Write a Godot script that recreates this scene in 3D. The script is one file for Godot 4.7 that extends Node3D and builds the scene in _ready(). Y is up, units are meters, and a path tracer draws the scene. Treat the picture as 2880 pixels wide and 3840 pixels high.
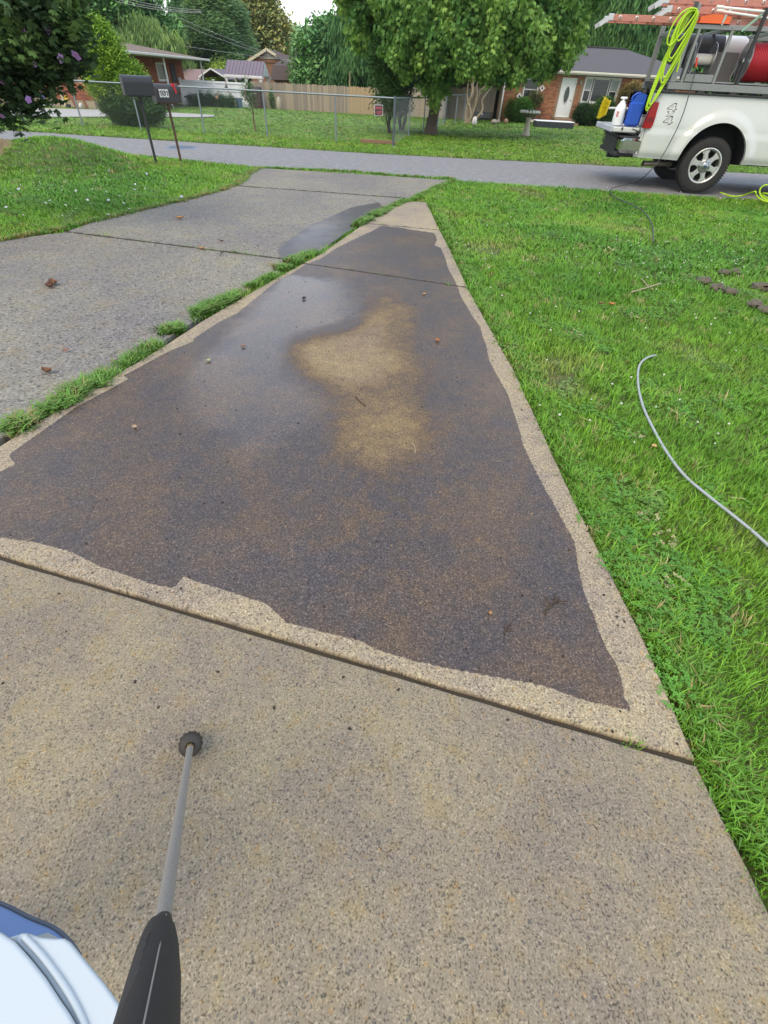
extends Node3D
# A front driveway with a freshly rinsed concrete strip, lawns, a street with a work pickup, and the houses and trees across it.

const FOCAL := 1766.0        # focal length in pixels of the 2880 x 3840 frame
const PITCH := 42.566        # degrees down
const ROLL := 3.13
const EYE := Vector3(0, 1.45, 0)

var cam_forward: Vector3
var cam_right: Vector3
var cam_up: Vector3
var rng := RandomNumberGenerator.new()
var used_names := {}
var M := {}
var box_mesh: BoxMesh
var truck_frame: Transform3D

# ---------------------------------------------------------------- mesh builder
class MB:
	var v := PackedVector3Array()
	var n := PackedVector3Array()
	var uv := PackedVector2Array()
	var col := PackedColorArray()
	var xf := Transform3D()
	var tint := Color.WHITE
	var use_tint := false

	func tri(a: Vector3, b: Vector3, c: Vector3, na: Vector3, nb: Vector3, nc: Vector3, ua := Vector2(), ub := Vector2(), uc := Vector2()) -> void:
		var swap := (b - a).cross(c - a).dot(na + nb + nc) > 0.0
		v.append(xf * a); n.append((xf.basis * na).normalized()); uv.append(ua)
		if swap:
			v.append(xf * c); n.append((xf.basis * nc).normalized()); uv.append(uc)
			v.append(xf * b); n.append((xf.basis * nb).normalized()); uv.append(ub)
		else:
			v.append(xf * b); n.append((xf.basis * nb).normalized()); uv.append(ub)
			v.append(xf * c); n.append((xf.basis * nc).normalized()); uv.append(uc)
		if use_tint:
			col.append(tint); col.append(tint); col.append(tint)

	func quad(a: Vector3, b: Vector3, c: Vector3, d: Vector3, nn: Vector3) -> void:
		tri(a, b, c, nn, nn, nn)
		tri(a, c, d, nn, nn, nn)

	func quad4(a: Vector3, b: Vector3, c: Vector3, d: Vector3, na: Vector3, nb: Vector3, nc: Vector3, nd: Vector3) -> void:
		tri(a, b, c, na, nb, nc)
		tri(a, c, d, na, nc, nd)

	func face(a: Vector3, b: Vector3, c: Vector3, d: Vector3, inside: Vector3) -> void:
		var nn := (c - a).cross(d - b).normalized()
		if nn.dot((a + b + c + d) / 4.0 - inside) < 0.0:
			nn = -nn
		quad(a, b, c, d, nn)

	func box(c: Vector3, s: Vector3, b := Basis()) -> void:
		var h := s / 2.0
		for ax in 3:
			for sg in [-1.0, 1.0]:
				var nn := Vector3(); nn[ax] = sg
				var u := Vector3(); u[(ax + 1) % 3] = h[(ax + 1) % 3]
				var w := Vector3(); w[(ax + 2) % 3] = h[(ax + 2) % 3]
				var o := nn * h[ax]
				quad(c + b * (o - u - w), c + b * (o + u - w), c + b * (o + u + w), c + b * (o - u + w), b * nn)

	func bevel_box(c: Vector3, s: Vector3, k: float, b := Basis()) -> void:
		var h := s / 2.0
		for ax in 3:
			var i1 := (ax + 1) % 3
			var i2 := (ax + 2) % 3
			for sg in [-1.0, 1.0]:
				var nn := Vector3(); nn[ax] = sg
				var o := nn * h[ax]
				var u := Vector3(); u[i1] = h[i1] - k
				var w := Vector3(); w[i2] = h[i2] - k
				quad(c + b * (o - u - w), c + b * (o + u - w), c + b * (o + u + w), c + b * (o - u + w), b * nn)
			for s1 in [-1.0, 1.0]:
				for s2 in [-1.0, 1.0]:
					var e := Vector3(); e[ax] = h[ax] - k
					var p := Vector3(); p[i1] = s1 * h[i1]; p[i2] = s2 * (h[i2] - k)
					var q := Vector3(); q[i1] = s1 * (h[i1] - k); q[i2] = s2 * h[i2]
					var nn2 := Vector3(); nn2[i1] = s1; nn2[i2] = s2
					quad(c + b * (p - e), c + b * (p + e), c + b * (q + e), c + b * (q - e), b * nn2.normalized())
		for sx in [-1.0, 1.0]:
			for sy in [-1.0, 1.0]:
				for sz in [-1.0, 1.0]:
					var nn3 := (b * Vector3(sx, sy, sz)).normalized()
					tri(c + b * Vector3(sx * h.x, sy * (h.y - k), sz * (h.z - k)), c + b * Vector3(sx * (h.x - k), sy * h.y, sz * (h.z - k)), c + b * Vector3(sx * (h.x - k), sy * (h.y - k), sz * h.z), nn3, nn3, nn3)

	func bar(a: Vector3, b: Vector3, w: float, d: float, side := Vector3(0, 0, 1)) -> void:
		var y := (b - a).normalized()
		var x := y.cross(side).normalized()
		var z := x.cross(y).normalized()
		box((a + b) / 2.0, Vector3(w, a.distance_to(b), d), Basis(x, y, z))

	func tube(pts: PackedVector3Array, r, sides := 8, cap := true) -> void:
		var count := pts.size()
		var rings := []
		var ref := Vector3.UP
		for i in count:
			var t := (pts[mini(i + 1, count - 1)] - pts[maxi(i - 1, 0)]).normalized()
			if i == 0:
				ref = Vector3.UP if absf(t.y) < 0.9 else Vector3.RIGHT
			var x := ref.cross(t).normalized()
			if x.length() < 0.1:
				x = Vector3.RIGHT.cross(t).normalized()
			var y := t.cross(x).normalized()
			ref = y
			var rr: float = r if r is float else r[i]
			var ring := []
			for k in sides:
				var a := TAU * k / sides
				var d := x * cos(a) + y * sin(a)
				ring.append([pts[i] + d * rr, d])
			rings.append(ring)
		for i in count - 1:
			for k in sides:
				var k2 := (k + 1) % sides
				quad4(rings[i][k][0], rings[i][k2][0], rings[i + 1][k2][0], rings[i + 1][k][0], rings[i][k][1], rings[i][k2][1], rings[i + 1][k2][1], rings[i + 1][k][1])
		if cap:
			for e in [0, count - 1]:
				var nn := (pts[0] - pts[1]).normalized() if e == 0 else (pts[count - 1] - pts[count - 2]).normalized()
				for k in sides:
					tri(pts[e], rings[e][k][0], rings[e][(k + 1) % sides][0], nn, nn, nn)

	# profile of (radius, height), turned round y
	func lathe(profile: Array, segs: int, at := Transform3D(), smooth := true) -> void:
		var keep := xf
		xf = xf * at
		for i in profile.size() - 1:
			var p: Vector2 = profile[i]
			var q: Vector2 = profile[i + 1]
			if p.distance_to(q) < 1e-6:
				continue
			var nn := Vector2(q.y - p.y, p.x - q.x).normalized()
			var n1 := nn
			var n2 := nn
			if smooth:
				if i > 0:
					var o: Vector2 = profile[i - 1]
					var m := Vector2(p.y - o.y, o.x - p.x).normalized()
					if m.dot(nn) > 0.6: n1 = (nn + m).normalized()
				if i < profile.size() - 2:
					var o2: Vector2 = profile[i + 2]
					var m2 := Vector2(o2.y - q.y, q.x - o2.x).normalized()
					if m2.dot(nn) > 0.6: n2 = (nn + m2).normalized()
			for k in segs:
				var a := TAU * k / segs
				var b := TAU * (k + 1) / segs
				var ca := cos(a); var sa := sin(a); var cb := cos(b); var sb := sin(b)
				var A := Vector3(p.x * ca, p.y, p.x * sa)
				var B := Vector3(p.x * cb, p.y, p.x * sb)
				var C := Vector3(q.x * cb, q.y, q.x * sb)
				var D := Vector3(q.x * ca, q.y, q.x * sa)
				var na := Vector3(n1.x * ca, n1.y, n1.x * sa)
				var nb := Vector3(n1.x * cb, n1.y, n1.x * sb)
				var nc := Vector3(n2.x * cb, n2.y, n2.x * sb)
				var nd := Vector3(n2.x * ca, n2.y, n2.x * sa)
				if p.x > 1e-6: tri(A, B, C, na, nb, nc)
				if q.x > 1e-6: tri(A, C, D, na, nc, nd)
		xf = keep

	# polygon in xy pushed along z by depth (centred)
	func prism(poly: PackedVector2Array, depth: float, at := Transform3D()) -> void:
		var keep := xf
		xf = xf * at
		var idx := Geometry2D.triangulate_polygon(poly)
		for sg in [-1.0, 1.0]:
			var nn := Vector3(0, 0, sg)
			for i in range(0, idx.size(), 3):
				var a := poly[idx[i]]; var b := poly[idx[i + 1]]; var c := poly[idx[i + 2]]
				tri(Vector3(a.x, a.y, sg * depth / 2), Vector3(b.x, b.y, sg * depth / 2), Vector3(c.x, c.y, sg * depth / 2), nn, nn, nn)
		var turn := 1.0 if not Geometry2D.is_polygon_clockwise(poly) else -1.0
		for i in poly.size():
			var a := poly[i]
			var b := poly[(i + 1) % poly.size()]
			var nn := Vector3(b.y - a.y, a.x - b.x, 0).normalized() * turn
			quad(Vector3(a.x, a.y, -depth / 2), Vector3(b.x, b.y, -depth / 2), Vector3(b.x, b.y, depth / 2), Vector3(a.x, a.y, depth / 2), nn)
		xf = keep

	# a rounded lump: ellipsoid whose radius is roughened by noise
	func lump(c: Vector3, r: Vector3, nu := 12, nv := 8, rough := 0.0, noise: FastNoiseLite = null) -> void:
		var g := []
		for j in nv + 1:
			var row := []
			for i in nu:
				var a := TAU * i / nu
				var b := PI * j / nv - PI / 2
				var d := Vector3(cos(a) * cos(b), sin(b), sin(a) * cos(b))
				var k := 1.0
				if noise: k += rough * noise.get_noise_3dv(c * 3.0 + d * 1.5)
				row.append([c + d * r * k, (d / r).normalized()])
			g.append(row)
		for j in nv:
			for i in nu:
				var i2 := (i + 1) % nu
				quad4(g[j][i][0], g[j][i2][0], g[j + 1][i2][0], g[j + 1][i][0], g[j][i][1], g[j][i2][1], g[j + 1][i2][1], g[j + 1][i][1])

	func mesh() -> ArrayMesh:
		var arr := []
		arr.resize(Mesh.ARRAY_MAX)
		arr[Mesh.ARRAY_VERTEX] = v
		arr[Mesh.ARRAY_NORMAL] = n
		arr[Mesh.ARRAY_TEX_UV] = uv
		if use_tint: arr[Mesh.ARRAY_COLOR] = col
		var m := ArrayMesh.new()
		m.add_surface_from_arrays(Mesh.PRIMITIVE_TRIANGLES, arr)
		return m

# ---------------------------------------------------------------- nodes
func numbered(called: String) -> String:
	used_names[called] = used_names.get(called, -1) + 1
	return called if used_names[called] == 0 else "%s_%03d" % [called, used_names[called]]

func tag(o: Node3D, label: String, category: String, group := "") -> Node3D:
	o.set_meta("label", label)
	o.set_meta("category", category)
	if group: o.set_meta("group", group)
	return o

func thing(called: String, label: String, category: String, at := Vector3.ZERO, turn := 0.0, group := "") -> Node3D:
	var o := Node3D.new()
	o.name = numbered(called)
	add_child(o)
	o.position = at
	o.rotation.y = turn
	return tag(o, label, category, group)

func put_mesh(called: String, mesh: Mesh, m: Material, parent: Node = null) -> MeshInstance3D:
	var o := MeshInstance3D.new()
	o.mesh = mesh
	o.material_override = m
	if parent == null:
		o.name = numbered(called)
		add_child(o)
	else:
		o.name = called
		parent.add_child(o, true)
	return o

func obj(called: String, mb: MB, m: Material, parent: Node = null) -> MeshInstance3D:
	return put_mesh(called, mb.mesh(), m, parent)

func structure(called: String, mb: MB, m: Material) -> MeshInstance3D:
	var o := obj(called, mb, m)
	o.set_meta("kind", "structure")
	return o

func copies(called: String, mesh: Mesh, m: Material, where: Array, tints: PackedColorArray, parent: Node = null) -> MultiMeshInstance3D:
	var mm := MultiMesh.new()
	mm.transform_format = MultiMesh.TRANSFORM_3D
	mm.use_colors = true
	mm.mesh = mesh
	mm.instance_count = where.size()
	for i in where.size():
		mm.set_instance_transform(i, where[i])
		mm.set_instance_color(i, tints[i])
	var o := MultiMeshInstance3D.new()
	o.multimesh = mm
	o.material_override = m
	if parent == null:
		o.name = numbered(called)
		add_child(o)
	else:
		o.name = called
		parent.add_child(o, true)
	o.set_meta("kind", "stuff")
	return o

# ---------------------------------------------------------------- from the picture to the place
func ray(px: float, py: float) -> Vector3:
	return (cam_forward * FOCAL + cam_right * (px - 1440.0) - cam_up * (py - 1920.0)).normalized()

func at_depth(px: float, py: float, z: float) -> Vector3:
	var d := ray(px, py)
	return EYE + d * (z / d.z)

func on_level(px: float, py: float, y := 0.0) -> Vector3:
	var d := ray(px, py)
	return EYE + d * ((y - EYE.y) / d.y)

func on_ground(px: float, py: float) -> Vector3:
	var y := 0.0
	var p := Vector3()
	for i in 24:
		p = on_level(px, py, y)
		y = ground_height(p.x, p.z)
	return Vector3(p.x, y, p.z)

# a point on the truck's near side plane, moved inwards by off metres, in truck axes
func truck_point(px: float, py: float, off := 0.0) -> Vector3:
	var nn := truck_frame.basis.z
	var d := ray(px, py)
	var p := EYE + d * ((truck_frame.origin - nn * off - EYE).dot(nn) / d.dot(nn))
	return truck_frame.affine_inverse() * p

func smooth_line(pts: Array, step := 0.04) -> PackedVector3Array:
	var c := Curve3D.new()
	for i in pts.size():
		var a: Vector3 = pts[maxi(i - 1, 0)]
		var b: Vector3 = pts[mini(i + 1, pts.size() - 1)]
		var h := (b - a) / 6.0
		c.add_point(pts[i], -h, h)
	c.bake_interval = step
	return c.get_baked_points()

# ---------------------------------------------------------------- materials
func lin(r: float, g: float, b: float, a := 1.0) -> Color:
	var c := Color(r, g, b).linear_to_srgb()
	c.a = a
	return c

func mat(called: String, r: float, g: float, b: float, rough := 0.7, metal := 0.0) -> StandardMaterial3D:
	if M.has(called): return M[called]
	var m := StandardMaterial3D.new()
	m.resource_name = called
	m.albedo_color = lin(r, g, b)
	m.roughness = rough
	m.metallic = metal
	M[called] = m
	return m

func noise_texture(freq: float, low: Color, high: Color, sd := 1, size := 512, octaves := 4, mid = null) -> NoiseTexture2D:
	var t := NoiseTexture2D.new()
	var nz := FastNoiseLite.new()
	nz.seed = sd
	nz.noise_type = FastNoiseLite.TYPE_SIMPLEX_SMOOTH
	nz.frequency = freq
	nz.fractal_octaves = octaves
	t.noise = nz
	t.width = size
	t.height = size
	t.seamless = true
	var g := Gradient.new()
	g.set_color(0, low)
	g.set_color(1, high)
	if mid != null: g.add_point(0.5, mid)
	t.color_ramp = g
	return t

func bump_texture(freq: float, sd := 5, size := 512, strength := 4.0) -> NoiseTexture2D:
	var t := NoiseTexture2D.new()
	var nz := FastNoiseLite.new()
	nz.seed = sd
	nz.frequency = freq
	nz.fractal_octaves = 4
	t.noise = nz
	t.width = size
	t.height = size
	t.seamless = true
	t.as_normal_map = true
	t.bump_strength = strength
	return t

# grainy material: two linear colours mixed by noise, mapped in the world; scale = repeats per metre
func grain(called: String, a: Vector3, b: Vector3, scale: float, rough := 0.85, freq := 0.03, bump := 0.0, world := true, stretch := Vector3.ONE) -> StandardMaterial3D:
	if M.has(called): return M[called]
	var m := mat(called, 1, 1, 1, rough)
	m.albedo_texture = noise_texture(freq, lin(a.x, a.y, a.z), lin(b.x, b.y, b.z), called.length() * 7 + 3)
	m.uv1_triplanar = true
	m.uv1_world_triplanar = world
	m.uv1_scale = Vector3.ONE * scale * stretch
	if bump > 0.0:
		m.normal_enabled = true
		m.normal_texture = bump_texture(0.08)
		m.normal_scale = bump
	return m

func leaf_material(called: String, r: float, g: float, b: float, through := 0.35, rough := 0.55) -> StandardMaterial3D:
	if M.has(called): return M[called]
	var m := mat(called, r, g, b, rough)
	m.vertex_color_use_as_albedo = true
	m.backlight_enabled = true
	m.backlight = Color(through, through, through * 0.6)
	return m

# ---------------------------------------------------------------- lie of the land
func bump_at(x: float, z: float, cx: float, cz: float, rx: float, rz: float) -> float:
	var a := (x - cx) / rx
	var b := (z - cz) / rz
	return exp(-(a * a + b * b))

func ground_height(x: float, z: float) -> float:
	var t := clampf(-z - 16.3, 0.0, 40.0)
	var y := -t * lerpf(0.018, 0.005, smoothstep(-4.0, 8.0, x))
	if z > -16.0:
		y += 0.40 * bump_at(x, z, -6.6, -11.0, 1.35, 0.95) + 0.12 * bump_at(x, z, -9.5, -10.6, 2.0, 1.0)
		var side := smoothstep(1.3, 2.6, x) * smoothstep(-11.4, -10.0, z)
		y += side * (0.05 * sin(z * 0.95 + x * 0.33 + 0.6) + 0.02 * sin(x * 1.7 - z * 0.6))
	return y

var poly_near: PackedVector2Array
var poly_a: PackedVector2Array
var poly_b: PackedVector2Array
var poly_c: PackedVector2Array
var poly_drive: Array
var poly_road: PackedVector2Array
var poly_gravel: PackedVector2Array
var hard_ground: Array

func v2(list: Array) -> PackedVector2Array:
	var out := PackedVector2Array()
	for i in range(0, list.size(), 2):
		out.append(Vector2(list[i], list[i + 1]))
	return out

func lay_out() -> void:
	poly_near = v2([-2.62, -1.475, 0.962, -0.552, 0.985, -0.3, 1.0, 0.2, 1.03, 1.8, -3.1, 1.8])
	poly_a = v2([-2.13, -1.365, -1.97, -1.93, -1.83, -2.48, -1.63, -3.15, -1.50, -3.70, -1.16, -4.83, -0.985, -5.345, 0.688, -4.843, 0.775, -3.9, 0.85, -3.10, 0.91, -1.74, 0.965, -1.00, 0.968, -0.569])
	poly_b = v2([-0.981, -5.358, -0.86, -5.70, -0.56, -6.97, -0.475, -7.325, 0.533, -7.175, 0.54, -7.1, 0.62, -6.0, 0.687, -4.856])
	poly_c = v2([-0.471, -7.338, -0.22, -8.25, -0.02, -9.02, 0.10, -9.06, 0.405, -9.07, 0.47, -8.2, 0.532, -7.188])
	poly_drive = [
		v2([-2.70, 1.8, -2.63, -0.2, -2.24, -1.36, -2.03, -1.95, -1.69, -3.17, -1.56, -3.72, -1.22, -4.85, -1.045, -5.43, -2.5, -5.775, -3.83, -6.09, -4.01, -5.95, -4.32, -5.55, -4.9, -4.3, -5.6, -2.2, -6.2, 1.8]),
		v2([-1.035, -5.452, -0.92, -5.72, -0.62, -6.99, -0.28, -8.27, -0.06, -9.05, 0.04, -9.36, -1.3, -9.52, -2.88, -9.675, -3.02, -9.0, -3.17, -8.5, -3.4, -7.8, -3.62, -7.24, -3.83, -6.60, -3.87, -6.116]),
		v2([0.05, -9.382, 0.2, -9.42, 0.36, -9.8, 0.52, -10.2, 0.80, -10.9, 1.05, -11.62, -0.9, -11.78, -2.96, -11.86, -2.97, -11.2, -2.89, -10.2, -2.885, -9.697]),
	]
	poly_road = v2([-90, -18.8, -14, -13.75, -9, -13.1, -5.5, -12.75, -4.2, -12.4, -3, -12.12, 1.1, -11.72, 4, -11.48, 6, -11.36, 14, -11.2, 90, -11.0, 90, -16.2, 14, -16.05, 4.8, -15.9, -0.5, -15.72, -5.5, -16.05, -11, -16.5, -14, -16.85, -90, -22.5])
	poly_gravel = v2([-40, -24.2, -15.2, -21.8, -13.2, -22.8, -12.2, -24.6, -11.2, -26.2, -9.6, -28.0, -9.3, -29.6, -9.8, -31.2, -12.2, -31.2, -14.2, -30.9, -15.6, -29.9, -17.2, -28.4, -21, -27.8, -40, -28.2])
	hard_ground = [poly_near, poly_a, poly_b, poly_c, poly_drive[0], poly_drive[1], poly_drive[2], poly_road]

func on_hard(p: Vector2) -> bool:
	for q in hard_ground:
		if Geometry2D.is_point_in_polygon(p, q): return true
	return false

func steps(a: Array, from: float, to: float, step: float) -> void:
	var k := int(round((to - from) / step))
	for i in k + 1:
		a.append(from + (to - from) * i / k)

func build_ground() -> void:
	var xs := [-180.0, -110.0, -70.0, -50.0, -38.0, -30.0, -25.0, -21.0, -18.0]
	steps(xs, -16.0, -6.5, 0.5)
	steps(xs, -6.25, 8.0, 0.15)
	steps(xs, 8.5, 14.0, 0.5)
	xs.append_array([16.0, 20.0, 26.0, 36.0, 55.0, 90.0, 180.0])
	var zs := [40.0, 15.0, 6.0, 3.0]
	steps(zs, 2.0, -13.0, -0.15)
	steps(zs, -13.5, -17.0, -0.5)
	steps(zs, -18.0, -60.0, -2.0)
	zs.append_array([-75.0, -100.0, -130.0, -180.0])
	var nz := FastNoiseLite.new()
	nz.seed = 11
	nz.frequency = 0.9
	var mb := MB.new()
	var pts := []
	for z in zs:
		var row := PackedVector3Array()
		for x in xs:
			var y := ground_height(x, z) - 0.028 + 0.012 * nz.get_noise_2d(x, z)
			if z > -18.0 and on_hard(Vector2(x, z)): y = ground_height(x, z) - 0.11
			row.append(Vector3(x, y, z))
		pts.append(row)
	for j in zs.size() - 1:
		for i in xs.size() - 1:
			var a: Vector3 = pts[j][i]; var b: Vector3 = pts[j][i + 1]; var c: Vector3 = pts[j + 1][i + 1]; var d: Vector3 = pts[j + 1][i]
			mb.tri(a, b, c, Vector3.UP, Vector3.UP, Vector3.UP)
			mb.tri(a, c, d, Vector3.UP, Vector3.UP, Vector3.UP)
	var m := grain("lawn soil", Vector3(0.05, 0.085, 0.015), Vector3(0.11, 0.12, 0.035), 0.7, 0.95, 0.03, 1.0)
	structure("ground", mb, m)

# ---------------------------------------------------------------- concrete
func rough_edge(poly: PackedVector2Array, amount: float, sd: int) -> PackedVector2Array:
	var r := RandomNumberGenerator.new()
	r.seed = sd
	var out := PackedVector2Array()
	for i in poly.size():
		var a := poly[i]
		var b := poly[(i + 1) % poly.size()]
		var k := maxi(1, int(a.distance_to(b) / 0.07))
		for j in k:
			var p := a.lerp(b, float(j) / k)
			var nn := (b - a).orthogonal().normalized()
			out.append(p + nn * r.randf_range(-amount, amount) * (0.0 if j == 0 else 1.0))
	return out

func slab(called: String, poly: PackedVector2Array, top: float, edge: float, m: Material, area: Rect2, jag := 0.0018) -> void:
	var q := rough_edge(poly, jag, called.length() + poly.size())
	var cw := Geometry2D.is_polygon_clockwise(q)
	var count := q.size()
	var rings := []
	for k in 4:
		var inset: float = [edge, edge * 0.35, 0.0, 0.0][k]
		var y: float = [top, top - edge * 0.3, top - edge, top - 0.1][k]
		var ring := PackedVector3Array()
		for i in count:
			var e1 := (q[i] - q[(i + count - 1) % count]).normalized()
			var e2 := (q[(i + 1) % count] - q[i]).normalized()
			var nn := (e1.orthogonal() + e2.orthogonal()).normalized() * (-1.0 if cw else 1.0)
			var p := q[i] - nn * inset
			ring.append(Vector3(p.x, y, p.y))
		rings.append(ring)
	var flat := PackedVector2Array()
	for p in rings[0]: flat.append(Vector2(p.x, p.z))
	var idx := Geometry2D.triangulate_polygon(flat)
	var mb := MB.new()
	var uvs := func(p: Vector3) -> Vector2: return (Vector2(p.x, p.z) - area.position) / area.size
	for i in range(0, idx.size(), 3):
		var a: Vector3 = rings[0][idx[i]]; var b: Vector3 = rings[0][idx[i + 1]]; var c: Vector3 = rings[0][idx[i + 2]]
		mb.tri(a, b, c, Vector3.UP, Vector3.UP, Vector3.UP, uvs.call(a), uvs.call(b), uvs.call(c))
	for k in 3:
		for i in count:
			var i2 := (i + 1) % count
			var a: Vector3 = rings[k][i]; var b: Vector3 = rings[k][i2]; var c: Vector3 = rings[k + 1][i2]; var d: Vector3 = rings[k + 1][i]
			var e := (b - a).normalized()
			var out := Vector3(e.z, 0, -e.x) * (1.0 if not cw else -1.0)
			var n1: Vector3 = [Vector3.UP, (Vector3.UP * 1.2 + out).normalized(), out][k]
			var n2: Vector3 = [(Vector3.UP * 1.2 + out).normalized(), out, out][k]
			mb.tri(a, b, c, n1, n1, n2, uvs.call(a), uvs.call(b), uvs.call(c))
			mb.tri(a, c, d, n1, n2, n2, uvs.call(a), uvs.call(c), uvs.call(d))
	structure(called, mb, m)

# a picture of where polygons lie inside an area of ground
func poly_mask(w: int, h: int, area: Rect2, polys: Array) -> Image:
	var im := Image.create(w, h, false, Image.FORMAT_L8)
	for poly in polys:
		for y in h:
			var zz: float = area.position.y + area.size.y * (y + 0.5) / h
			var hits := []
			for i in poly.size():
				var a: Vector2 = poly[i]
				var b: Vector2 = poly[(i + 1) % poly.size()]
				if (a.y > zz) != (b.y > zz):
					hits.append((a.x + (zz - a.y) / (b.y - a.y) * (b.x - a.x) - area.position.x) / area.size.x * w)
			hits.sort()
			for i in range(0, hits.size() - 1, 2):
				var x0 := clampi(int(round(hits[i])), 0, w)
				var x1 := clampi(int(round(hits[i + 1])), 0, w)
				if x1 > x0: im.fill_rect(Rect2i(x0, y, x1 - x0, 1), Color.WHITE)
	return im

func noise_bytes(w: int, h: int, freq: float, sd: int, kind: int, octaves := 3, shrink := 1) -> PackedByteArray:
	var nz := FastNoiseLite.new()
	nz.seed = sd
	nz.noise_type = kind
	nz.frequency = freq * shrink
	nz.fractal_octaves = octaves
	if octaves == 1: nz.fractal_type = FastNoiseLite.FRACTAL_NONE
	if kind == FastNoiseLite.TYPE_CELLULAR: nz.cellular_return_type = FastNoiseLite.RETURN_DISTANCE
	var im := nz.get_image(maxi(8, w / shrink), maxi(8, h / shrink))
	im.convert(Image.FORMAT_L8)
	if shrink > 1: im.resize(w, h, Image.INTERPOLATE_CUBIC)
	return im.get_data()

func ground_poly(list: Array) -> PackedVector2Array:
	var out := PackedVector2Array()
	for i in range(0, list.size(), 2):
		var p := on_level(list[i], list[i + 1])
		out.append(Vector2(p.x, p.z))
	return out

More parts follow.
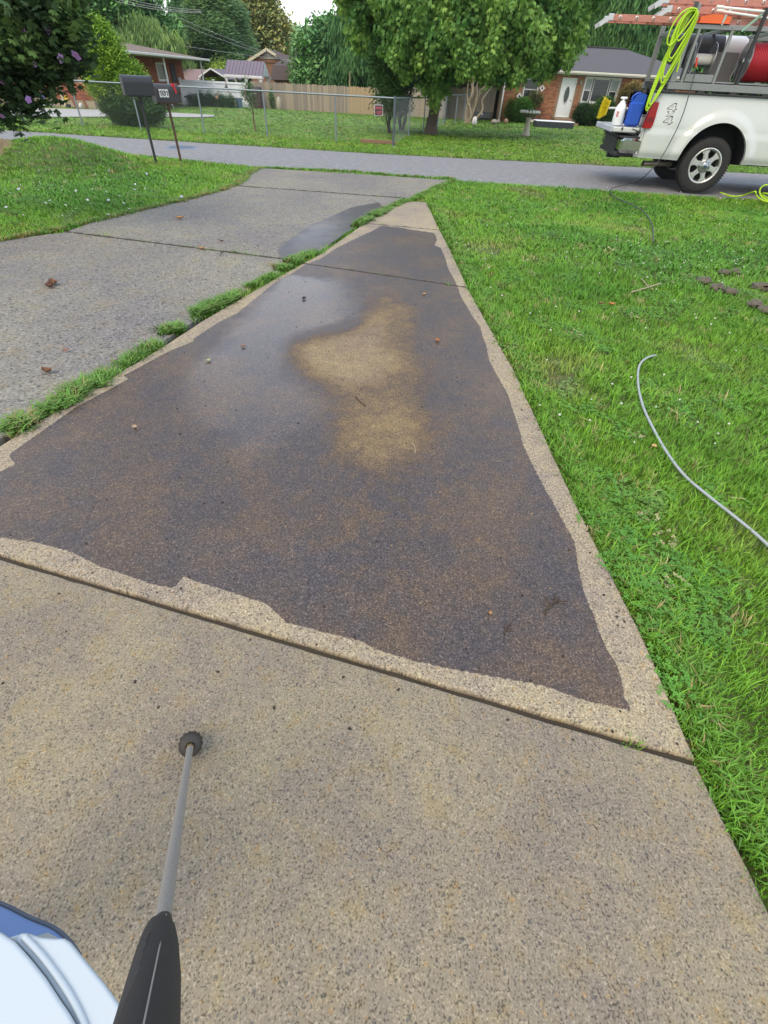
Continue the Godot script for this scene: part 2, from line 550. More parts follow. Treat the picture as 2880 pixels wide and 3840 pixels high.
# concrete with sand, stones, stains and water. wet: sharp mask, dried: soft mask of what has begun to dry, film: standing water
func concrete(called: String, area: Rect2, w: int, h: int, base: Vector3, wet_polys: Array, dried_polys: Array, film_polys: Array, contrast: float, stain: float, sd: int) -> StandardMaterial3D:
	var big := noise_bytes(w, h, 0.004, sd, FastNoiseLite.TYPE_SIMPLEX_SMOOTH, 4, 4)
	var mid := noise_bytes(w, h, 0.02, sd + 1, FastNoiseLite.TYPE_SIMPLEX_SMOOTH, 4, 2)
	var sand := noise_bytes(w, h, 0.8, sd + 2, FastNoiseLite.TYPE_VALUE, 1)
	var stone := noise_bytes(w, h, 0.075, sd + 3, FastNoiseLite.TYPE_CELLULAR, 1)
	var pick := noise_bytes(w, h, 0.06, sd + 4, FastNoiseLite.TYPE_SIMPLEX, 1)
	var blank := PackedByteArray()
	blank.resize(w * h)
	var wet := blank
	var dried := blank
	var film := blank
	if wet_polys:
		var im := poly_mask(w / 2, h / 2, area, wet_polys)
		im.resize(w / 4, h / 4, Image.INTERPOLATE_LANCZOS)
		im.resize(w, h, Image.INTERPOLATE_CUBIC)
		wet = im.get_data()
	if dried_polys:
		var im := poly_mask(w / 4, h / 4, area, [dried_polys[0]])
		var im2 := poly_mask(w / 4, h / 4, area, [dried_polys[1]])
		im.resize(w / 64, h / 64, Image.INTERPOLATE_LANCZOS)
		im.resize(w / 30, h / 30, Image.INTERPOLATE_CUBIC)
		var im3 := poly_mask(w / 4, h / 4, area, [dried_polys[2]])
		im3.resize(w / 120, h / 120, Image.INTERPOLATE_LANCZOS)
		im3.resize(w / 30, h / 30, Image.INTERPOLATE_CUBIC)
		im2.resize(w / 60, h / 60, Image.INTERPOLATE_LANCZOS)
		im2.resize(w / 30, h / 30, Image.INTERPOLATE_CUBIC)
		for yy in im.get_height():
			for xx in im.get_width():
				var e := im.get_pixel(xx, yy).r * 0.42 + im2.get_pixel(xx, yy).r * 0.46 + im3.get_pixel(xx, yy).r * 0.13
				im.set_pixel(xx, yy, Color(e, e, e))
		im.resize(w / 30, h / 30, Image.INTERPOLATE_LANCZOS)
		im.resize(w, h, Image.INTERPOLATE_CUBIC)
		dried = im.get_data()
	if film_polys:
		var im := poly_mask(w / 4, h / 4, area, film_polys)
		im.resize(w / 70, h / 70, Image.INTERPOLATE_LANCZOS)
		im.resize(w, h, Image.INTERPOLATE_CUBIC)
		film = im.get_data()
	var gamma := PackedByteArray()
	gamma.resize(1024)
	for i in 1024:
		gamma[i] = int(clampf(Color(i / 1023.0, 0, 0).linear_to_srgb().r, 0, 1) * 255.0)
	var rgb := PackedByteArray()
	rgb.resize(w * h * 3)
	var rgh := PackedByteArray()
	rgh.resize(w * h)
	var hgt := PackedByteArray()
	hgt.resize(w * h)
	var br := base.x
	var bg := base.y
	var bb := base.z
	for i in w * h:
		var s := sand[i] * 0.0039 - 0.5
		var g := big[i] * 0.0039 - 0.5
		var md := mid[i] * 0.0039 - 0.5
		var k := 1.0 + s * contrast + g * 0.34 + md * 0.22
		var r := br * k
		var gg := bg * k
		var b := bb * k * (1.0 - md * 0.16 - g * 0.22)
		var st := stone[i]
		var pk := pick[i]
		if st < 34 and pk > 206:          # dark stones in the sand
			r = r * 0.52; gg = gg * 0.56; b = b * 0.68
		elif st < 50 and pk < 44:         # ochre stones
			r *= 1.10; gg *= 0.95; b *= 0.76
		if s < -0.30:                      # pinholes
			r *= 0.46; gg *= 0.45; b *= 0.46
		elif s > 0.30:                     # pale quartz grains
			r *= 1.3; gg *= 1.3; b *= 1.32
		var wn := wet[i] + s * 60.0 + md * 90.0
		var ro := 0.93 - g * 0.06
		if md > 0.12 and stain > 0.0:
			var q := minf(1.0, (md - 0.12) * 5.0) * stain
			r *= 1.0 - 0.10 * q; gg *= 1.0 - 0.22 * q; b *= 1.0 - 0.42 * q
		if wn > 128.0:
			var d := clampf(dried[i] * 0.0040 + md * 0.20 + g * 0.06 + s * 0.12 - 0.08, 0.0, 1.0) if dried[i] > 4 else 0.0
			var f := clampf((film[i] + g * 120.0 + md * 60.0 - 20.0) * 0.0062, 0.0, 1.0)
			var soil := clampf(g * 1.5 + md * 1.1 + 0.50, 0.0, 1.0)      # brown silt left on the wet cement
			var lit := 0.185 + maxf(0.0, s) * 0.46
			var wr := r * (lit * 0.98 + soil * 0.060)
			var wg := gg * (lit * 0.90 + soil * 0.016)
			var wb := b * (lit * 1.08 - soil * 0.050)
			var dd := minf(1.0, d * 1.9)
			r = lerpf(wr, r * (0.40 + 0.42 * d), dd)
			gg = lerpf(wg, gg * (0.275 + 0.48 * d), dd)
			b = lerpf(wb, b * (0.11 + 0.56 * d), dd)
			ro = lerpf(0.46 - 0.24 * f + maxf(0.0, s) * 0.22, 0.88, dd)
		var o := i * 3
		rgb[o] = gamma[clampi(int(r * 1023.0), 0, 1023)]
		rgb[o + 1] = gamma[clampi(int(gg * 1023.0), 0, 1023)]
		rgb[o + 2] = gamma[clampi(int(b * 1023.0), 0, 1023)]
		rgh[i] = clampi(int(ro * 255.0), 0, 255)
		hgt[i] = clampi(128 + int(s * 120.0 + md * 60.0), 0, 255)
	var m := mat(called, 1, 1, 1, 1.0)
	m.albedo_texture = ImageTexture.create_from_image(Image.create_from_data(w, h, false, Image.FORMAT_RGB8, rgb))
	m.roughness_texture = ImageTexture.create_from_image(Image.create_from_data(w, h, false, Image.FORMAT_L8, rgh))
	m.heightmap_enabled = true
	m.heightmap_texture = ImageTexture.create_from_image(Image.create_from_data(w, h, false, Image.FORMAT_L8, hgt))
	m.heightmap_scale = 0.16
	m.texture_repeat = false
	return m

func build_concrete() -> void:
	var wet := ground_poly([
		1430, 846, 1519, 856, 1526, 859, 1629, 874, 1639, 899, 1629, 919, 1652, 929, 1669, 965, 1682, 1012, 1695, 1032, 1715, 1071, 1728, 1111, 1755, 1157, 1775, 1191, 1801, 1224, 1808, 1257, 1824, 1297, 1834, 1350, 1861, 1403,
		1900, 1469, 1924, 1535, 1944, 1600, 1965, 1677, 2000, 1748, 2042, 1831, 2077, 1890, 2119, 1967, 2154, 2032, 2169, 2126, 2184, 2197, 2201, 2250, 2231, 2321, 2254, 2386, 2278, 2439, 2308, 2481, 2325, 2528, 2340, 2599, 2365, 2665,
		2170, 2621, 2031, 2569, 1910, 2548, 1736, 2517, 1562, 2482, 1424, 2439, 1354, 2404, 1215, 2370, 1076, 2335, 1000, 2265, 860, 2218, 729, 2179, 690, 2160, 668, 2187, 651, 2205, 573, 2191, 486, 2161, 382, 2127, 260, 2066, 139, 2035, 0, 2014,
		-260, 1930, -330, 1860, -80, 1810, 0, 1769, 58, 1740, 33, 1711, 40, 1700, 282, 1528, 405, 1463, 481, 1420, 463, 1409, 629, 1319, 727, 1279, 723, 1272, 817, 1210, 890, 1174, 962, 1116, 1034, 1058, 1100, 1022, 1145, 992, 1198, 972, 1264, 929, 1324, 899, 1350, 889, 1337, 892, 1397, 866])
	var dried := ground_poly([1383, 1131, 1377, 1204, 1304, 1240, 1171, 1257, 1112, 1277, 1092, 1310, 1112, 1383, 1171, 1429, 1231, 1469, 1264, 1509, 1277, 1562, 1251, 1641, 1304, 1730, 1397, 1790, 1540, 1740, 1610, 1640, 1590, 1520, 1620, 1420, 1560, 1290, 1560, 1180, 1500, 1110, 1420, 1100])
	var core := ground_poly([1390, 1150, 1385, 1215, 1310, 1255, 1200, 1275, 1130, 1310, 1150, 1370, 1230, 1410, 1310, 1450, 1400, 1440, 1480, 1370, 1450, 1290, 1430, 1190])
	var film1 := ground_poly([1060, 1030, 1320, 1060, 1340, 1180, 1090, 1250, 1040, 1330, 1080, 1440, 1160, 1510, 1120, 1600, 960, 1720, 830, 1610, 700, 1540, 720, 1400, 900, 1230])
	var film2 := ground_poly([500, 2050, 1200, 2050, 1300, 2250, 800, 2180])
	var puddle := ground_poly([1052, 962, 1040, 935, 1090, 895, 1150, 850, 1230, 815, 1320, 775, 1420, 757, 1440, 780, 1385, 812, 1345, 850, 1280, 890, 1200, 930, 1160, 962, 1110, 975])
	var sheen := ground_poly([1085, 945, 1110, 905, 1180, 865, 1260, 830, 1330, 795, 1350, 815, 1300, 850, 1230, 885, 1160, 920, 1120, 950])
	var silt := ground_poly([1290, 1560, 1600, 1450, 1700, 1750, 1720, 2000, 1500, 2200, 1250, 2050, 1180, 1850])
	var area_a := Rect2(-2.3, -5.42, 3.4, 4.92)
	var ma := concrete("rinsed concrete", area_a, 1416, 2048, Vector3(0.285, 0.233, 0.160), [wet], [dried, core, silt], [film1, film2], 0.8, 0.0, 21)
	slab("concrete_strip", poly_a, 0.0, 0.014, ma, area_a)
	var area_b := Rect2(-1.05, -9.2, 1.8, 4.4)
	var mb_ := concrete("rinsed concrete far", area_b, 600, 1466, Vector3(0.285, 0.236, 0.165), [wet], [], [], 0.45, 0.3, 31)
	slab("concrete_strip", poly_b, 0.0, 0.006, mb_, area_b)
	slab("concrete_strip", poly_c, 0.0, 0.006, mb_, area_b)
	var area_n := Rect2(-3.15, -1.52, 4.25, 3.34)
	var mn := concrete("dry concrete", area_n, 2040, 1603, Vector3(0.222, 0.185, 0.129), [], [], [], 0.50, 0.4, 41)
	slab("concrete_apron", poly_near, 0.0, 0.012, mn, area_n)
	joint_soil()
	var area_d := Rect2(-6.25, -11.95, 7.4, 13.8)
	var md := concrete("old driveway concrete", area_d, 1098, 2048, Vector3(0.186, 0.172, 0.146), [puddle], [], [sheen], 0.6, 0.3, 51)
	for p in poly_drive:
		slab("driveway", p, -0.006, 0.008, md, area_d, 0.004)
	# the street
	var r := rough_edge(poly_road, 0.0, 3)
	var mb := MB.new()
	var near := v2([-90, -18.8, -14, -13.75, -9, -13.1, -5.5, -12.75, -4.2, -12.4, -3, -12.12, -1, -11.92, 1.1, -11.72, 4, -11.48, 6, -11.36, 14, -11.2, 90, -11.0])
	var rd := RandomNumberGenerator.new()
	rd.seed = 5
	var last := []
	for i in near.size() - 1:
		var k := maxi(1, int(near[i].distance_to(near[i + 1]) / (0.25 if absf(near[i].x) < 14.5 and absf(near[i + 1].x) < 14.5 else 8.0)))
		for j in k + (1 if i == near.size() - 2 else 0):
			var p := near[i].lerp(near[i + 1], float(j) / k)
			var zf := far_edge(p.x)
			var row := []
			for s in 7:
				var z := lerpf(p.y + rd.randf_range(-0.035, 0.035), zf + (rd.randf_range(-0.05, 0.05)), s / 6.0) if s in [0, 6] else lerpf(p.y, zf, s / 6.0)
				row.append(Vector3(p.x, -0.035 + 0.05 * (1.0 - pow(s / 3.0 - 1.0, 2)), z))
			if last:
				for s in 6:
					mb.quad(last[s], row[s], row[s + 1], last[s + 1], Vector3.UP)
			last = row
	var mr := grain("street asphalt", Vector3(0.235, 0.23, 0.235), Vector3(0.34, 0.33, 0.335), 0.45, 0.9, 0.02, 0.5)
	mr.detail_enabled = true
	mr.detail_albedo = noise_texture(0.35, Color(0.72, 0.72, 0.72), Color(1, 1, 1), 77, 512, 3)
	mr.detail_blend_mode = BaseMaterial3D.BLEND_MODE_MUL
	mr.detail_uv_layer = BaseMaterial3D.DETAIL_UV_2
	mr.uv2_triplanar = true
	mr.uv2_world_triplanar = true
	mr.uv2_scale = Vector3.ONE * 1.3
	structure("road", mb, mr)
	# gravel yard drive across the street
	var g := MB.new()
	var flat := rough_edge(poly_gravel, 0.02, 9)
	var idx := Geometry2D.triangulate_polygon(flat)
	for i in range(0, idx.size(), 3):
		var q := []
		for j in 3:
			var p := flat[idx[i + j]]
			q.append(Vector3(p.x, ground_height(p.x, p.y) + 0.012, p.y))
		g.tri(q[0], q[1], q[2], Vector3.UP, Vector3.UP, Vector3.UP)
	structure("gravel_drive", g, grain("gravel", Vector3(0.30, 0.29, 0.28), Vector3(0.52, 0.50, 0.48), 1.5, 0.95, 0.12, 1.5))

func far_edge(x: float) -> float:
	var e := v2([-90, -22.5, -14, -16.85, -11, -16.5, -5.5, -16.05, -0.5, -15.72, 4.8, -15.9, 14, -16.05, 90, -16.2])
	for i in e.size() - 1:
		if x <= e[i + 1].x:
			return lerpf(e[i].y, e[i + 1].y, (x - e[i].x) / (e[i + 1].x - e[i].x))
	return -16.2

# damp soil packed into the joints between the slabs
func joint_soil() -> void:
	var m := grain("joint soil", Vector3(0.022, 0.015, 0.009), Vector3(0.075, 0.055, 0.030), 9.0, 0.95, 0.06, 1.0)
	var r := RandomNumberGenerator.new()
	r.seed = 12
	var lines := [[Vector2(-2.62, -1.48), Vector2(0.975, -0.556), 0.012, -0.012], [Vector2(-1.0, -5.352), Vector2(0.70, -4.845), 0.014, 0.0035], [Vector2(-0.48, -7.329), Vector2(0.54, -7.180), 0.014, 0.003], [Vector2(-3.88, -6.10), Vector2(-1.03, -5.441), 0.022, 0.001], [Vector2(-2.9, -9.68), Vector2(0.06, -9.371), 0.022, 0.001]]
	for l in lines:
		var mb := MB.new()
		var a: Vector2 = l[0]
		var b: Vector2 = l[1]
		var nn := (b - a).normalized().orthogonal()
		var k := int(a.distance_to(b) / 0.04)
		var last := []
		for i in k + 1:
			var p := a.lerp(b, float(i) / k)
			var y: float = l[3] + r.randf_range(-0.004, 0.004)
			var row := []
			for s in [-1.0, 0.0, 1.0]:
				var q: Vector2 = p + nn * s * l[2]
				row.append(Vector3(q.x, y - (0.007 if s != 0.0 else 0.0), q.y))
			if last:
				for j in 2: mb.quad(last[j], row[j], row[j + 1], last[j + 1], Vector3.UP)
			last = row
		structure("joint_soil", mb, m)

# ---------------------------------------------------------------- grass
func tuft_mesh(blades: int, radius: float, tall: float, wide: float, lean: float, sd: int) -> ArrayMesh:
	var r := RandomNumberGenerator.new()
	r.seed = sd
	var mb := MB.new()
	mb.use_tint = true
	for i in blades:
		var a := r.randf() * TAU
		var d := sqrt(r.randf()) * radius
		var base := Vector3(cos(a) * d, -0.012, sin(a) * d)
		var h := tall * r.randf_range(0.5, 1.15)
		var way := r.randf() * TAU
		var go := Vector3(cos(way), 0, sin(way)) * h * lean * r.randf_range(0.3, 1.2)
		var side := Vector3(-sin(way + r.randf_range(-0.5, 0.5)), 0, cos(way)) * wide * r.randf_range(0.6, 1.2)
		var p1 := base + go * 0.35 + Vector3(0, h * 0.62, 0)
		var p2 := base + go + Vector3(0, h * r.randf_range(0.75, 1.0), 0)
		var n1 := side.cross(p1 - base).normalized()
		if n1.y < 0: n1 = -n1
		var n2 := side.cross(p2 - p1).normalized()
		if n2.y < 0: n2 = -n2
		var k := r.randf_range(0.75, 1.3)
		mb.tint = Color(k * r.randf_range(0.85, 1.3), k, k * r.randf_range(0.7, 1.1))
		mb.tri(base - side * 0.5, base + side * 0.5, p1 + side * 0.4, n1, n1, n2)
		mb.tri(base - side * 0.5, p1 + side * 0.4, p1 - side * 0.4, n1, n2, n2)
		mb.tri(p1 - side * 0.4, p1 + side * 0.4, p2, n2, n2, n2)
	return mb.mesh()

func clover_mesh(leaves: int, radius: float, size: float, sd: int) -> ArrayMesh:
	var r := RandomNumberGenerator.new()
	r.seed = sd
	var mb := MB.new()
	mb.use_tint = true
	for i in leaves:
		var a := r.randf() * TAU
		var d := sqrt(r.randf()) * radius
		var c := Vector3(cos(a) * d, r.randf_range(0.012, 0.04), sin(a) * d)
		var k := r.randf_range(0.8, 1.25)
		mb.tint = Color(k * 0.85, k, k)
		var tip := Vector3(r.randf_range(-0.4, 0.4), 1, r.randf_range(-0.4, 0.4)).normalized()
		var turn := r.randf() * TAU
		for j in 3:
			var w := turn + j * TAU / 3
			var u := Vector3(cos(w), 0, sin(w)).slide(tip).normalized() * size
			var s := tip.cross(u) * 0.5
			mb.quad(c, c + u * 0.6 + s, c + u * 1.05, c + u * 0.6 - s, tip)
	return mb.mesh()

func in_view(p: Vector3, margin := 380.0) -> bool:
	var v := p - EYE
	var d := v.dot(cam_forward)
	if d < 0.2: return false
	var x := 1440.0 + FOCAL * v.dot(cam_right) / d
	var y := 1920.0 - FOCAL * v.dot(cam_up) / d
	return x > -margin and x < 2880 + margin and y > -margin and y < 3840 + margin

func build_grass() -> void:
	var blade := leaf_material("grass blade", 1, 1, 1, 0.5, 0.68)
	var kinds := [tuft_mesh(22, 0.055, 0.05, 0.0045, 0.75, 1), tuft_mesh(20, 0.06, 0.062, 0.006, 0.9, 2), clover_mesh(16, 0.06, 0.011, 3), tuft_mesh(12, 0.07, 0.075, 0.009, 1.15, 4), tuft_mesh(26, 0.06, 0.042, 0.004, 0.7, 6)]
	var patch := FastNoiseLite.new()
	patch.seed = 3
	patch.frequency = 0.35
	var fine := FastNoiseLite.new()
	fine.seed = 4
	fine.frequency = 1.4
	rng.seed = 77
	var areas := [
		["lawn_grass", "short mown green lawn grass and clover beside the concrete strip", [[0.9, 3.0, 0.034], [3.0, 6.0, 0.048], [6.0, 17.5, 0.075]], Rect2(0.3, -12.2, 15, 14)],
		["lawn_grass", "mown green bank of grass around the two mailboxes", [[3.0, 6.0, 0.05], [6.0, 10.0, 0.065], [10.0, 18.0, 0.085]], Rect2(-16, -13.8, 16.2, 10)],
		["lawn_grass", "mown grass of the yards across the street", [[14.0, 20.0, 0.13], [20.0, 30.0, 0.22], [30.0, 62.0, 0.38]], Rect2(-26, -60, 46, 44.4)]]
	for a in areas:
		var where := []
		var tints := []
		for k in kinds.size():
			where.append([])
			tints.append(PackedColorArray())
		for band in a[2]:
			var s: float = band[2]
			var box: Rect2 = a[3]
			var nx := int(box.size.x / s)
			var nz := int(box.size.y / s)
			for j in nz:
				var z0 := box.position.y + j * s
				if z0 < -band[1]: continue
				for i in nx:
					var x := box.position.x + (i + rng.randf()) * s
					var z := z0 + rng.randf() * s
					var d := sqrt(x * x + z * z)
					if d < band[0] or d >= band[1]: continue
					var p := Vector3(x, ground_height(x, z), z)
					if not in_view(p): continue
					var q := Vector2(x, z)
					if on_hard(q): continue
					if z < -20 and x < -8 and Geometry2D.is_point_in_polygon(q, poly_gravel): continue
					if z < -31.4 and x < -14.3: continue
					if z < -36.6 and x > 5.4: continue
					var g := patch.get_noise_2d(x, z)
					var f := fine.get_noise_2d(x, z)
					var dry := smoothstep(0.28, 0.6, g + f * 0.3)
					if dry > 0.5 and rng.randf() < 0.45: continue
					var kind := 0
					var roll := rng.randf()
					if d < 12.0:
						if f > 0.20 and roll < 0.3: kind = 2
						elif d < 4.0 and roll > 0.86: kind = 3
						elif g < -0.12 and roll < 0.30: kind = 3
						elif roll < 0.4: kind = 1
						elif roll < 0.62: kind = 4
					else:
						kind = 0 if roll < 0.6 else 1
					var sc := (s / 0.04) * (0.72 if d < 12.0 else 0.55) * rng.randf_range(0.8, 1.25)
					var up := rng.randf_range(0.75, 1.2) * (1.0 if d < 6 else 0.95)
					if kind == 2:
						sc = maxf(sc, 1.0) * 0.95
					var b := Basis(Vector3.UP, rng.randf() * TAU).scaled(Vector3(sc, up, sc))
					where[kind].append(Transform3D(b, p + Vector3(0, -0.02, 0)))
					var lush := clampf(0.5 + g * 0.9 + f * 0.35, 0, 1)
					var c := Color(0.088, 0.265, 0.014).lerp(Color(0.200, 0.415, 0.022), lush)
					if kind == 2: c = Color(0.075, 0.22, 0.020).lerp(Color(0.13, 0.30, 0.026), lush)
					if z < -15.5: c = Color(0.125, 0.30, 0.018).lerp(Color(0.21, 0.38, 0.028), lush)
					c = c.lerp(Color(0.32, 0.28, 0.10), dry * 0.5)
					if rng.randf() < 0.025: c = Color(0.42, 0.35, 0.16)
					var t := rng.randf_range(0.82, 1.18)
					tints[kind].append(Color(c.r * t, c.g * t, c.b * t))
		for k in kinds.size():
			if where[k].is_empty(): continue
			var o := copies(a[0], kinds[k], blade, where[k], tints[k])
			o.set_meta("label", a[1])
			o.set_meta("category", "grass")
	build_weeds(blade)

func build_weeds(blade: Material) -> void:
	# weeds rooted in the joint between the old driveway and the strip, in five runs
	var broad := tuft_mesh(20, 0.045, 0.075, 0.012, 1.25, 9)
	var thin := tuft_mesh(16, 0.035, 0.07, 0.006, 1.1, 12)
	var runs := [
		[[0, 1640], [190, 1545], [330, 1460], [470, 1370], [600, 1290], 0.055, "long row of weeds in the joint nearest the camera"],
		[[640, 1245], [700, 1212], [742, 1195], 0.045, "small clump of weeds alone in the driveway joint"],
		[[745, 1178], [850, 1130], [950, 1075], [1040, 1030], 0.045, "row of weeds along the middle of driveway joint"],
		[[1065, 1008], [1120, 975], [1185, 945], 0.055, "weeds in the joint beside the wet puddle"],
		[[1345, 845], [1420, 805], [1490, 768], [1530, 752], 0.05, "weeds at the far narrow end of the joint"]]
	for rn in runs:
		var where := []
		var tints := PackedColorArray()
		var pts := []
		for e in rn:
			if e is Array: pts.append(on_level(e[0], e[1]))
		var line := smooth_line(pts, 0.02)
		for p in line:
			if sin(p.z * 9.0 + p.x * 4.0) + 0.6 * sin(p.z * 23.0) < -0.75: continue
			for k in 5:
				var off := Vector3(rng.randfn() * rn[-2] * 0.58 - 0.024, -0.014, rng.randfn() * rn[-2] * 0.55)
				var b := Basis(Vector3.UP, rng.randf() * TAU).scaled(Vector3.ONE * rng.randf_range(0.45, 1.1))
				where.append(Transform3D(b, p + off))
				var t := rng.randf_range(0.7, 1.25)
				tints.append(Color(0.125 * t, 0.265 * t, 0.036 * t) if rng.randf() > 0.06 else Color(0.3, 0.24, 0.1))
		var half := where.size() / 2
		var root := thing("joint_weeds", rn[-1], "weeds", pts[pts.size() / 2], 0.0, "weeds growing in the driveway joint")
		var inv := Transform3D(Basis(), -root.position)
		for i in where.size(): where[i] = inv * where[i]
		copies("leaves", broad, blade, where.slice(0, half), tints.slice(0, half), root)
		copies("leaves", thin, blade, where.slice(half), tints.slice(half), root)
	# ragged grass where the lawns and the far kerbless road edge meet paving
	var where := []
	var tints := PackedColorArray()
	var edges := [[[0, 899], [226, 854], [486, 795], [729, 738], [877, 694], [938, 646], [972, 628]], [[972, 626], [1302, 640], [1500, 656], [1710, 668]], [[1545, 748], [1610, 714], [1700, 676]], [[1597, 762], [1650, 860], [1753, 1080], [1927, 1389], [2153, 1875], [2413, 2378], [2621, 2890], [2790, 3200]]]
	for e in edges.size():
		var pts := []
		for q in edges[e]: pts.append(on_level(q[0], q[1]))
		for p in smooth_line(pts, 0.016 if e == 3 else 0.025):
			for k in 3:
				var out := Vector3(rng.randf_range(0.045, 0.16), 0, 0) if e == 3 else Vector3(rng.randfn() * 0.035, 0, rng.randfn() * 0.035)
				if e == 1 and rng.randf() < 0.45: continue
				var b := Basis(Vector3.UP, rng.randf() * TAU).scaled(Vector3.ONE * rng.randf_range(0.6, 1.25) * (0.9 if e < 3 else 1.0))
				where.append(Transform3D(b, p + out + Vector3(0, -0.04 if e == 3 else -0.02, 0)))
				var t := rng.randf_range(0.7, 1.2)
				tints.append(Color(0.13 * t, 0.29 * t, 0.032 * t) if rng.randf() > (0.1 if e != 0 else 0.35) else Color(0.32, 0.24, 0.10))
	var o := copies("edge_grass", thin, blade, where, tints)
	tag(o, "ragged longer grass along the paving edges", "grass")
	# white clover heads and fallen lilac petals
	var head := MB.new()
	head.use_tint = true
	head.tint = Color(0.6, 0.6, 0.52)
	head.lump(Vector3(0, 0.055, 0), Vector3(0.0075, 0.0065, 0.0075), 6, 4)
	head.tint = Color(0.1, 0.2, 0.05)
	head.tube(PackedVector3Array([Vector3(0, 0, 0), Vector3(0.003, 0.05, 0)]), 0.0012, 3, false)
	where = []
	tints = PackedColorArray()
	var spots := []
	for i in 90:
		spots.append(on_ground(rng.randf_range(1700, 2880), rng.randf_range(680, 1010)))
	for i in 40:
		spots.append(on_ground(rng.randf_range(2150, 2880), 960 + rng.randfn() * 45 + 40))
	for i in 40:
		spots.append(on_ground(rng.randf_range(1800, 2800), rng.randf_range(1000, 1700)))
	for i in 30:
		spots.append(on_ground(rng.randf_range(0, 700), rng.randf_range(610, 830)))
	for i in 70:
		spots.append(on_ground(rng.randf_range(1450, 2300), rng.randf_range(560, 606)))
	for p in spots:
		if on_hard(Vector2(p.x, p.z)): continue
		var far := clampf(p.length() / 9.0, 1.0, 1.6)
		where.append(Transform3D(Basis(Vector3.UP, rng.randf() * TAU).scaled(Vector3.ONE * rng.randf_range(0.7, 1.1) * far), p + Vector3(0, -0.01, 0)))
		tints.append(Color.WHITE)
	tag(copies("clover_flowers", head.mesh(), leaf_material("clover head", 1, 1, 1, 0.2), where, tints), "small white clover flower heads dotted over the lawns", "flowers")
	var petal := MB.new()
	petal.quad(Vector3(-0.02, 0, 0), Vector3(0, 0.006, 0.014), Vector3(0.022, 0.012, 0), Vector3(0, 0.004, -0.014), Vector3.UP)
	where = []
	tints = PackedColorArray()
	for i in 60:
		var p := on_ground(320 + rng.randfn() * 260, 740 + rng.randfn() * 45)
		if on_hard(Vector2(p.x, p.z)): continue
		where.append(Transform3D(Basis.from_euler(Vector3(rng.randf_range(-0.5, 0.5), rng.randf() * TAU, 0)).scaled(Vector3.ONE * rng.randf_range(0.7, 1.5)), p + Vector3(0, 0.025, 0)))
		tints.append(Color(0.50, 0.44, 0.62) if rng.randf() < 0.6 else Color(0.66, 0.63, 0.64))
	tag(copies("fallen_petals", petal.mesh(), leaf_material("petal", 1, 1, 1, 0.3), where, tints), "pale lilac petals fallen on the grass bank near the mailboxes", "petals")
	# crumbs of soil and bits of bark washed over the paving, and straw clippings along its edges
	var crumb := MB.new()
	crumb.lump(Vector3.ZERO, Vector3(0.006, 0.0028, 0.004), 7, 5)
	where = []
	tints = PackedColorArray()
	for i in 620:
		var q := Vector2(rng.randf_range(-2.2, 0.98), -0.6 - 8.3 * pow(rng.randf(), 1.4))
		if i % 4 == 0:
			var t := rng.randf()
			q = Vector2(lerpf(0.93, 0.43, t) + rng.randfn() * 0.03, lerpf(-1.0, -9.0, t))
		elif i % 5 == 0:
			q = Vector2(rng.randf_range(-4.5, -0.6), rng.randf_range(-9.5, -2.0))
		if not on_hard(q): continue
		where.append(Transform3D(Basis.from_euler(Vector3(0, rng.randf() * TAU, 0)).scaled(Vector3.ONE * rng.randf_range(0.35, 1.25)), Vector3(q.x, 0.001, q.y)))
		var t2 := rng.randf_range(0.5, 1.6)
		tints.append(Color(0.030 * t2, 0.022 * t2, 0.016 * t2) if rng.randf() < 0.8 else Color(0.30, 0.20, 0.11))
	tag(copies("soil_crumbs", crumb.mesh(), leaf_material("crumb", 1, 1, 1, 0.0, 0.9), where, tints), "tiny dark crumbs of soil and bark scattered over the paving", "debris")
	var straw := MB.new()
	straw.quad(Vector3(-0.03, 0, -0.001), Vector3(0.03, 0.002, -0.001), Vector3(0.03, 0.002, 0.001), Vector3(-0.03, 0, 0.001), Vector3.UP)
	where = []
	tints = PackedColorArray()
	for i in 450:
		var q := Vector2(rng.randf_range(0.9, 5.0), -0.3 - 9.0 * pow(rng.randf(), 1.6))
		if i % 3 == 0: q = Vector2(rng.randf_range(-4.6, -2.6), lerpf(-5.4, -11.5, rng.randf()))
		if i % 40 == 0: q = Vector2(lerpf(-2.1, -0.1, rng.randf()), -1.2 - 7.0 * rng.randf())
		var on := on_hard(q)
		if on and i % 4 != 0: continue
		where.append(Transform3D(Basis.from_euler(Vector3(rng.randf_range(-0.5, 0.5) * (0.1 if on else 1.0), rng.randf() * TAU, 0)).scaled(Vector3.ONE * rng.randf_range(0.5, 1.4)), Vector3(q.x, 0.003 if on else ground_height(q.x, q.y) + rng.randf_range(0.0, 0.035), q.y)))
		var t3 := rng.randf_range(0.6, 1.1)
		tints.append(Color(0.46 * t3, 0.37 * t3, 0.19 * t3))
	tag(copies("dry_clippings", straw.mesh(), leaf_material("straw", 1, 1, 1, 0.2, 0.8), where, tints), "pale dry grass clippings scattered over lawn and paving", "clippings")

# ---------------------------------------------------------------- the work pickup
# truck axes: x forwards, y up, z out of the side that faces us; x = 0 at the rear axle, z = 0 at the near side
func side_depth(x: float, y: float) -> float:
	var r := Vector2(x - 0.05, (y - 0.47) * 1.02).length()
	var z := -0.055 * smoothstep(1.0, 1.5, y) - 0.014 * smoothstep(0.87, 0.97, y)
	z += 0.052 * smoothstep(0.86, 0.70, r)
	z -= 0.16 * pow(smoothstep(-1.30, -1.50, x), 2.0)
	z -= 0.05 * pow(smoothstep(0.66, 0.48, y), 2.0)
	return z

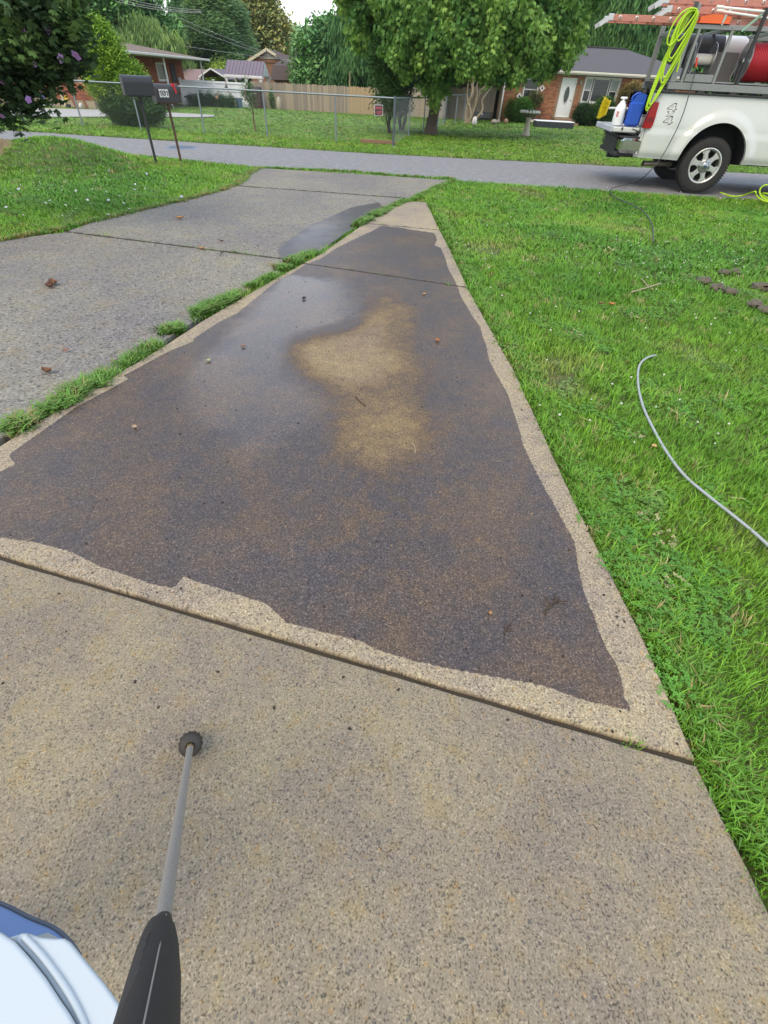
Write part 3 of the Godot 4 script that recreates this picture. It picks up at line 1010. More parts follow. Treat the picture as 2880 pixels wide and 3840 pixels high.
func side_normal(x: float, y: float) -> Vector3:
	var e := 0.012
	return Vector3(side_depth(x - e, y) - side_depth(x + e, y), side_depth(x, y - e) - side_depth(x, y + e), 2 * e).normalized()

func bed_side(mirror: bool) -> MB:
	var mb := MB.new()
	if mirror: mb.xf = Transform3D(Basis(Vector3.RIGHT, Vector3.UP, Vector3.FORWARD), Vector3(0, 0, -2.02))
	var c := Vector2(0.05, 0.5)
	var na := 72
	var nt := 18
	var rows := []
	for i in na + 1:
		var a := PI * i / na
		var d := Vector2(cos(a), sin(a))
		var inner := c + Vector2(d.x * 0.645, d.y * 0.60)
		var far := 1e9
		if d.x > 1e-5: far = minf(far, (1.36 - c.x) / d.x)
		if d.x < -1e-5: far = minf(far, (-1.475 - c.x) / d.x)
		if d.y > 1e-5: far = minf(far, (1.47 - c.y) / d.y)
		var outer := c + d * far
		var row := []
		for j in nt + 1:
			var p := inner.lerp(outer, pow(float(j) / nt, 1.5))
			if p.x < -1.2: p.x = lerpf(p.x, p.x + 0.07 * (p.y - 0.95), smoothstep(-1.2, -1.47, p.x))
			row.append(p)
		rows.append(row)
	for i in na:
		for j in nt:
			var q := [rows[i][j], rows[i + 1][j], rows[i + 1][j + 1], rows[i][j + 1]]
			var P := []
			var N := []
			for k in 4:
				P.append(Vector3(q[k].x, q[k].y, side_depth(q[k].x, q[k].y)))
				N.append(side_normal(q[k].x, q[k].y))
			mb.quad4(P[0], P[1], P[2], P[3], N[0], N[1], N[2], N[3])
		# returned lip round the arch
		var a1: Vector2 = rows[i][0]
		var a2: Vector2 = rows[i + 1][0]
		var z1 := side_depth(a1.x, a1.y)
		var z2 := side_depth(a2.x, a2.y)
		var to := Vector3(c.x - a1.x, c.y - a1.y, 0).normalized()
		mb.quad(Vector3(a1.x, a1.y, z1), Vector3(a2.x, a2.y, z2), Vector3(a2.x, a2.y, z2 - 0.07), Vector3(a1.x, a1.y, z1 - 0.07), to)
	# inner face and rear edge give it thickness
	mb.box(Vector3(-0.05, 1.31, -0.13), Vector3(2.75, 0.30, 0.02))
	mb.box(Vector3(-1.445, 1.0, -0.10), Vector3(0.03, 0.9, 0.10))
	return mb

func wheel(parent: Node3D, at: Vector3, out: float, m_tyre: Material, m_rim: Material, m_dark: Material) -> void:
	var root := Node3D.new()
	root.name = "wheel"
	parent.add_child(root, true)
	root.transform = Transform3D(Basis(Vector3.RIGHT, PI / 2), at)      # lathe axis y becomes truck z
	if out < 0: root.transform = Transform3D(Basis(Vector3.RIGHT, -PI / 2), at)
	var t := MB.new()
	t.lathe([Vector2(0.262, -0.12), Vector2(0.33, -0.135), Vector2(0.40, -0.135), Vector2(0.428, -0.118), Vector2(0.440, -0.09), Vector2(0.442, 0), Vector2(0.440, 0.09), Vector2(0.428, 0.118), Vector2(0.40, 0.135), Vector2(0.33, 0.137), Vector2(0.285, 0.13), Vector2(0.262, 0.12)], 56)
	for k in 64:                                                         # tread and shoulder lugs
		var a := TAU * k / 64
		for s in [-1.0, 1.0]:
			var b := Basis(Vector3.UP, -a - s * 0.02)
			t.box(b * Vector3(0.438, s * 0.085, 0), Vector3(0.022, 0.07, 0.026), b)
	obj("tyre", t, m_tyre, root)
	var r := MB.new()
	r.lathe([Vector2(0.286, 0.125), Vector2(0.287, 0.136), Vector2(0.278, 0.142), Vector2(0.262, 0.138), Vector2(0.248, 0.112), Vector2(0.238, 0.06), Vector2(0.236, -0.10), Vector2(0.262, -0.12)], 56)
	for k in 6:
		var a := TAU * k / 6 + 0.25
		var b := Basis(Vector3.UP, -a)
		var poly := PackedVector2Array([Vector2(0.06, -0.075), Vector2(0.13, -0.042), Vector2(0.19, -0.040), Vector2(0.252, -0.075), Vector2(0.252, 0.075), Vector2(0.19, 0.040), Vector2(0.13, 0.042), Vector2(0.06, 0.075)])
		r.prism(poly, 0.045, Transform3D(b * Basis(Vector3.RIGHT, -PI / 2), Vector3(0, 0.088, 0)))
		r.prism(PackedVector2Array([Vector2(0.10, -0.020), Vector2(0.235, -0.034), Vector2(0.235, 0.034), Vector2(0.10, 0.020)]), 0.014, Transform3D(b * Basis(Vector3.RIGHT, -PI / 2), Vector3(0, 0.113, 0)))
	obj("rim", r, m_rim, root)
	var h := MB.new()
	h.lathe([Vector2(0.112, 0.09), Vector2(0.110, 0.128), Vector2(0.100, 0.140), Vector2(0.070, 0.142), Vector2(0.064, 0.158), Vector2(0.040, 0.170), Vector2(0, 0.172)], 36)
	for k in 8:
		var a := TAU * k / 8
		h.lathe([Vector2(0.011, 0.135), Vector2(0.011, 0.153), Vector2(0.006, 0.158), Vector2(0, 0.158)], 8, Transform3D(Basis(), Vector3(cos(a) * 0.085, 0, sin(a) * 0.085)))
	obj("hub_cap", h, mat("hub metal", 0.36, 0.38, 0.38, 0.3, 0.9), root)
	var e := MB.new()
	e.lathe([Vector2(0.036, 0.170), Vector2(0.030, 0.176), Vector2(0, 0.177)], 20, Transform3D(Basis().scaled(Vector3(1.0, 1.0, 0.45)), Vector3()))
	obj("emblem", e, mat("emblem blue", 0.02, 0.05, 0.16, 0.35), root)
	var d := MB.new()
	d.lathe([Vector2(0.236, -0.02), Vector2(0.05, -0.01), Vector2(0.05, 0.05), Vector2(0, 0.05)], 32)
	obj("brake_disc", d, m_dark, root)

func text_mesh(words: String, size: float, thick: float, bold := true) -> TextMesh:
	var t := TextMesh.new()
	var f := SystemFont.new()
	f.font_names = PackedStringArray(["Droid Sans"])
	f.font_weight = 700 if bold else 400
	t.font = f
	t.text = words
	t.font_size = 64
	t.pixel_size = size / 64.0
	t.depth = thick
	return t

func build_truck() -> void:
	var paint := mat("white truck paint", 0.55, 0.575, 0.55, 0.32)
	paint.clearcoat_enabled = true
	paint.clearcoat = 0.8
	paint.clearcoat_roughness = 0.08
	var black := mat("black plastic", 0.022, 0.022, 0.024, 0.6)
	var chrome := mat("chrome", 0.62, 0.62, 0.62, 0.12, 1.0)
	var tyre := mat("tyre rubber", 0.022, 0.021, 0.020, 0.85)
	var rim := mat("wheel alloy", 0.58, 0.58, 0.56, 0.32, 0.85)
	var dark := mat("underbody", 0.018, 0.018, 0.018, 0.9)
	var glass := mat("dark window", 0.02, 0.025, 0.03, 0.08)
	var t := thing("pickup_truck", "white pickup truck with ladder rack parked on the street, tailgate down", "truck")
	t.transform = truck_frame
	obj("bed_side", bed_side(false), paint, t)
	obj("bed_side", bed_side(true), paint, t)
	for z in [-0.10, -1.92]:
		var cap := MB.new()
		cap.bevel_box(Vector3(-0.04, 1.478, z), Vector3(2.78, 0.03, 0.14), 0.008)
		obj("bed_rail", cap, black, t)
		var well := MB.new()
		var zz := -0.05 if z > -1 else -1.97
		var dz := -0.5 if z > -1 else 0.5
		for i in 20:
			var a := PI * i / 20.0
			var b := PI * (i + 1) / 20.0
			var p := Vector3(0.05 + cos(a) * 0.66, 0.5 + sin(a) * 0.62, zz)
			var q := Vector3(0.05 + cos(b) * 0.66, 0.5 + sin(b) * 0.62, zz)
			well.quad(p, q, q + Vector3(0, 0, dz), p + Vector3(0, 0, dz), -Vector3(cos(a), sin(a), 0))
			well.tri(Vector3(0.05, 0.5, zz + dz), p + Vector3(0, 0, dz), q + Vector3(0, 0, dz), Vector3(0, 0, -signf(dz)), Vector3(0, 0, -signf(dz)), Vector3(0, 0, -signf(dz)))
		obj("wheel_well", well, dark, t)
	var fl := MB.new()
	fl.box(Vector3(-0.04, 0.93, -1.01), Vector3(2.74, 0.05, 0.84))
	for x in [[-1.40, -0.66], [0.76, 1.33]]: fl.box(Vector3((x[0] + x[1]) / 2, 0.927, -1.01), Vector3(x[1] - x[0], 0.05, 1.78))
	fl.box(Vector3(1.34, 1.2, -1.01), Vector3(0.05, 0.56, 1.86))
	obj("bed_floor", fl, paint, t)
	var tg := MB.new()
	tg.bevel_box(Vector3(-1.77, 0.905, -1.01), Vector3(0.54, 0.085, 1.74), 0.018)
	var gate := obj("tailgate", tg, paint, t)
	var tc := MB.new()
	tc.bevel_box(Vector3(-2.055, 0.905, -1.01), Vector3(0.04, 0.095, 1.70), 0.015)
	tc.bevel_box(Vector3(-1.77, 0.951, -1.01), Vector3(0.34, 0.012, 1.2), 0.004)
	obj("trim", tc, mat("grey plastic", 0.42, 0.44, 0.47, 0.6), gate)
	var tl := MB.new()
	tl.bevel_box(Vector3(-1.52, 0.885, -0.135), Vector3(0.09, 0.04, 0.012), 0.003)
	tl.bar(Vector3(-1.50, 0.89, -0.13), Vector3(-1.66, 0.93, -0.13), 0.012, 0.008)
	obj("latch", tl, black, gate)
	var tk2 := MB.new()
	tk2.bevel_box(Vector3(-1.86, 0.92, -0.137), Vector3(0.035, 0.045, 0.012), 0.003)
	obj("striker", tk2, black, gate)
	for z in [-0.045, -1.975]:
		var li := MB.new()
		var poly := PackedVector2Array([Vector2(-1.492, 0.955), Vector2(-1.345, 0.955), Vector2(-1.318, 1.00), Vector2(-1.315, 1.10), Vector2(-1.335, 1.335), Vector2(-1.452, 1.335)])
		li.prism(poly, 0.115, Transform3D(Basis(), Vector3(0, 0, z)))
		var lamp := obj("tail_lamp", li, mat("red lamp lens", 0.30, 0.008, 0.010, 0.12), t)
		var lb := MB.new()
		lb.prism(PackedVector2Array([Vector2(-1.478, 1.04), Vector2(-1.335, 1.04), Vector2(-1.335, 1.12), Vector2(-1.472, 1.12)]), 0.118, Transform3D(Basis(), Vector3(0, 0, z)))
		obj("reversing_lens", lb, mat("dark red lens", 0.16, 0.006, 0.010, 0.15), lamp)
	var bm := MB.new()
	bm.bevel_box(Vector3(-1.60, 0.675, -1.00), Vector3(0.46, 0.245, 1.92), 0.05)
	obj("bumper", bm, chrome, t)
	var bp := MB.new()
	bp.bevel_box(Vector3(-1.62, 0.80, -1.01), Vector3(0.46, 0.035, 1.86), 0.012)
	bp.bevel_box(Vector3(-1.82, 0.66, -1.01), Vector3(0.07, 0.25, 1.15), 0.02)
	bp.bevel_box(Vector3(-1.60, 0.525, -1.01), Vector3(0.50, 0.075, 1.70), 0.02)
	bp.bevel_box(Vector3(-1.68, 0.45, -1.01), Vector3(0.30, 0.09, 0.10), 0.01)
	obj("bumper_step", bp, black, t)
	for z in [-0.135, -1.885]:
		wheel(t, Vector3(0.0, 0.44, z), signf(z + 1), tyre, rim, dark)
		wheel(t, Vector3(3.65, 0.44, z), signf(z + 1), tyre, rim, dark)
	var ex := MB.new()
	var ring := []
	for p in [Vector2(0.045, -0.26), Vector2(0.05, 0.26)]: ring.append(p)
	ex.tube(PackedVector3Array([Vector3(-0.55, 0.40, -0.42), Vector3(-0.8, 0.41, -0.30), Vector3(-1.0, 0.41, -0.22), Vector3(-1.21, 0.40, -0.17)]), 0.046, 14, false)
	obj("exhaust_pipe", ex, mat("exhaust steel", 0.22, 0.19, 0.15, 0.55, 0.7), t)
	var fr := MB.new()
	for z in [-0.6, -1.42]: fr.box(Vector3(1.2, 0.62, z), Vector3(5.6, 0.16, 0.08))
	fr.tube(PackedVector3Array([Vector3(0, 0.44, -0.3), Vector3(0, 0.44, -1.72)]), 0.06, 10)
	fr.lump(Vector3(0, 0.44, -1.0), Vector3(0.17, 0.17, 0.17), 12, 8)
	fr.box(Vector3(1.6, 0.55, -1.0), Vector3(2.2, 0.22, 0.7))
	obj("chassis", fr, dark, t)
	# cab and bonnet, mostly beyond the picture's edge
	var cab := MB.new()
	var prof := PackedVector2Array([Vector2(1.42, 0.47), Vector2(3.30, 0.47), Vector2(3.36, 0.80), Vector2(3.62, 1.06), Vector2(4.28, 1.06), Vector2(4.54, 0.80), Vector2(4.60, 0.50), Vector2(4.92, 0.52), Vector2(4.98, 1.20), Vector2(4.85, 1.30), Vector2(3.72, 1.42), Vector2(3.10, 1.98), Vector2(2.9, 2.02), Vector2(1.60, 2.00), Vector2(1.45, 1.42)])
	cab.prism(prof, 1.92, Transform3D(Basis(), Vector3(0, 0, -1.01)))
	obj("cab", cab, paint, t)
	for s in [0.0, 1.0]:
		var z: float = -0.045 - s * 1.93
		var w := MB.new()
		w.prism(PackedVector2Array([Vector2(1.62, 1.45), Vector2(2.35, 1.45), Vector2(2.35, 1.90), Vector2(1.72, 1.90)]), 0.012, Transform3D(Basis(), Vector3(0, 0, z)))
		obj("side_window", w, glass, t)
		var w2 := MB.new()
		w2.prism(PackedVector2Array([Vector2(2.42, 1.45), Vector2(3.45, 1.45), Vector2(3.05, 1.90), Vector2(2.42, 1.90)]), 0.012, Transform3D(Basis(), Vector3(0, 0, z)))
		obj("side_window", w2, glass, t)
	var ws := MB.new()
	ws.bar(Vector3(3.68, 1.475, -1.01), Vector3(3.16, 1.945, -1.01), 0.012, 1.6)
	obj("windscreen", ws, glass, t)
	# the outlined 4x4 mark, one sign above the other
	var mark := Node3D.new()
	mark.name = "badge"
	t.add_child(mark)
	var ink := mat("badge ink", 0.02, 0.022, 0.025, 0.5)
	for k in 3:
		var y: float = [1.275, 1.19, 1.085][k]
		var big: float = [0.165, 0.14, 0.165][k]
		for layer in 2:
			var g := put_mesh("digit" if layer == 0 else "digit_fill", text_mesh(["4", "x", "4"][k], big * (1.0 if layer == 0 else 0.80), 0.004), ink if layer == 0 else paint, mark)
			g.transform = Transform3D(Basis(Vector3.RIGHT, -0.05).scaled(Vector3(2.1, 1.0, 1.0)), Vector3(-1.04, y, side_depth(-1.04, y) + 0.004 + layer * 0.003))
	for part in t.get_children():
		if not part.name.begins_with("wheel") or part is MeshInstance3D: part.transform = Transform3D(Basis().scaled(Vector3(0.925, 1, 1)), Vector3()) * part.transform
	build_rack()
	build_load()

func on_truck(called: String, label: String, category: String, group := "", squeeze := true) -> Node3D:
	var o := thing(called, label, category, Vector3.ZERO, 0.0, group)
	o.transform = truck_frame * Transform3D(Basis().scaled(Vector3(0.925, 1, 1)), Vector3()) if squeeze else truck_frame
	return o

# a point above the truck where the ray through a pixel reaches height y, in truck axes
func truck_level(px: float, py: float, y: float) -> Vector3:
	return truck_frame.affine_inverse() * on_level(px, py, y)

func z5(x: float, y: float, off := 0.0) -> Vector3:
	return truck_point(2180.0 + 0.4219 * x, 0.4219 * y, off)

func build_rack() -> void:
	var alu := grain("rack aluminium", Vector3(0.20, 0.21, 0.20), Vector3(0.34, 0.35, 0.34), 2.0, 0.45, 0.05, 0.0, false)
	alu.metallic = 0.6
	var grim := mat("dark steel", 0.05, 0.05, 0.05, 0.5, 0.6)
	var r := on_truck("ladder_rack", "grey metal ladder rack frame over the pickup bed", "rack")
	for z in [-0.08, -1.94]:
		var b := MB.new()
		b.bevel_box(Vector3(0.05, 1.570, z), Vector3(2.62, 0.10, 0.09), 0.006)
		obj("base_rail", b, alu, r)
		for x in [-1.15, -0.6, 0.0, 0.6, 1.2]:
			var pads := MB.new()
			pads.box(Vector3(x, 1.506, z), Vector3(0.12, 0.026, 0.08))
			obj("mounting_pad", pads, grim, r)
		var top := MB.new()
		top.bevel_box(Vector3(0.0, 2.335, z - 0.03), Vector3(2.3, 0.065, 0.05), 0.006)
		obj("top_rail", top, alu, r)
	for d in [[-1.20, 0.105, 0.05, -0.06, 2.60], [-1.02, 0.05, 0.05, -0.10, 2.31], [-0.86, 0.02, 0.04, -0.30, 2.31], [-0.43, 0.05, 0.05, -0.10, 2.31], [0.62, 0.05, 0.05, -0.10, 2.31], [1.15, 0.10, 0.05, -0.08, 2.45], [-1.20, 0.09, 0.05, -1.93, 2.45], [-0.43, 0.05, 0.05, -1.93, 2.31], [0.40, 0.05, 0.05, -1.93, 2.31], [1.15, 0.09, 0.05, -1.93, 2.45]]:
		var p := MB.new()
		p.bevel_box(Vector3(d[0], (1.62 + d[4]) / 2, d[3]), Vector3(d[1], d[4] - 1.62, d[2]), 0.005)
		obj("upright", p, alu, r)
	var dk := MB.new()
	dk.bar(Vector3(0.0, 1.62, -0.07), Vector3(0.02, 2.56, -0.07), 0.055, 0.045)
	dk.bar(Vector3(0.02, 2.56, -0.07), Vector3(0.02, 2.56, -0.40), 0.05, 0.045, Vector3.RIGHT)
	obj("upright", dk, grim, r)
	for x in [-1.20, -0.43, 0.5, 1.15]:
		var c := MB.new()
		c.bevel_box(Vector3(x, 2.325, -1.0), Vector3(0.05, 0.05, 1.86), 0.005)
		obj("crossbar", c, alu, r)
	var sh := MB.new()
	sh.bevel_box(Vector3(-0.72, 1.685, -0.20), Vector3(0.52, 0.11, 0.24), 0.008)
	sh.box(Vector3(0.0, 1.645, -1.0), Vector3(2.5, 0.02, 1.80))
	obj("shelf", sh, alu, r)
	var pn := MB.new()
	pn.box(Vector3(-0.14, 1.86, -0.80), Vector3(0.50, 0.42, 0.04))
	obj("back_panel", pn, mat("panel grey", 0.22, 0.21, 0.20, 0.6), r)

func ladder(called: String, label: String, x0: float, x1: float, y: float, zs: Array, tall: float) -> void:
	var fib := grain("ladder fibreglass", Vector3(0.40, 0.155, 0.115), Vector3(0.56, 0.255, 0.20), 1.2, 0.6, 0.03, 0.0, false, Vector3(0.4, 3, 3))
	var metal := mat("ladder aluminium", 0.55, 0.55, 0.54, 0.4, 0.7)
	var l := on_truck(called, label, "ladder", "fibreglass ladders on the rack")
	for k in 2:
		var z: float = zs[k]
		var m := MB.new()
		var s := 1.0 if k == 0 else -1.0
		m.bevel_box(Vector3((x0 + x1) / 2, y, z), Vector3(x1 - x0, tall, 0.008), 0.003)
		for e in [-1.0, 1.0]: m.bevel_box(Vector3((x0 + x1) / 2, y + e * (tall / 2 - 0.004), z - s * 0.016), Vector3(x1 - x0, 0.008, 0.034), 0.002)
		obj("rail", m, fib, l)
		var f := MB.new()
		f.bevel_box(Vector3(x0 - 0.03, y, z), Vector3(0.10, tall * 1.08, 0.045), 0.01)
		f.bar(Vector3(x0 - 0.05, y, z), Vector3(x0 - 0.22, y - 0.10, z), 0.06, 0.05)
		obj("foot", f, metal, l)
	var x := x0 + 0.14
	while x < x1 - 0.1:
		var g := MB.new()
		g.tube(PackedVector3Array([Vector3(x, y, zs[0] + 0.012), Vector3(x, y, zs[1] - 0.012)]), 0.019, 12, false)
		g.lathe([Vector2(0.016, 0), Vector2(0.030, 0.002), Vector2(0.030, 0.006), Vector2(0.019, 0.012)], 14, Transform3D(Basis(Vector3.RIGHT, PI / 2), Vector3(x, y, zs[0] + 0.003)))
		obj("rung", g, metal, l)
		x += 0.305

func hose_coil(px_loops: Array, root: Node3D, radius: float, m: Material) -> void:
	for lp in px_loops:
		var pts := []
		for k in lp[0].size(): pts.append(z5(lp[0][k][0], lp[0][k][1], lp[1]))
		var mb := MB.new()
		mb.tube(smooth_line(pts, 0.03), radius, 8)
		obj("hose_loop", mb, m, root)

func hanging_loop(top: Vector2, bottom: Vector2, left: float, right: float) -> Array:
	var out := []
	for i in 25:
		var a := TAU * i / 24.0
		var s := 0.5 - 0.5 * cos(a)
		var p := top.lerp(bottom, s)
		var across := sin(a)
		p += Vector2(-1, -0.38) * left * pow(maxf(across, 0), 0.8) * (1.15 - 0.5 * s)
		p += Vector2(1, 0.38) * right * pow(maxf(-across, 0), 0.8) * (1.15 - 0.5 * s)
		out.append([p.x, p.y])
	return out

func build_load() -> void:
	ladder("extension_ladder", "long salmon fibreglass ladder lying lowest on the rack, jutting out rearwards", -2.62, 1.75, 2.41, [-0.20, -0.62], 0.085)
	ladder("extension_ladder", "salmon fibreglass ladder on top of the other ladder", -1.60, 2.2, 2.535, [-0.24, -0.60], 0.085)
	ladder("extension_ladder", "salmon fibreglass ladder highest on the rack, at the picture's top edge", -1.68, 1.9, 2.66, [-0.28, -0.72], 0.11)
	# lime hose hung on the rack's rear post
	var lime := mat("lime hose", 0.42, 0.66, 0.015, 0.42)
	var h := on_truck("hose_coil", "lime green hose coil hanging from the rack over the tail lamp", "hose", "", false)
	var loops := []
	var bottoms := [Vector2(582, 985), Vector2(592, 962), Vector2(610, 930), Vector2(720, 742), Vector2(735, 690), Vector2(785, 545), Vector2(795, 520), Vector2(860, 362), Vector2(785, 408)]
	for k in bottoms.size():
		loops.append([hanging_loop(Vector2(1012 + (k % 3) * 7, 82 + (k % 4) * 5), bottoms[k], [62, 52, 44, 78, 66, 88, 74, 60, 96][k], [26, 36, 48, 24, 40, 22, 34, 30, 16][k]), -0.02 - 0.013 * k])
	hose_coil(loops, h, 0.0125, lime)
	var hk := MB.new()
	hk.bevel_box(z5(985, 150, -0.02), Vector3(0.07, 0.36, 0.02), 0.004)
	obj("hanger", hk, mat("hanger steel", 0.09, 0.09, 0.09, 0.5, 0.6), h)
	var e := MB.new()
	e.tube(smooth_line([z5(880, 480, -0.03), z5(868, 560, -0.03), z5(848, 640, -0.03)], 0.03), 0.014, 8)
	obj("hose_end", e, lime, h)
	# empty reel
	var steel := mat("reel steel", 0.42, 0.42, 0.42, 0.3, 0.85)
	var black := mat("reel black", 0.022, 0.022, 0.026, 0.55)
	var rl := on_truck("hose_reel", "empty black hose reel between thin steel discs on the rack", "reel", "hose reels on the rack")
	var turn := Basis(Vector3.BACK, -PI / 2)      # lathe axis along the truck
	for x in [-0.91, -0.52]:
		var d := MB.new()
		d.lathe([Vector2(0, -0.004), Vector2(0.20, -0.004), Vector2(0.222, -0.010), Vector2(0.228, 0), Vector2(0.222, 0.010), Vector2(0.20, 0.004), Vector2(0, 0.004)], 40, Transform3D(turn, Vector3(x, 1.945, -0.42)))
		obj("disc", d, steel, rl)
	var dr := MB.new()
	dr.lathe([Vector2(0.075, -0.19), Vector2(0.075, 0.19)], 24, Transform3D(turn, Vector3(-0.715, 1.945, -0.42)))
	obj("drum", dr, mat("drum cream", 0.62, 0.60, 0.55, 0.5), rl)
	var st := MB.new()
	for x in [-0.95, -0.48]: st.bar(Vector3(x, 1.655, -0.42), Vector3(x, 1.95, -0.42), 0.03, 0.10)
	st.bevel_box(Vector3(-0.715, 1.72, -0.50), Vector3(0.40, 0.10, 0.2), 0.01)
	obj("stand", st, black, rl)
	# red hose reel
	var rr := on_truck("hose_reel", "big reel full of red hose at the picture's right edge", "reel", "hose reels on the rack")
	for x in [0.10, 0.72]:
		var d := MB.new()
		d.lathe([Vector2(0, -0.005), Vector2(0.265, -0.005), Vector2(0.285, -0.012), Vector2(0.292, 0), Vector2(0.285, 0.012), Vector2(0.265, 0.005), Vector2(0, 0.005)], 48, Transform3D(turn, Vector3(x, 1.935, -0.40)))
		d.lathe([Vector2(0.05, -0.03), Vector2(0.06, 0.03), Vector2(0, 0.03)], 16, Transform3D(turn, Vector3(x - 0.02, 1.935, -0.40)))
		obj("disc", d, steel, rr)
	var red := mat("red hose", 0.38, 0.012, 0.022, 0.5)
	var w := MB.new()
	for layer in 2:
		for k in 19:
			var R := 0.245 - layer * 0.028
			var cx := 0.128 + k * 0.030 + layer * 0.015
			var pts := PackedVector3Array()
			for i in 37:
				var a := TAU * i / 36.0
				pts.append(Vector3(cx + 0.030 * i / 36.0 * (1.0 if layer == 0 else -1.0), 1.935 + cos(a) * R, -0.40 + sin(a) * R))
			w.tube(pts, 0.0155, 6, false)
	obj("wound_hose", w, red, rr)
	var core := MB.new()
	core.lathe([Vector2(0.19, -0.30), Vector2(0.19, 0.30)], 24, Transform3D(turn, Vector3(0.41, 1.935, -0.40)))
	obj("drum", core, mat("drum dark red", 0.14, 0.006, 0.01, 0.7), rr)
	for x in [0.06, 0.76]:
		var sl := MB.new()
		sl.bar(Vector3(x, 1.655, -0.40), Vector3(x, 1.95, -0.40), 0.025, 0.10)
		obj("stand", sl, mat("reel stand", 0.12, 0.12, 0.12, 0.5, 0.5), rr)
	var sr := MB.new()
	sr.tube(smooth_line([Vector3(0.06, 1.935, -0.40), Vector3(-0.02, 1.935, -0.36), Vector3(-0.06, 1.85, -0.25), Vector3(-0.12, 1.72, -0.18), Vector3(-0.10, 1.665, -0.16)], 0.03), 0.014, 8)
	obj("inlet_hose", sr, mat("reel stand", 0.12, 0.12, 0.12, 0.5, 0.5), rr)
	# tank behind the reels
	var tk := on_truck("water_tank", "black cylindrical tank with a white end lying under the rack top", "tank")
	var b := MB.new()
	b.lathe([Vector2(0, -0.52), Vector2(0.17, -0.52), Vector2(0.21, -0.48), Vector2(0.215, 0.40), Vector2(0.215, 0.41)], 36, Transform3D(turn, Vector3(-0.62, 2.085, -1.02)))
	obj("body", b, black, tk)
	var we := MB.new()
	we.lathe([Vector2(0.214, 0.41), Vector2(0.214, 0.80), Vector2(0.19, 0.86), Vector2(0, 0.87)], 36, Transform3D(turn, Vector3(-0.62, 2.085, -1.02)))
	obj("end_shell", we, mat("tank white", 0.76, 0.76, 0.74, 0.35), tk)
	for x in [-0.95, -0.1]:
		var cr := MB.new()
		cr.box(Vector3(x, 1.77, -1.02), Vector3(0.06, 0.23, 0.40))
		obj("cradle", cr, black, tk)
	# orange scoop
	var sc := on_truck("plastic_tray", "bright orange plastic tray wedged under the ladders on the rack", "tray")
	var o := MB.new()
	var arc := PackedVector2Array()
	for i in 13: arc.append(Vector2(-1.08 + 0.55 * i / 12.0, 2.455 + 0.030 * sin(PI * i / 12.0)))
	arc.append(Vector2(-0.555, 2.372))
	arc.append(Vector2(-1.06, 2.372))
	o.prism(arc, 0.10, Transform3D(Basis(), Vector3(0, 0, -0.12)))
	obj("tray_body", o, mat("orange plastic", 0.75, 0.13, 0.02, 0.35), sc)
	var ol := MB.new()
	ol.bevel_box(Vector3(-0.81, 2.378, -0.12), Vector3(0.58, 0.012, 0.13), 0.004)
	obj("lip", ol, mat("orange lip", 0.62, 0.10, 0.015, 0.4), sc)
	# white poles
	for k in 2:
		var p := on_truck("extension_pole", ["longer white extension pole on top of the ladders", "shorter white extension pole lying below the longer one"][k], "pole", "white poles on the ladders")
		var q := MB.new()
		q.tube(PackedVector3Array([Vector3(-0.84 + k * 0.02, 2.575 - k * 0.042, -0.13), Vector3(1.5 - k * 1.2, 2.485 - k * 0.03, -0.14)]), 0.017, 12)
		obj("pole_tube", q, mat("white pole", 0.78, 0.78, 0.76, 0.35), p)
		var g := MB.new()
		g.tube(PackedVector3Array([Vector3(-0.85 + k * 0.02, 2.576 - k * 0.042, -0.13), Vector3(-0.72 + k * 0.02, 2.571 - k * 0.042, -0.13)]), 0.022, 12)
		obj("pole_grip", g, mat("pole grip", 0.70, 0.70, 0.66, 0.6), p)
	# tie down straps
	var sp := on_truck("tie_strap", "pale green tie strap pulled down over the ladders", "strap")
	var s1 := MB.new()
	s1.bar(Vector3(-0.28, 2.30, -0.075), Vector3(-0.02, 2.52, -0.115), 0.035, 0.004)
	obj("webbing", s1, mat("strap green", 0.25, 0.42, 0.33, 0.7), sp)
	var s2 := MB.new()
	s2.bevel_box(Vector3(-0.66, 2.42, -0.062), Vector3(0.04, 0.13, 0.006), 0.002, Basis(Vector3.BACK, -0.12))
	obj("buckle_tail", s2, mat("strap grey", 0.40, 0.45, 0.42, 0.7), sp)
	# jugs and brush on the tailgate
	var j := on_truck("sprayer_jug", "white plastic sprayer jug with black tube standing on the tailgate", "jug", "", false)
	var c1 := truck_level(2180 + 0.4219 * 312, 0.4219 * 1112, 0.96)
	var jm := mat("jug white", 0.80, 0.82, 0.82, 0.35)
	var jb := MB.new()
	jb.lathe([Vector2(0, 0), Vector2(0.095, 0), Vector2(0.105, 0.015), Vector2(0.105, 0.20), Vector2(0.10, 0.25), Vector2(0.08, 0.30), Vector2(0.05, 0.335), Vector2(0.045, 0.36), Vector2(0, 0.36)], 28, Transform3D(Basis(), c1))
	obj("bottle", jb, jm, j)
	var jh := MB.new()
	jh.lathe([Vector2(0.02, 0.36), Vector2(0.022, 0.385), Vector2(0.03, 0.39), Vector2(0.03, 0.405), Vector2(0, 0.41)], 14, Transform3D(Basis(), c1))
	jh.bevel_box(c1 + Vector3(0, 0.405, 0), Vector3(0.13, 0.035, 0.04), 0.014)
	obj("pump_handle", jh, jm, j)
	var jt := MB.new()
	jt.tube(smooth_line([c1 + Vector3(0.05, 0.33, 0.03), c1 + Vector3(0.12, 0.38, 0.08), c1 + Vector3(0.21, 0.30, 0.13), c1 + Vector3(0.22, 0.16, 0.13), c1 + Vector3(0.15, 0.10, 0.13), c1 + Vector3(0.08, 0.16, 0.12), c1 + Vector3(0.07, 0.30, 0.06)], 0.02), 0.006, 6)
	obj("tube", jt, black, j)
	var jl := MB.new()
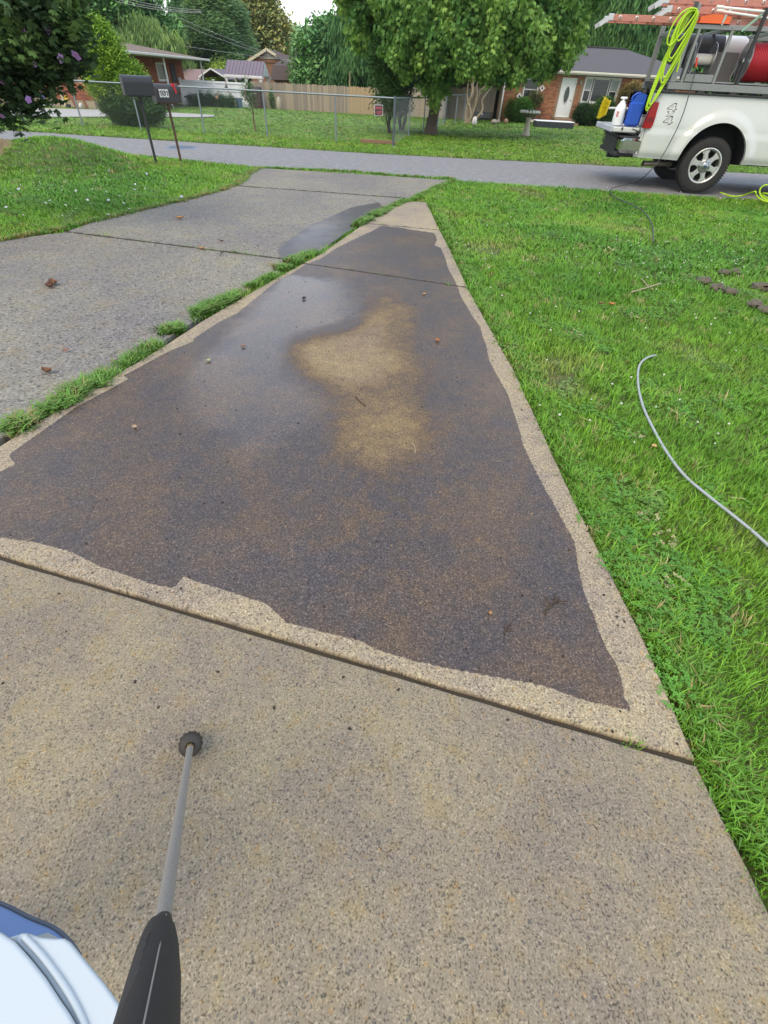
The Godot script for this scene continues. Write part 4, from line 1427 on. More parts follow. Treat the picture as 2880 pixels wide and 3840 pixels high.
	for k in 4: jl.bevel_box(c1 + Vector3(-0.06 + 0.004 * (k % 2), 0.20 - k * 0.022, 0.088), Vector3(0.05 - 0.012 * (k % 2), 0.013, 0.012), 0.003, Basis(Vector3.UP, -0.55))
	obj("red_print", jl, mat("print red", 0.55, 0.03, 0.02, 0.6), j)
	var bj := on_truck("fuel_jug", "tall blue plastic jug with black cap standing on the tailgate", "jug", "", false)
	var c2 := truck_level(2180 + 0.4219 * 436, 0.4219 * 1122, 0.96)
	var bl := mat("jug blue", 0.008, 0.075, 0.46, 0.38)
	var b1 := MB.new()
	b1.bevel_box(c2 + Vector3(0, 0.185, 0), Vector3(0.26, 0.37, 0.20), 0.035)
	var shoulder := PackedVector2Array([Vector2(-0.10, 0.35), Vector2(0.12, 0.35), Vector2(0.115, 0.47), Vector2(0.0, 0.485), Vector2(-0.045, 0.44)])
	b1.prism(shoulder, 0.15, Transform3D(Basis(), c2))
	obj("can", b1, bl, bj)
	var b2 := MB.new()
	b2.tube(smooth_line([c2 + Vector3(-0.105, 0.36, 0.0), c2 + Vector3(-0.115, 0.42, 0.0), c2 + Vector3(-0.06, 0.475, 0.0), c2 + Vector3(0.01, 0.485, 0.0)], 0.02), 0.019, 10)
	obj("handle", b2, bl, bj)
	var b3 := MB.new()
	b3.lathe([Vector2(0.042, 0.47), Vector2(0.044, 0.51), Vector2(0.036, 0.53), Vector2(0, 0.53)], 18, Transform3D(Basis(), c2 + Vector3(0.07, 0, 0)))
	b3.lathe([Vector2(0.028, 0.53), Vector2(0.024, 0.56), Vector2(0, 0.56)], 14, Transform3D(Basis(), c2 + Vector3(0.075, 0, 0)))
	obj("cap", b3, black, bj)
	var tub := on_truck("plastic_tub", "small grey tub standing between the blue jug and the tail lamp", "tub", "", false)
	var c3 := truck_level(2180 + 0.4219 * 540, 0.4219 * 1120, 0.96)
	var tb := MB.new()
	tb.bevel_box(c3 + Vector3(0, 0.075, 0), Vector3(0.13, 0.15, 0.14), 0.012)
	obj("tub_body", tb, mat("tub grey", 0.45, 0.43, 0.44, 0.5), tub)
	var tlid := MB.new()
	tlid.bevel_box(c3 + Vector3(0, 0.16, 0), Vector3(0.145, 0.025, 0.155), 0.008)
	obj("lid", tlid, mat("tub lid", 0.16, 0.15, 0.16, 0.5), tub)
	var br := on_truck("wash_brush", "yellow bristle wash brush with white handle sticking out past the jugs", "brush", "", false)
	var c4 := z5(212, 958, 1.15)
	var c5 := truck_level(2180 + 0.4219 * 480, 0.4219 * 985, 1.16)
	c5 = z5(470, 965, 1.15)
	var hb := MB.new()
	hb.bevel_box(c4 + Vector3(0.045, 0, 0), Vector3(0.035, 0.24, 0.09), 0.01, Basis(Vector3.BACK, -0.15))
	obj("brush_head", hb, mat("brush block", 0.62, 0.50, 0.03, 0.5), br)
	var hs := MB.new()
	rng.seed = 9
	for k in 420:
		var p := c4 + Basis(Vector3.BACK, -0.15) * Vector3(0.03, rng.randf_range(-0.12, 0.12), rng.randf_range(-0.05, 0.05))
		var q := p + Vector3(-rng.randf_range(0.09, 0.13), rng.randf_range(-0.035, 0.035) + (p.y - c4.y) * 0.25, rng.randf_range(-0.03, 0.03))
		hs.tube(PackedVector3Array([p, q]), 0.0028, 3, false)
	obj("bristles", hs, mat("bristle yellow", 0.86, 0.72, 0.01, 0.5), br)
	var hp := MB.new()
	hp.tube(PackedVector3Array([c4 + Vector3(0.05, 0, 0), c5]), 0.017, 12)
	hp.bar(c5 + Vector3(-0.05, 0, 0), Vector3(c5.x - 0.05, 0.955, c5.z), 0.03, 0.03)
	obj("handle", hp, mat("brush handle", 0.78, 0.78, 0.76, 0.4), br)
	# thin black pressure hose from the reel down to the lawn
	var ph := thing("pressure_hose", "thin black pressure hose running from the rack down onto the lawn", "hose")
	var pts := []
	for q in [[1018, 600, -0.02], [1000, 680, -0.03], [970, 790, -0.05], [925, 950, -0.07], [880, 1075, -0.08], [830, 1185, -0.09], [770, 1300, -0.10], [715, 1395, -0.11], [665, 1460, -0.12]]:
		pts.append(truck_frame * z5(q[0], q[1], q[2]))
	pts.append((truck_frame * z5(610, 1520, -0.16)))
	for q in [[2180 + 0.4219 * 530, 0.4219 * 1604], [2370, 692], [2328, 704], [2290, 715]]:
		var g := on_ground(q[0], q[1])
		pts.append(Vector3(g.x, maxf(g.y, -0.01) + 0.03, g.z))
	for q in [[2300, 745], [2400, 795], [2440, 850], [2446, 920]]:
		pts.append(on_ground(q[0], q[1]) + Vector3(0, 0.035, 0))
	var pm := MB.new()
	pm.tube(smooth_line(pts, 0.05), 0.0085, 7)
	obj("hose_line", pm, mat("hose black", 0.05, 0.052, 0.055, 0.5), ph)
	var en := MB.new()
	en.tube(PackedVector3Array([truck_frame * z5(1030, 510, -0.02), truck_frame * z5(1018, 595, -0.02)]), 0.017, 10)
	obj("red_fitting", en, mat("fitting red", 0.62, 0.05, 0.02, 0.4), ph)
	# lime hose heaped on the grass at the right
	var hh := thing("garden_hose", "lime green hose heaped on the grass beside the rear wheel", "hose")
	var ring := []
	var g0 := on_ground(2180 + 0.4219 * 1230, 0.4219 * 1728)
	ring.append(g0 + Vector3(0, 0.03, 0))
	ring.append(on_ground(2180 + 0.4219 * 1330, 0.4219 * 1760) + Vector3(0, 0.03, 0))
	ring.append(on_ground(2180 + 0.4219 * 1420, 0.4219 * 1760) + Vector3(0, 0.04, 0))
	var cc := on_ground(2180 + 0.4219 * 1530, 0.4219 * 1800)
	for k in 60:
		var t := k / 59.0
		var a := t * TAU * 4.6 + PI
		var R := 0.20 - 0.05 * sin(t * 9.0)
		var way := Vector3(cos(0.25 + t * 1.7), 0, sin(0.25 + t * 1.7))
		ring.append(cc + Vector3(0.10 + 0.55 * t, 0, 0.05) + way * cos(a) * R * 1.15 + Vector3(0, 0.035 + R * (1.0 - cos(a + 1.2)) * (0.55 + 0.3 * sin(t * 12.0)), 0.10 * sin(a * 0.6)))
	var hm := MB.new()
	hm.tube(smooth_line(ring, 0.03), 0.013, 8)
	obj("hose_line", hm, lime, hh)

# ---------------------------------------------------------------- things on this side of the street
func mailbox(called: String, label: String, base_px: Vector2, top_px: Vector2, body: Material, post: Material, size: Vector3, turn: float, lean_back: float) -> Node3D:
	var base := on_ground(base_px.x, base_px.y)
	var top := at_depth(top_px.x, top_px.y, base.z)
	var root := thing(called, label, "mailbox", base, 0.0, "mailboxes by the street")
	top -= base
	var p := MB.new()
	p.tube(PackedVector3Array([Vector3(0, -0.25, 0), top * 0.5, top + Vector3(0, 0.01, 0)]), 0.024, 12)
	obj("post", p, post, root)
	var holder := Node3D.new()
	holder.name = "box"
	root.add_child(holder)
	holder.transform = Transform3D(Basis(Vector3.UP, turn) * Basis(Vector3.RIGHT, lean_back), top)
	var poly := PackedVector2Array()
	var w := size.x / 2
	poly.append(Vector2(-w, 0))
	poly.append(Vector2(w, 0))
	for i in 15:
		var a := PI * i / 14.0
		poly.append(Vector2(cos(a) * w, size.y - w + sin(a) * w))
	var b := MB.new()
	b.prism(poly, size.z)
	obj("shell", b, body, holder)
	var rim := PackedVector2Array()
	for q in poly: rim.append(Vector2(q.x * 1.05, (q.y - size.y / 2) * 1.04 + size.y / 2))
	for s in [-1.0, 1.0]:
		var d := MB.new()
		d.prism(rim, 0.018, Transform3D(Basis(), Vector3(0, 0, s * size.z / 2)))
		obj("door" if s > 0 else "back_cap", d, body, holder)
	var br := MB.new()
	br.box(Vector3(0, -0.012, 0), Vector3(size.x * 0.8, 0.022, size.z * 0.8))
	for s in [-1.0, 1.0]: br.bar(Vector3(0, -0.13, 0), Vector3(0, -0.02, s * size.z * 0.3), 0.014, 0.014)
	obj("bracket", br, post, holder)
	return holder

func fallen_leaf(label: String, px: float, py: float, size: float, col: Vector3, called := "fallen_leaf", sd := 1) -> void:
	var p := on_ground(px, py)
	var r := RandomNumberGenerator.new()
	r.seed = sd * 31 + int(px)
	var root := thing(called, label, "leaf", p + Vector3(0, 0.004, 0), r.randf() * TAU, "fallen leaves on the paving")
	var m := mat("leaf %.2f %.2f" % [col.x, col.y], col.x, col.y, col.z, 0.7)
	var mb := MB.new()
	var curl := r.randf_range(0.35, 0.7)
	var n := 6
	var rows := []
	for i in n + 1:
		var t := float(i) / n
		var w := size * 0.38 * sin(PI * (0.06 + 0.92 * t)) * (1.2 - 0.4 * t)
		var row := []
		for j in 5:
			var s := j / 2.0 - 1.0
			row.append(Vector3((t - 0.5) * size, size * (curl * 0.42 * s * s + 0.35 * curl * (2 * t - 1) * (2 * t - 1)), s * w))
		rows.append(row)
	for i in n:
		for j in 4:
			var a: Vector3 = rows[i][j]; var b: Vector3 = rows[i + 1][j]; var c: Vector3 = rows[i + 1][j + 1]; var d: Vector3 = rows[i][j + 1]
			var nn := (b - a).cross(d - a).normalized()
			if nn.y < 0: nn = -nn
			mb.quad(a, b, c, d, nn)
	obj("blade", mb, m, root)
	var st := MB.new()
	st.tube(PackedVector3Array([Vector3(size * 0.45, size * curl * 0.3, 0), Vector3(size * 0.75, 0.002, size * 0.1)]), size * 0.022 + 0.0006, 4)
	obj("stalk", st, m, root)

func twig(label: String, pts_px: Array, thick: float, col: Vector3, forks := 2, sd := 1) -> void:
	var p0 := on_ground(pts_px[0][0], pts_px[0][1])
	var root := thing("twig", label, "twig", p0, 0.0, "twigs lying about")
	var r := RandomNumberGenerator.new()
	r.seed = sd
	var pts := []
	for q in pts_px: pts.append(on_ground(q[0], q[1]) - p0 + Vector3(0, thick + r.randf() * thick, 0))
	var line := smooth_line(pts, 0.015)
	var m := grain("bark twig", Vector3(0.03, 0.02, 0.013), Vector3(0.10, 0.065, 0.04), 14.0, 0.9)
	if col.x > 0.2: m = mat("dry stick %.2f" % col.x, col.x, col.y, col.z, 0.85)
	var mb := MB.new()
	mb.tube(line, thick, 6)
	obj("stem", mb, m, root)
	for k in forks:
		var f := MB.new()
		var s := line[int(line.size() * (0.25 + 0.5 * r.randf()))]
		var d: Vector3 = (pts[-1] - pts[0]).normalized().rotated(Vector3.UP, r.randf_range(0.5, 1.1) * (1 if k % 2 == 0 else -1))
		f.tube(PackedVector3Array([s, s + d * pts[0].distance_to(pts[-1]) * r.randf_range(0.3, 0.5) + Vector3(0, thick, 0)]), thick * 0.7, 5)
		obj("side_shoot", f, m, root)

func build_props() -> void:
	var black := mat("mailbox black", 0.018, 0.019, 0.022, 0.42)
	var post1 := mat("mailbox post black", 0.02, 0.02, 0.022, 0.6)
	var rust := grain("rusty post", Vector3(0.05, 0.035, 0.028), Vector3(0.17, 0.085, 0.05), 7.0, 0.9)
	mailbox("mailbox", "plain black metal mailbox on a thin black post, left of the pair", Vector2(585, 605), Vector2(523, 357), black, post1, Vector3(0.20, 0.27, 0.50), -0.95, 0.0)
	var b2 := grain("mailbox worn black", Vector3(0.016, 0.016, 0.018), Vector3(0.05, 0.042, 0.036), 5.0, 0.5)
	var hold := mailbox("mailbox", "worn black mailbox with white number plates on a rusty post", Vector2(680, 606), Vector2(628, 384), b2, rust, Vector3(0.20, 0.27, 0.46), -0.80, 0.0)
	for k in 3:
		var pl := MB.new()
		pl.bevel_box(Vector3(0.103, 0.135, 0.14 - k * 0.062), Vector3(0.004, 0.115, 0.052), 0.001)
		var plate := obj("number_plate", pl, mat("plate white", 0.75, 0.75, 0.72, 0.5), hold)
		var dg := put_mesh("digit", text_mesh(["1", "0", "1"][k], 0.105, 0.003), mat("digit black", 0.02, 0.02, 0.02, 0.5), plate)
		dg.transform = Transform3D(Basis(Vector3.UP, PI / 2), Vector3(0.1062, 0.135, 0.14 - k * 0.062))
	var fg := MB.new()
	fg.bevel_box(Vector3(0.108, 0.20, -0.15), Vector3(0.004, 0.13, 0.03), 0.001, Basis(Vector3.RIGHT, 0.3))
	fg.bevel_box(Vector3(0.108, 0.255, -0.13), Vector3(0.004, 0.05, 0.07), 0.001)
	obj("flag", fg, mat("flag red", 0.55, 0.02, 0.02, 0.5), hold)
	# manhole in the street
	var mh := thing("manhole_cover", "round blue grey manhole cover in the street behind the mailboxes", "manhole", on_level(683, 555, 0.0) + Vector3(0, 0.001, 0))
	var mc := MB.new()
	mc.lathe([Vector2(0.40, -0.02), Vector2(0.40, 0.012), Vector2(0.36, 0.016), Vector2(0.36, 0.010), Vector2(0, 0.010)], 40)
	obj("frame", mc, mat("iron blue grey", 0.13, 0.17, 0.23, 0.55, 0.4), mh)
	var ml := MB.new()
	ml.lathe([Vector2(0.345, 0.008), Vector2(0.345, 0.016), Vector2(0, 0.017)], 40)
	for i in 9:
		for j in 9:
			var p := Vector2(i - 4, j - 4) * 0.066
			if p.length() < 0.31: ml.box(Vector3(p.x, 0.019, p.y), Vector3(0.035, 0.008, 0.035))
	obj("lid", ml, mat("iron lid", 0.16, 0.20, 0.26, 0.5, 0.4), mh)
	# heap of dry soil at the left edge
	var soil := MB.new()
	var nz := FastNoiseLite.new()
	nz.seed = 8
	nz.frequency = 1.2
	var c := on_ground(-95, 572)
	nz.frequency = 1.6
	nz.fractal_octaves = 5
	var nr := 26
	var na := 64
	var hp := []
	for i in nr + 1:
		var row := []
		for k in na:
			var a := TAU * k / na
			var rr := float(i) / nr
			var x := c.x - 0.25 + cos(a) * rr * 1.0
			var z := c.z + sin(a) * rr * 0.85
			row.append(Vector3(x, ground_height(x, z) - 0.05 + 0.27 * pow(1.0 - rr * rr, 1.2) + 0.16 * nz.get_noise_2d(x * 3.0, z * 3.0) * (1.0 - rr * rr), z))
		hp.append(row)
	for i in nr:
		for k in na:
			soil.face(hp[i][k], hp[i][(k + 1) % na], hp[i + 1][(k + 1) % na], hp[i + 1][k], c - Vector3(0, 5, 0))
	structure("soil_heap", soil, grain("dry soil", Vector3(0.09, 0.062, 0.03), Vector3(0.33, 0.25, 0.13), 2.2, 0.95, 0.10, 2.0))
	# pale hose lying in the right lawn
	var gh := thing("garden_hose", "pale grey garden hose curving through the right lawn", "hose")
	var pts := []
	for q in [[2455, 1342], [2425, 1350], [2398, 1372], [2388, 1410], [2392, 1470], [2410, 1540], [2440, 1610], [2490, 1700], [2560, 1790], [2650, 1870], [2740, 1945], [2820, 2010], [2900, 2080], [3010, 2180]]:
		pts.append(on_ground(q[0], q[1]) + Vector3(0, 0.018 + 0.003 * sin(q[1] * 0.02), 0))
	var g := MB.new()
	g.tube(smooth_line(pts, 0.03), 0.0072, 9)
	obj("hose_line", g, mat("hose pale grey", 0.34, 0.36, 0.38, 0.5), gh)
	# edging stones and dry patch at the right
	var stone_m := grain("edging stone", Vector3(0.075, 0.062, 0.048), Vector3(0.19, 0.165, 0.125), 6.0, 0.95, 0.05, 1.0)
	var spots := [[2640, 1055, 0.10], [2690, 1082, 0.11], [2740, 1095, 0.09], [2830, 1145, 0.12], [2872, 1165, 0.10], [2715, 1022, 0.08], [2760, 1020, 0.08], [2855, 1080, 0.12]]
	var words := ["grey edging stone at the left end of the row in the right lawn", "grey edging stone second from the left in the lawn row", "small grey edging stone in the middle of the lawn row", "largest grey edging stone near the right picture edge", "grey edging stone cut by the right picture edge", "small grey stone lying behind the edging row, left one", "small grey stone lying behind the edging row, right one", "flat pale stone behind the largest edging stone"]
	for k in spots.size():
		var p := on_ground(spots[k][0], spots[k][1])
		var s: float = spots[k][2]
		var rk := MB.new()
		rk.lump(Vector3(k * 0.37, s * 0.02, k * 0.21), Vector3(s * 0.75, s * 0.36, s * 0.55), 18, 12, 0.9, nz)
		var o := obj("edging_stone", rk, stone_m)
		o.rotation.y = k * 1.3
		o.position = p - o.basis * Vector3(k * 0.37, 0, k * 0.21)
		tag(o, words[k], "stone", "edging stones in the lawn")
	# leaves and twigs
	var brown := Vector3(0.16, 0.07, 0.035)
	var tan_ := Vector3(0.42, 0.24, 0.10)
	fallen_leaf("big curled brown leaf on the old driveway near the left edge", 200, 1066, 0.11, brown, "fallen_leaf", 1)
	fallen_leaf("second curled brown leaf overlapping the big one on old driveway", 188, 1078, 0.08, Vector3(0.12, 0.05, 0.03), "fallen_leaf", 2)
	fallen_leaf("tan leaf alone on the upper old driveway", 675, 821, 0.10, tan_, "fallen_leaf", 3)
	fallen_leaf("small brown leaf by the driveway joint, near its middle", 757, 935, 0.06, tan_, "fallen_leaf", 4)
	fallen_leaf("small dark curled leaf above the driveway joint", 830, 906, 0.05, brown, "fallen_leaf", 5)
	fallen_leaf("reddish leaf bit on the near old driveway", 250, 1317, 0.035, Vector3(0.3, 0.09, 0.04), "fallen_leaf", 6)
	fallen_leaf("brown leaf against the weeds at lower left", 180, 1396, 0.07, brown, "fallen_leaf", 7)
	fallen_leaf("dark leaf clump on the wet strip below the joint", 1140, 1122, 0.05, Vector3(0.03, 0.02, 0.015), "fallen_leaf", 8)
	fallen_leaf("tan leaf on the wet strip near its left edge", 507, 1606, 0.035, Vector3(0.40, 0.29, 0.18), "fallen_leaf", 9)
	fallen_leaf("orange leaf on the wet strip right of the dry patch", 1640, 1281, 0.045, Vector3(0.34, 0.15, 0.06), "fallen_leaf", 10)
	fallen_leaf("orange leaf bit on the upper left of the wet strip", 912, 1302, 0.03, Vector3(0.30, 0.15, 0.08), "fallen_leaf", 11)
	fallen_leaf("pale green leaf on the wet strip near left joint", 782, 1355, 0.035, Vector3(0.36, 0.36, 0.20), "fallen_leaf", 12)
	fallen_leaf("orange leaf bit near the bottom of the wet strip", 1838, 2302, 0.018, Vector3(0.38, 0.20, 0.09), "fallen_leaf", 13)
	fallen_leaf("tan leaf on the lawn left of the pale hose", 2450, 1677, 0.035, Vector3(0.62, 0.38, 0.18), "fallen_leaf", 14)
	fallen_leaf("orange leaf in the middle of the right lawn", 2293, 1144, 0.06, Vector3(0.45, 0.20, 0.07), "fallen_leaf", 15)
	fallen_leaf("dark brown leaf beside the orange one in right lawn", 2252, 1142, 0.05, Vector3(0.20, 0.09, 0.05), "fallen_leaf", 16)
	fallen_leaf("small orange leaf near the top right of the wet strip", 1590, 1105, 0.035, Vector3(0.50, 0.28, 0.10), "fallen_leaf", 17)
	twig("dark forked twig on the wet strip's lower right", [[2040, 2305], [2060, 2275], [2095, 2245]], 0.004, brown, 3, 3)
	twig("dark small twig left of the forked one", [[1890, 2378], [1905, 2350], [1915, 2340]], 0.003, brown, 2, 4)
	twig("thin dark twig in the dry brown patch", [[1332, 1488], [1350, 1508], [1370, 1524]], 0.0028, brown, 0, 5)
	twig("short dark twig beside the driveway joint", [[825, 962], [832, 950], [838, 942]], 0.004, brown, 1, 6)
	twig("pale stick lying in the right lawn", [[2365, 1100], [2420, 1085], [2475, 1068]], 0.007, Vector3(0.34, 0.27, 0.18), 1, 7)
	twig("pale straw on the wet strip", [[1545, 1660], [1556, 1680], [1556, 1700]], 0.0012, Vector3(0.5, 0.42, 0.26), 0, 8)
	build_wand()

func build_wand() -> void:
	# the lance: nozzle resting on the apron, grip in the photographer's hand below the frame
	var w := thing("pressure_washer_wand", "pressure washer wand with black grip, its nozzle resting on the dry concrete", "wand")
	var tip := on_level(716, 2783, 0.025)
	var g0 := EYE + ray(606, 3480) * 0.70
	var g1 := EYE + ray(522, 3900) * 0.52
	var steel := grain("worn wand tube", Vector3(0.26, 0.25, 0.235), Vector3(0.42, 0.405, 0.38), 9.0, 0.5, 0.05, 0.4)
	var dir := (g0 - tip).normalized()
	var t := MB.new()
	var line := PackedVector3Array()
	var rad := PackedFloat32Array()
	for i in 13:
		line.append(tip.lerp(g0 + dir * 0.05, i / 12.0))
		rad.append(lerpf(0.0082, 0.0088, i / 12.0))
	t.tube(line, rad, 20)
	steel.metallic = 0.55
	obj("lance_tube", t, steel, w)
	var fit := MB.new()
	fit.tube(PackedVector3Array([tip + dir * 0.055, tip + dir * 0.085]), 0.0105, 6)
	obj("coupling", fit, mat("brass fitting", 0.30, 0.22, 0.10, 0.45, 0.8), w)
	var col := MB.new()
	col.tube(PackedVector3Array([g0 - dir * 0.012, g0 + dir * 0.004]), 0.0098, 20)
	obj("collar", col, mat("collar black", 0.03, 0.03, 0.03, 0.5), w)
	var nz := MB.new()
	var y := dir
	var x := y.cross(Vector3.UP).normalized()
	var at := Transform3D(Basis(x, y, x.cross(y)), tip)
	nz.lathe([Vector2(0, -0.010), Vector2(0.020, -0.010), Vector2(0.027, -0.003), Vector2(0.0305, 0.008), Vector2(0.031, 0.028), Vector2(0.028, 0.033), Vector2(0.028, 0.041), Vector2(0.0305, 0.045), Vector2(0.029, 0.054), Vector2(0.021, 0.060), Vector2(0.012, 0.062)], 28, at)
	for k in 14:
		var a := TAU * k / 14
		nz.box(at * Vector3(cos(a) * 0.0305, 0.017, sin(a) * 0.0305), Vector3(0.004, 0.022, 0.005), at.basis * Basis(Vector3.UP, -a))
	obj("nozzle", nz, grain("nozzle rubber", Vector3(0.015, 0.012, 0.010), Vector3(0.06, 0.048, 0.035), 30.0, 0.6), w)
	# grip: a flattened sleeve with finger ribs and a moulded seam
	var gd := (g1 - g0).normalized()
	var gx := gd.cross(EYE - g0).normalized()
	var gz := gx.cross(gd).normalized()      # towards the camera
	var gm := MB.new()
	var rows := []
	var prof := [[0.0, 0.0105, 0.011, 0.0035], [0.006, 0.0125, 0.013, 0.003], [0.03, 0.0160, 0.017, 0.0015], [0.07, 0.0190, 0.020, 0.0], [0.13, 0.0215, 0.022, -0.002], [0.20, 0.0230, 0.023, -0.003], [0.30, 0.024, 0.023, -0.004], [0.40, 0.024, 0.023, -0.004]]
	var nseg := 40
	for p in prof:
		var row := []
		for k in nseg:
			var a := TAU * k / nseg
			var ca := cos(a); var sa := sin(a)
			var sx: float = signf(ca) * pow(absf(ca), 0.72) * p[1]
			var sz: float = signf(sa) * pow(absf(sa), 0.72) * p[2]
			row.append(g0 + gd * p[0] + gx * (sx + p[3]) + gz * sz)
		rows.append(row)
	for i in prof.size() - 1:
		for k in nseg:
			var k2 := (k + 1) % nseg
			var ci: Vector3 = g0 + gd * prof[i][0]
			var cj: Vector3 = g0 + gd * prof[i + 1][0]
			gm.quad4(rows[i][k], rows[i][k2], rows[i + 1][k2], rows[i + 1][k], (rows[i][k] - ci).normalized(), (rows[i][k2] - ci).normalized(), (rows[i + 1][k2] - cj).normalized(), (rows[i + 1][k] - cj).normalized())
	for k in nseg:
		gm.tri(g0, rows[0][k], rows[0][(k + 1) % nseg], -gd, -gd, -gd)
	var rubber := grain("grip rubber", Vector3(0.012, 0.012, 0.014), Vector3(0.035, 0.034, 0.036), 14.0, 0.62, 0.05, 0.3)
	var grip := obj("grip", gm, rubber, w)
	var seam := MB.new()
	var sp := []
	for i in 9:
		var s := i / 8.0
		sp.append(g0 + gd * (0.002 + 0.37 * s) + gx * (-0.002 + 0.002 * s) + gz * (lerpf(0.0118, 0.0228, minf(1.0, s * 3.0))))
	seam.tube(smooth_line(sp, 0.01), 0.0008, 6)
	obj("seam", seam, mat("seam grey", 0.24, 0.22, 0.20, 0.7), grip)
	for k in 4:
		var rb := MB.new()
		var rp := []
		for i in 6:
			var s := i / 5.0
			var a := lerpf(2.05, 2.75, s)
			var px := signf(cos(a)) * pow(absf(cos(a)), 0.72) * 0.0200 + 0.001
			var pz := pow(sin(a), 0.72) * 0.0205
			rp.append(g0 + gd * (0.07 + k * 0.022 + 0.13 * s) + gx * -px + gz * pz)
		rb.tube(smooth_line(rp, 0.01), 0.0016, 6)
		obj("finger_rib", rb, mat("rib grey", 0.035, 0.036, 0.042, 0.5), grip)
	build_housing()

func build_housing() -> void:
	# white moulded shell of the machine standing at the lower left
	var root := thing("machine_housing", "glossy white moulded plastic housing at the lower left corner", "machine")
	var white := mat("glossy white shell", 0.43, 0.48, 0.51, 0.32)
	white.clearcoat_enabled = true
	white.clearcoat = 0.5
	# panels traced as outlines that lie on a tilted top, then carried down to the ground
	var h := 0.62
	var outline := [[-420, 3330], [0, 3496], [56, 3530], [66, 3508], [78, 3498], [104, 3500], [150, 3514], [200, 3518], [238, 3518], [262, 3534], [320, 3606], [390, 3690], [440, 3760], [500, 3860], [560, 3990], [600, 4150], [-420, 4150]]
	var seam := [[56, 3530], [110, 3590], [170, 3665], [222, 3745], [260, 3800], [300, 3870], [350, 3990], [380, 4150]]
	var up := func(q: Array, y: float) -> Vector3: return on_level(q[0], q[1], y)
	# rear panel: right of the seam, a rounded flange
	var right := [[56, 3530], [66, 3508], [78, 3498], [104, 3500], [150, 3514], [200, 3518], [238, 3518], [262, 3534], [320, 3606], [390, 3690], [440, 3760], [500, 3860], [560, 3990], [600, 4150], [380, 4150], [350, 3990], [300, 3870], [260, 3800], [222, 3745], [170, 3665], [110, 3590]]
	var left := [[-420, 3330], [0, 3496], [54, 3532], [108, 3592], [168, 3667], [220, 3747], [258, 3802], [298, 3872], [348, 3992], [378, 4150], [-420, 4150]]
	for part in 2:
		var list: Array = right if part == 0 else left
		var top: Array = []
		var flat := PackedVector2Array()
		for q in list:
			var p: Vector3 = up.call(q, h + (0.0 if part == 0 else 0.012))
			top.append(p)
			flat.append(Vector2(p.x, p.z))
		var mb := MB.new()
		var mid := Vector3()
		for p in top: mid += p
		mid /= top.size()
		var count := top.size()
		var inner := []
		for i in count:
			var e1 := Vector2(top[i].x - top[(i + count - 1) % count].x, top[i].z - top[(i + count - 1) % count].z).normalized()
			var e2 := Vector2(top[(i + 1) % count].x - top[i].x, top[(i + 1) % count].z - top[i].z).normalized()
			var nn := (e1.orthogonal() + e2.orthogonal()).normalized() * (-1.0 if Geometry2D.is_polygon_clockwise(flat) else 1.0)
			inner.append(nn)
		var rings := []
		for k in 6:
			var a := k / 4.0 * PI / 2
			var ring := []
			for i in count:
				var ins := 0.004 * (1.0 - sin(minf(a, PI / 2)))
				var y: float = top[i].y - 0.004 * (1.0 - cos(minf(a, PI / 2))) - (0.0 if k < 5 else 0.03)
				var spread := 0.0 if k < 5 else -0.06
				ring.append(Vector3(top[i].x - inner[i].x * (ins + spread * -0.4), y, top[i].z - inner[i].y * (ins + spread * -0.4)))
			rings.append(ring)
		var f2 := PackedVector2Array()
		for p in rings[0]: f2.append(Vector2(p.x, p.z))
		var idx := Geometry2D.triangulate_polygon(f2)
		for i in range(0, idx.size(), 3):
			mb.tri(rings[0][idx[i]], rings[0][idx[i + 1]], rings[0][idx[i + 2]], Vector3.UP, Vector3.UP, Vector3.UP)
		for k in 5:
			var a := k / 4.0 * PI / 2
			var b := minf((k + 1) / 4.0, 1.0) * PI / 2
			for i in count:
				var i2 := (i + 1) % count
				var n1 := Vector3(inner[i].x, 0, inner[i].y)
				var n2 := Vector3(inner[i2].x, 0, inner[i2].y)
				mb.quad4(rings[k][i], rings[k][i2], rings[k + 1][i2], rings[k + 1][i], (n1 * sin(a) + Vector3.UP * cos(a)), (n2 * sin(a) + Vector3.UP * cos(a)), (n2 * sin(b) + Vector3.UP * cos(b)), (n1 * sin(b) + Vector3.UP * cos(b)))
		obj("side_panel" if part == 0 else "top_panel", mb, white, root)
	var rid := MB.new()
	var rp := []
	for q in [[90, 3512], [150, 3575], [215, 3660], [270, 3745], [320, 3850], [360, 3980]]: rp.append(up.call(q, h + 0.001))
	rid.tube(smooth_line(rp, 0.01), 0.004, 8)
	obj("raised_rib", rid, white, root)
	# the shell narrows down to a small foot away from us
	var foot := Vector3(-1.02, 0.0, 0.06)
	var loft := func(ring: Array, called: String, m: Material, reach: float) -> void:
		var mb := MB.new()
		var rows := []
		for k in 7:
			var t := k / 6.0
			var row := []
			for p in ring:
				var away := Vector2(p.x - foot.x, p.z - foot.z)
				var end := Vector3(foot.x + away.normalized().x * reach, 0.0, foot.z + away.normalized().y * reach)
				var q: Vector3 = p.lerp(end, pow(t, 0.35))
				q.y = lerpf(p.y - 0.006, 0.0, t)
				row.append(q)
			rows.append(row)
		for k in 6:
			for i in ring.size() - 1:
				mb.face(rows[k][i], rows[k][i + 1], rows[k + 1][i + 1], rows[k + 1][i], Vector3(foot.x, 0.3, foot.z))
		obj(called, mb, m, root)
	var edge := []
	for q in outline: edge.append(up.call(q, h))
	edge.append(edge[0])
	loft.call(edge, "body_shell", white, 0.13)
	var rim := MB.new()
	var bp := []
	for q in [[-300, 3300], [-100, 3352], [20, 3395], [110, 3440], [200, 3478], [262, 3530], [300, 3585]]: bp.append(up.call(q, 0.42))
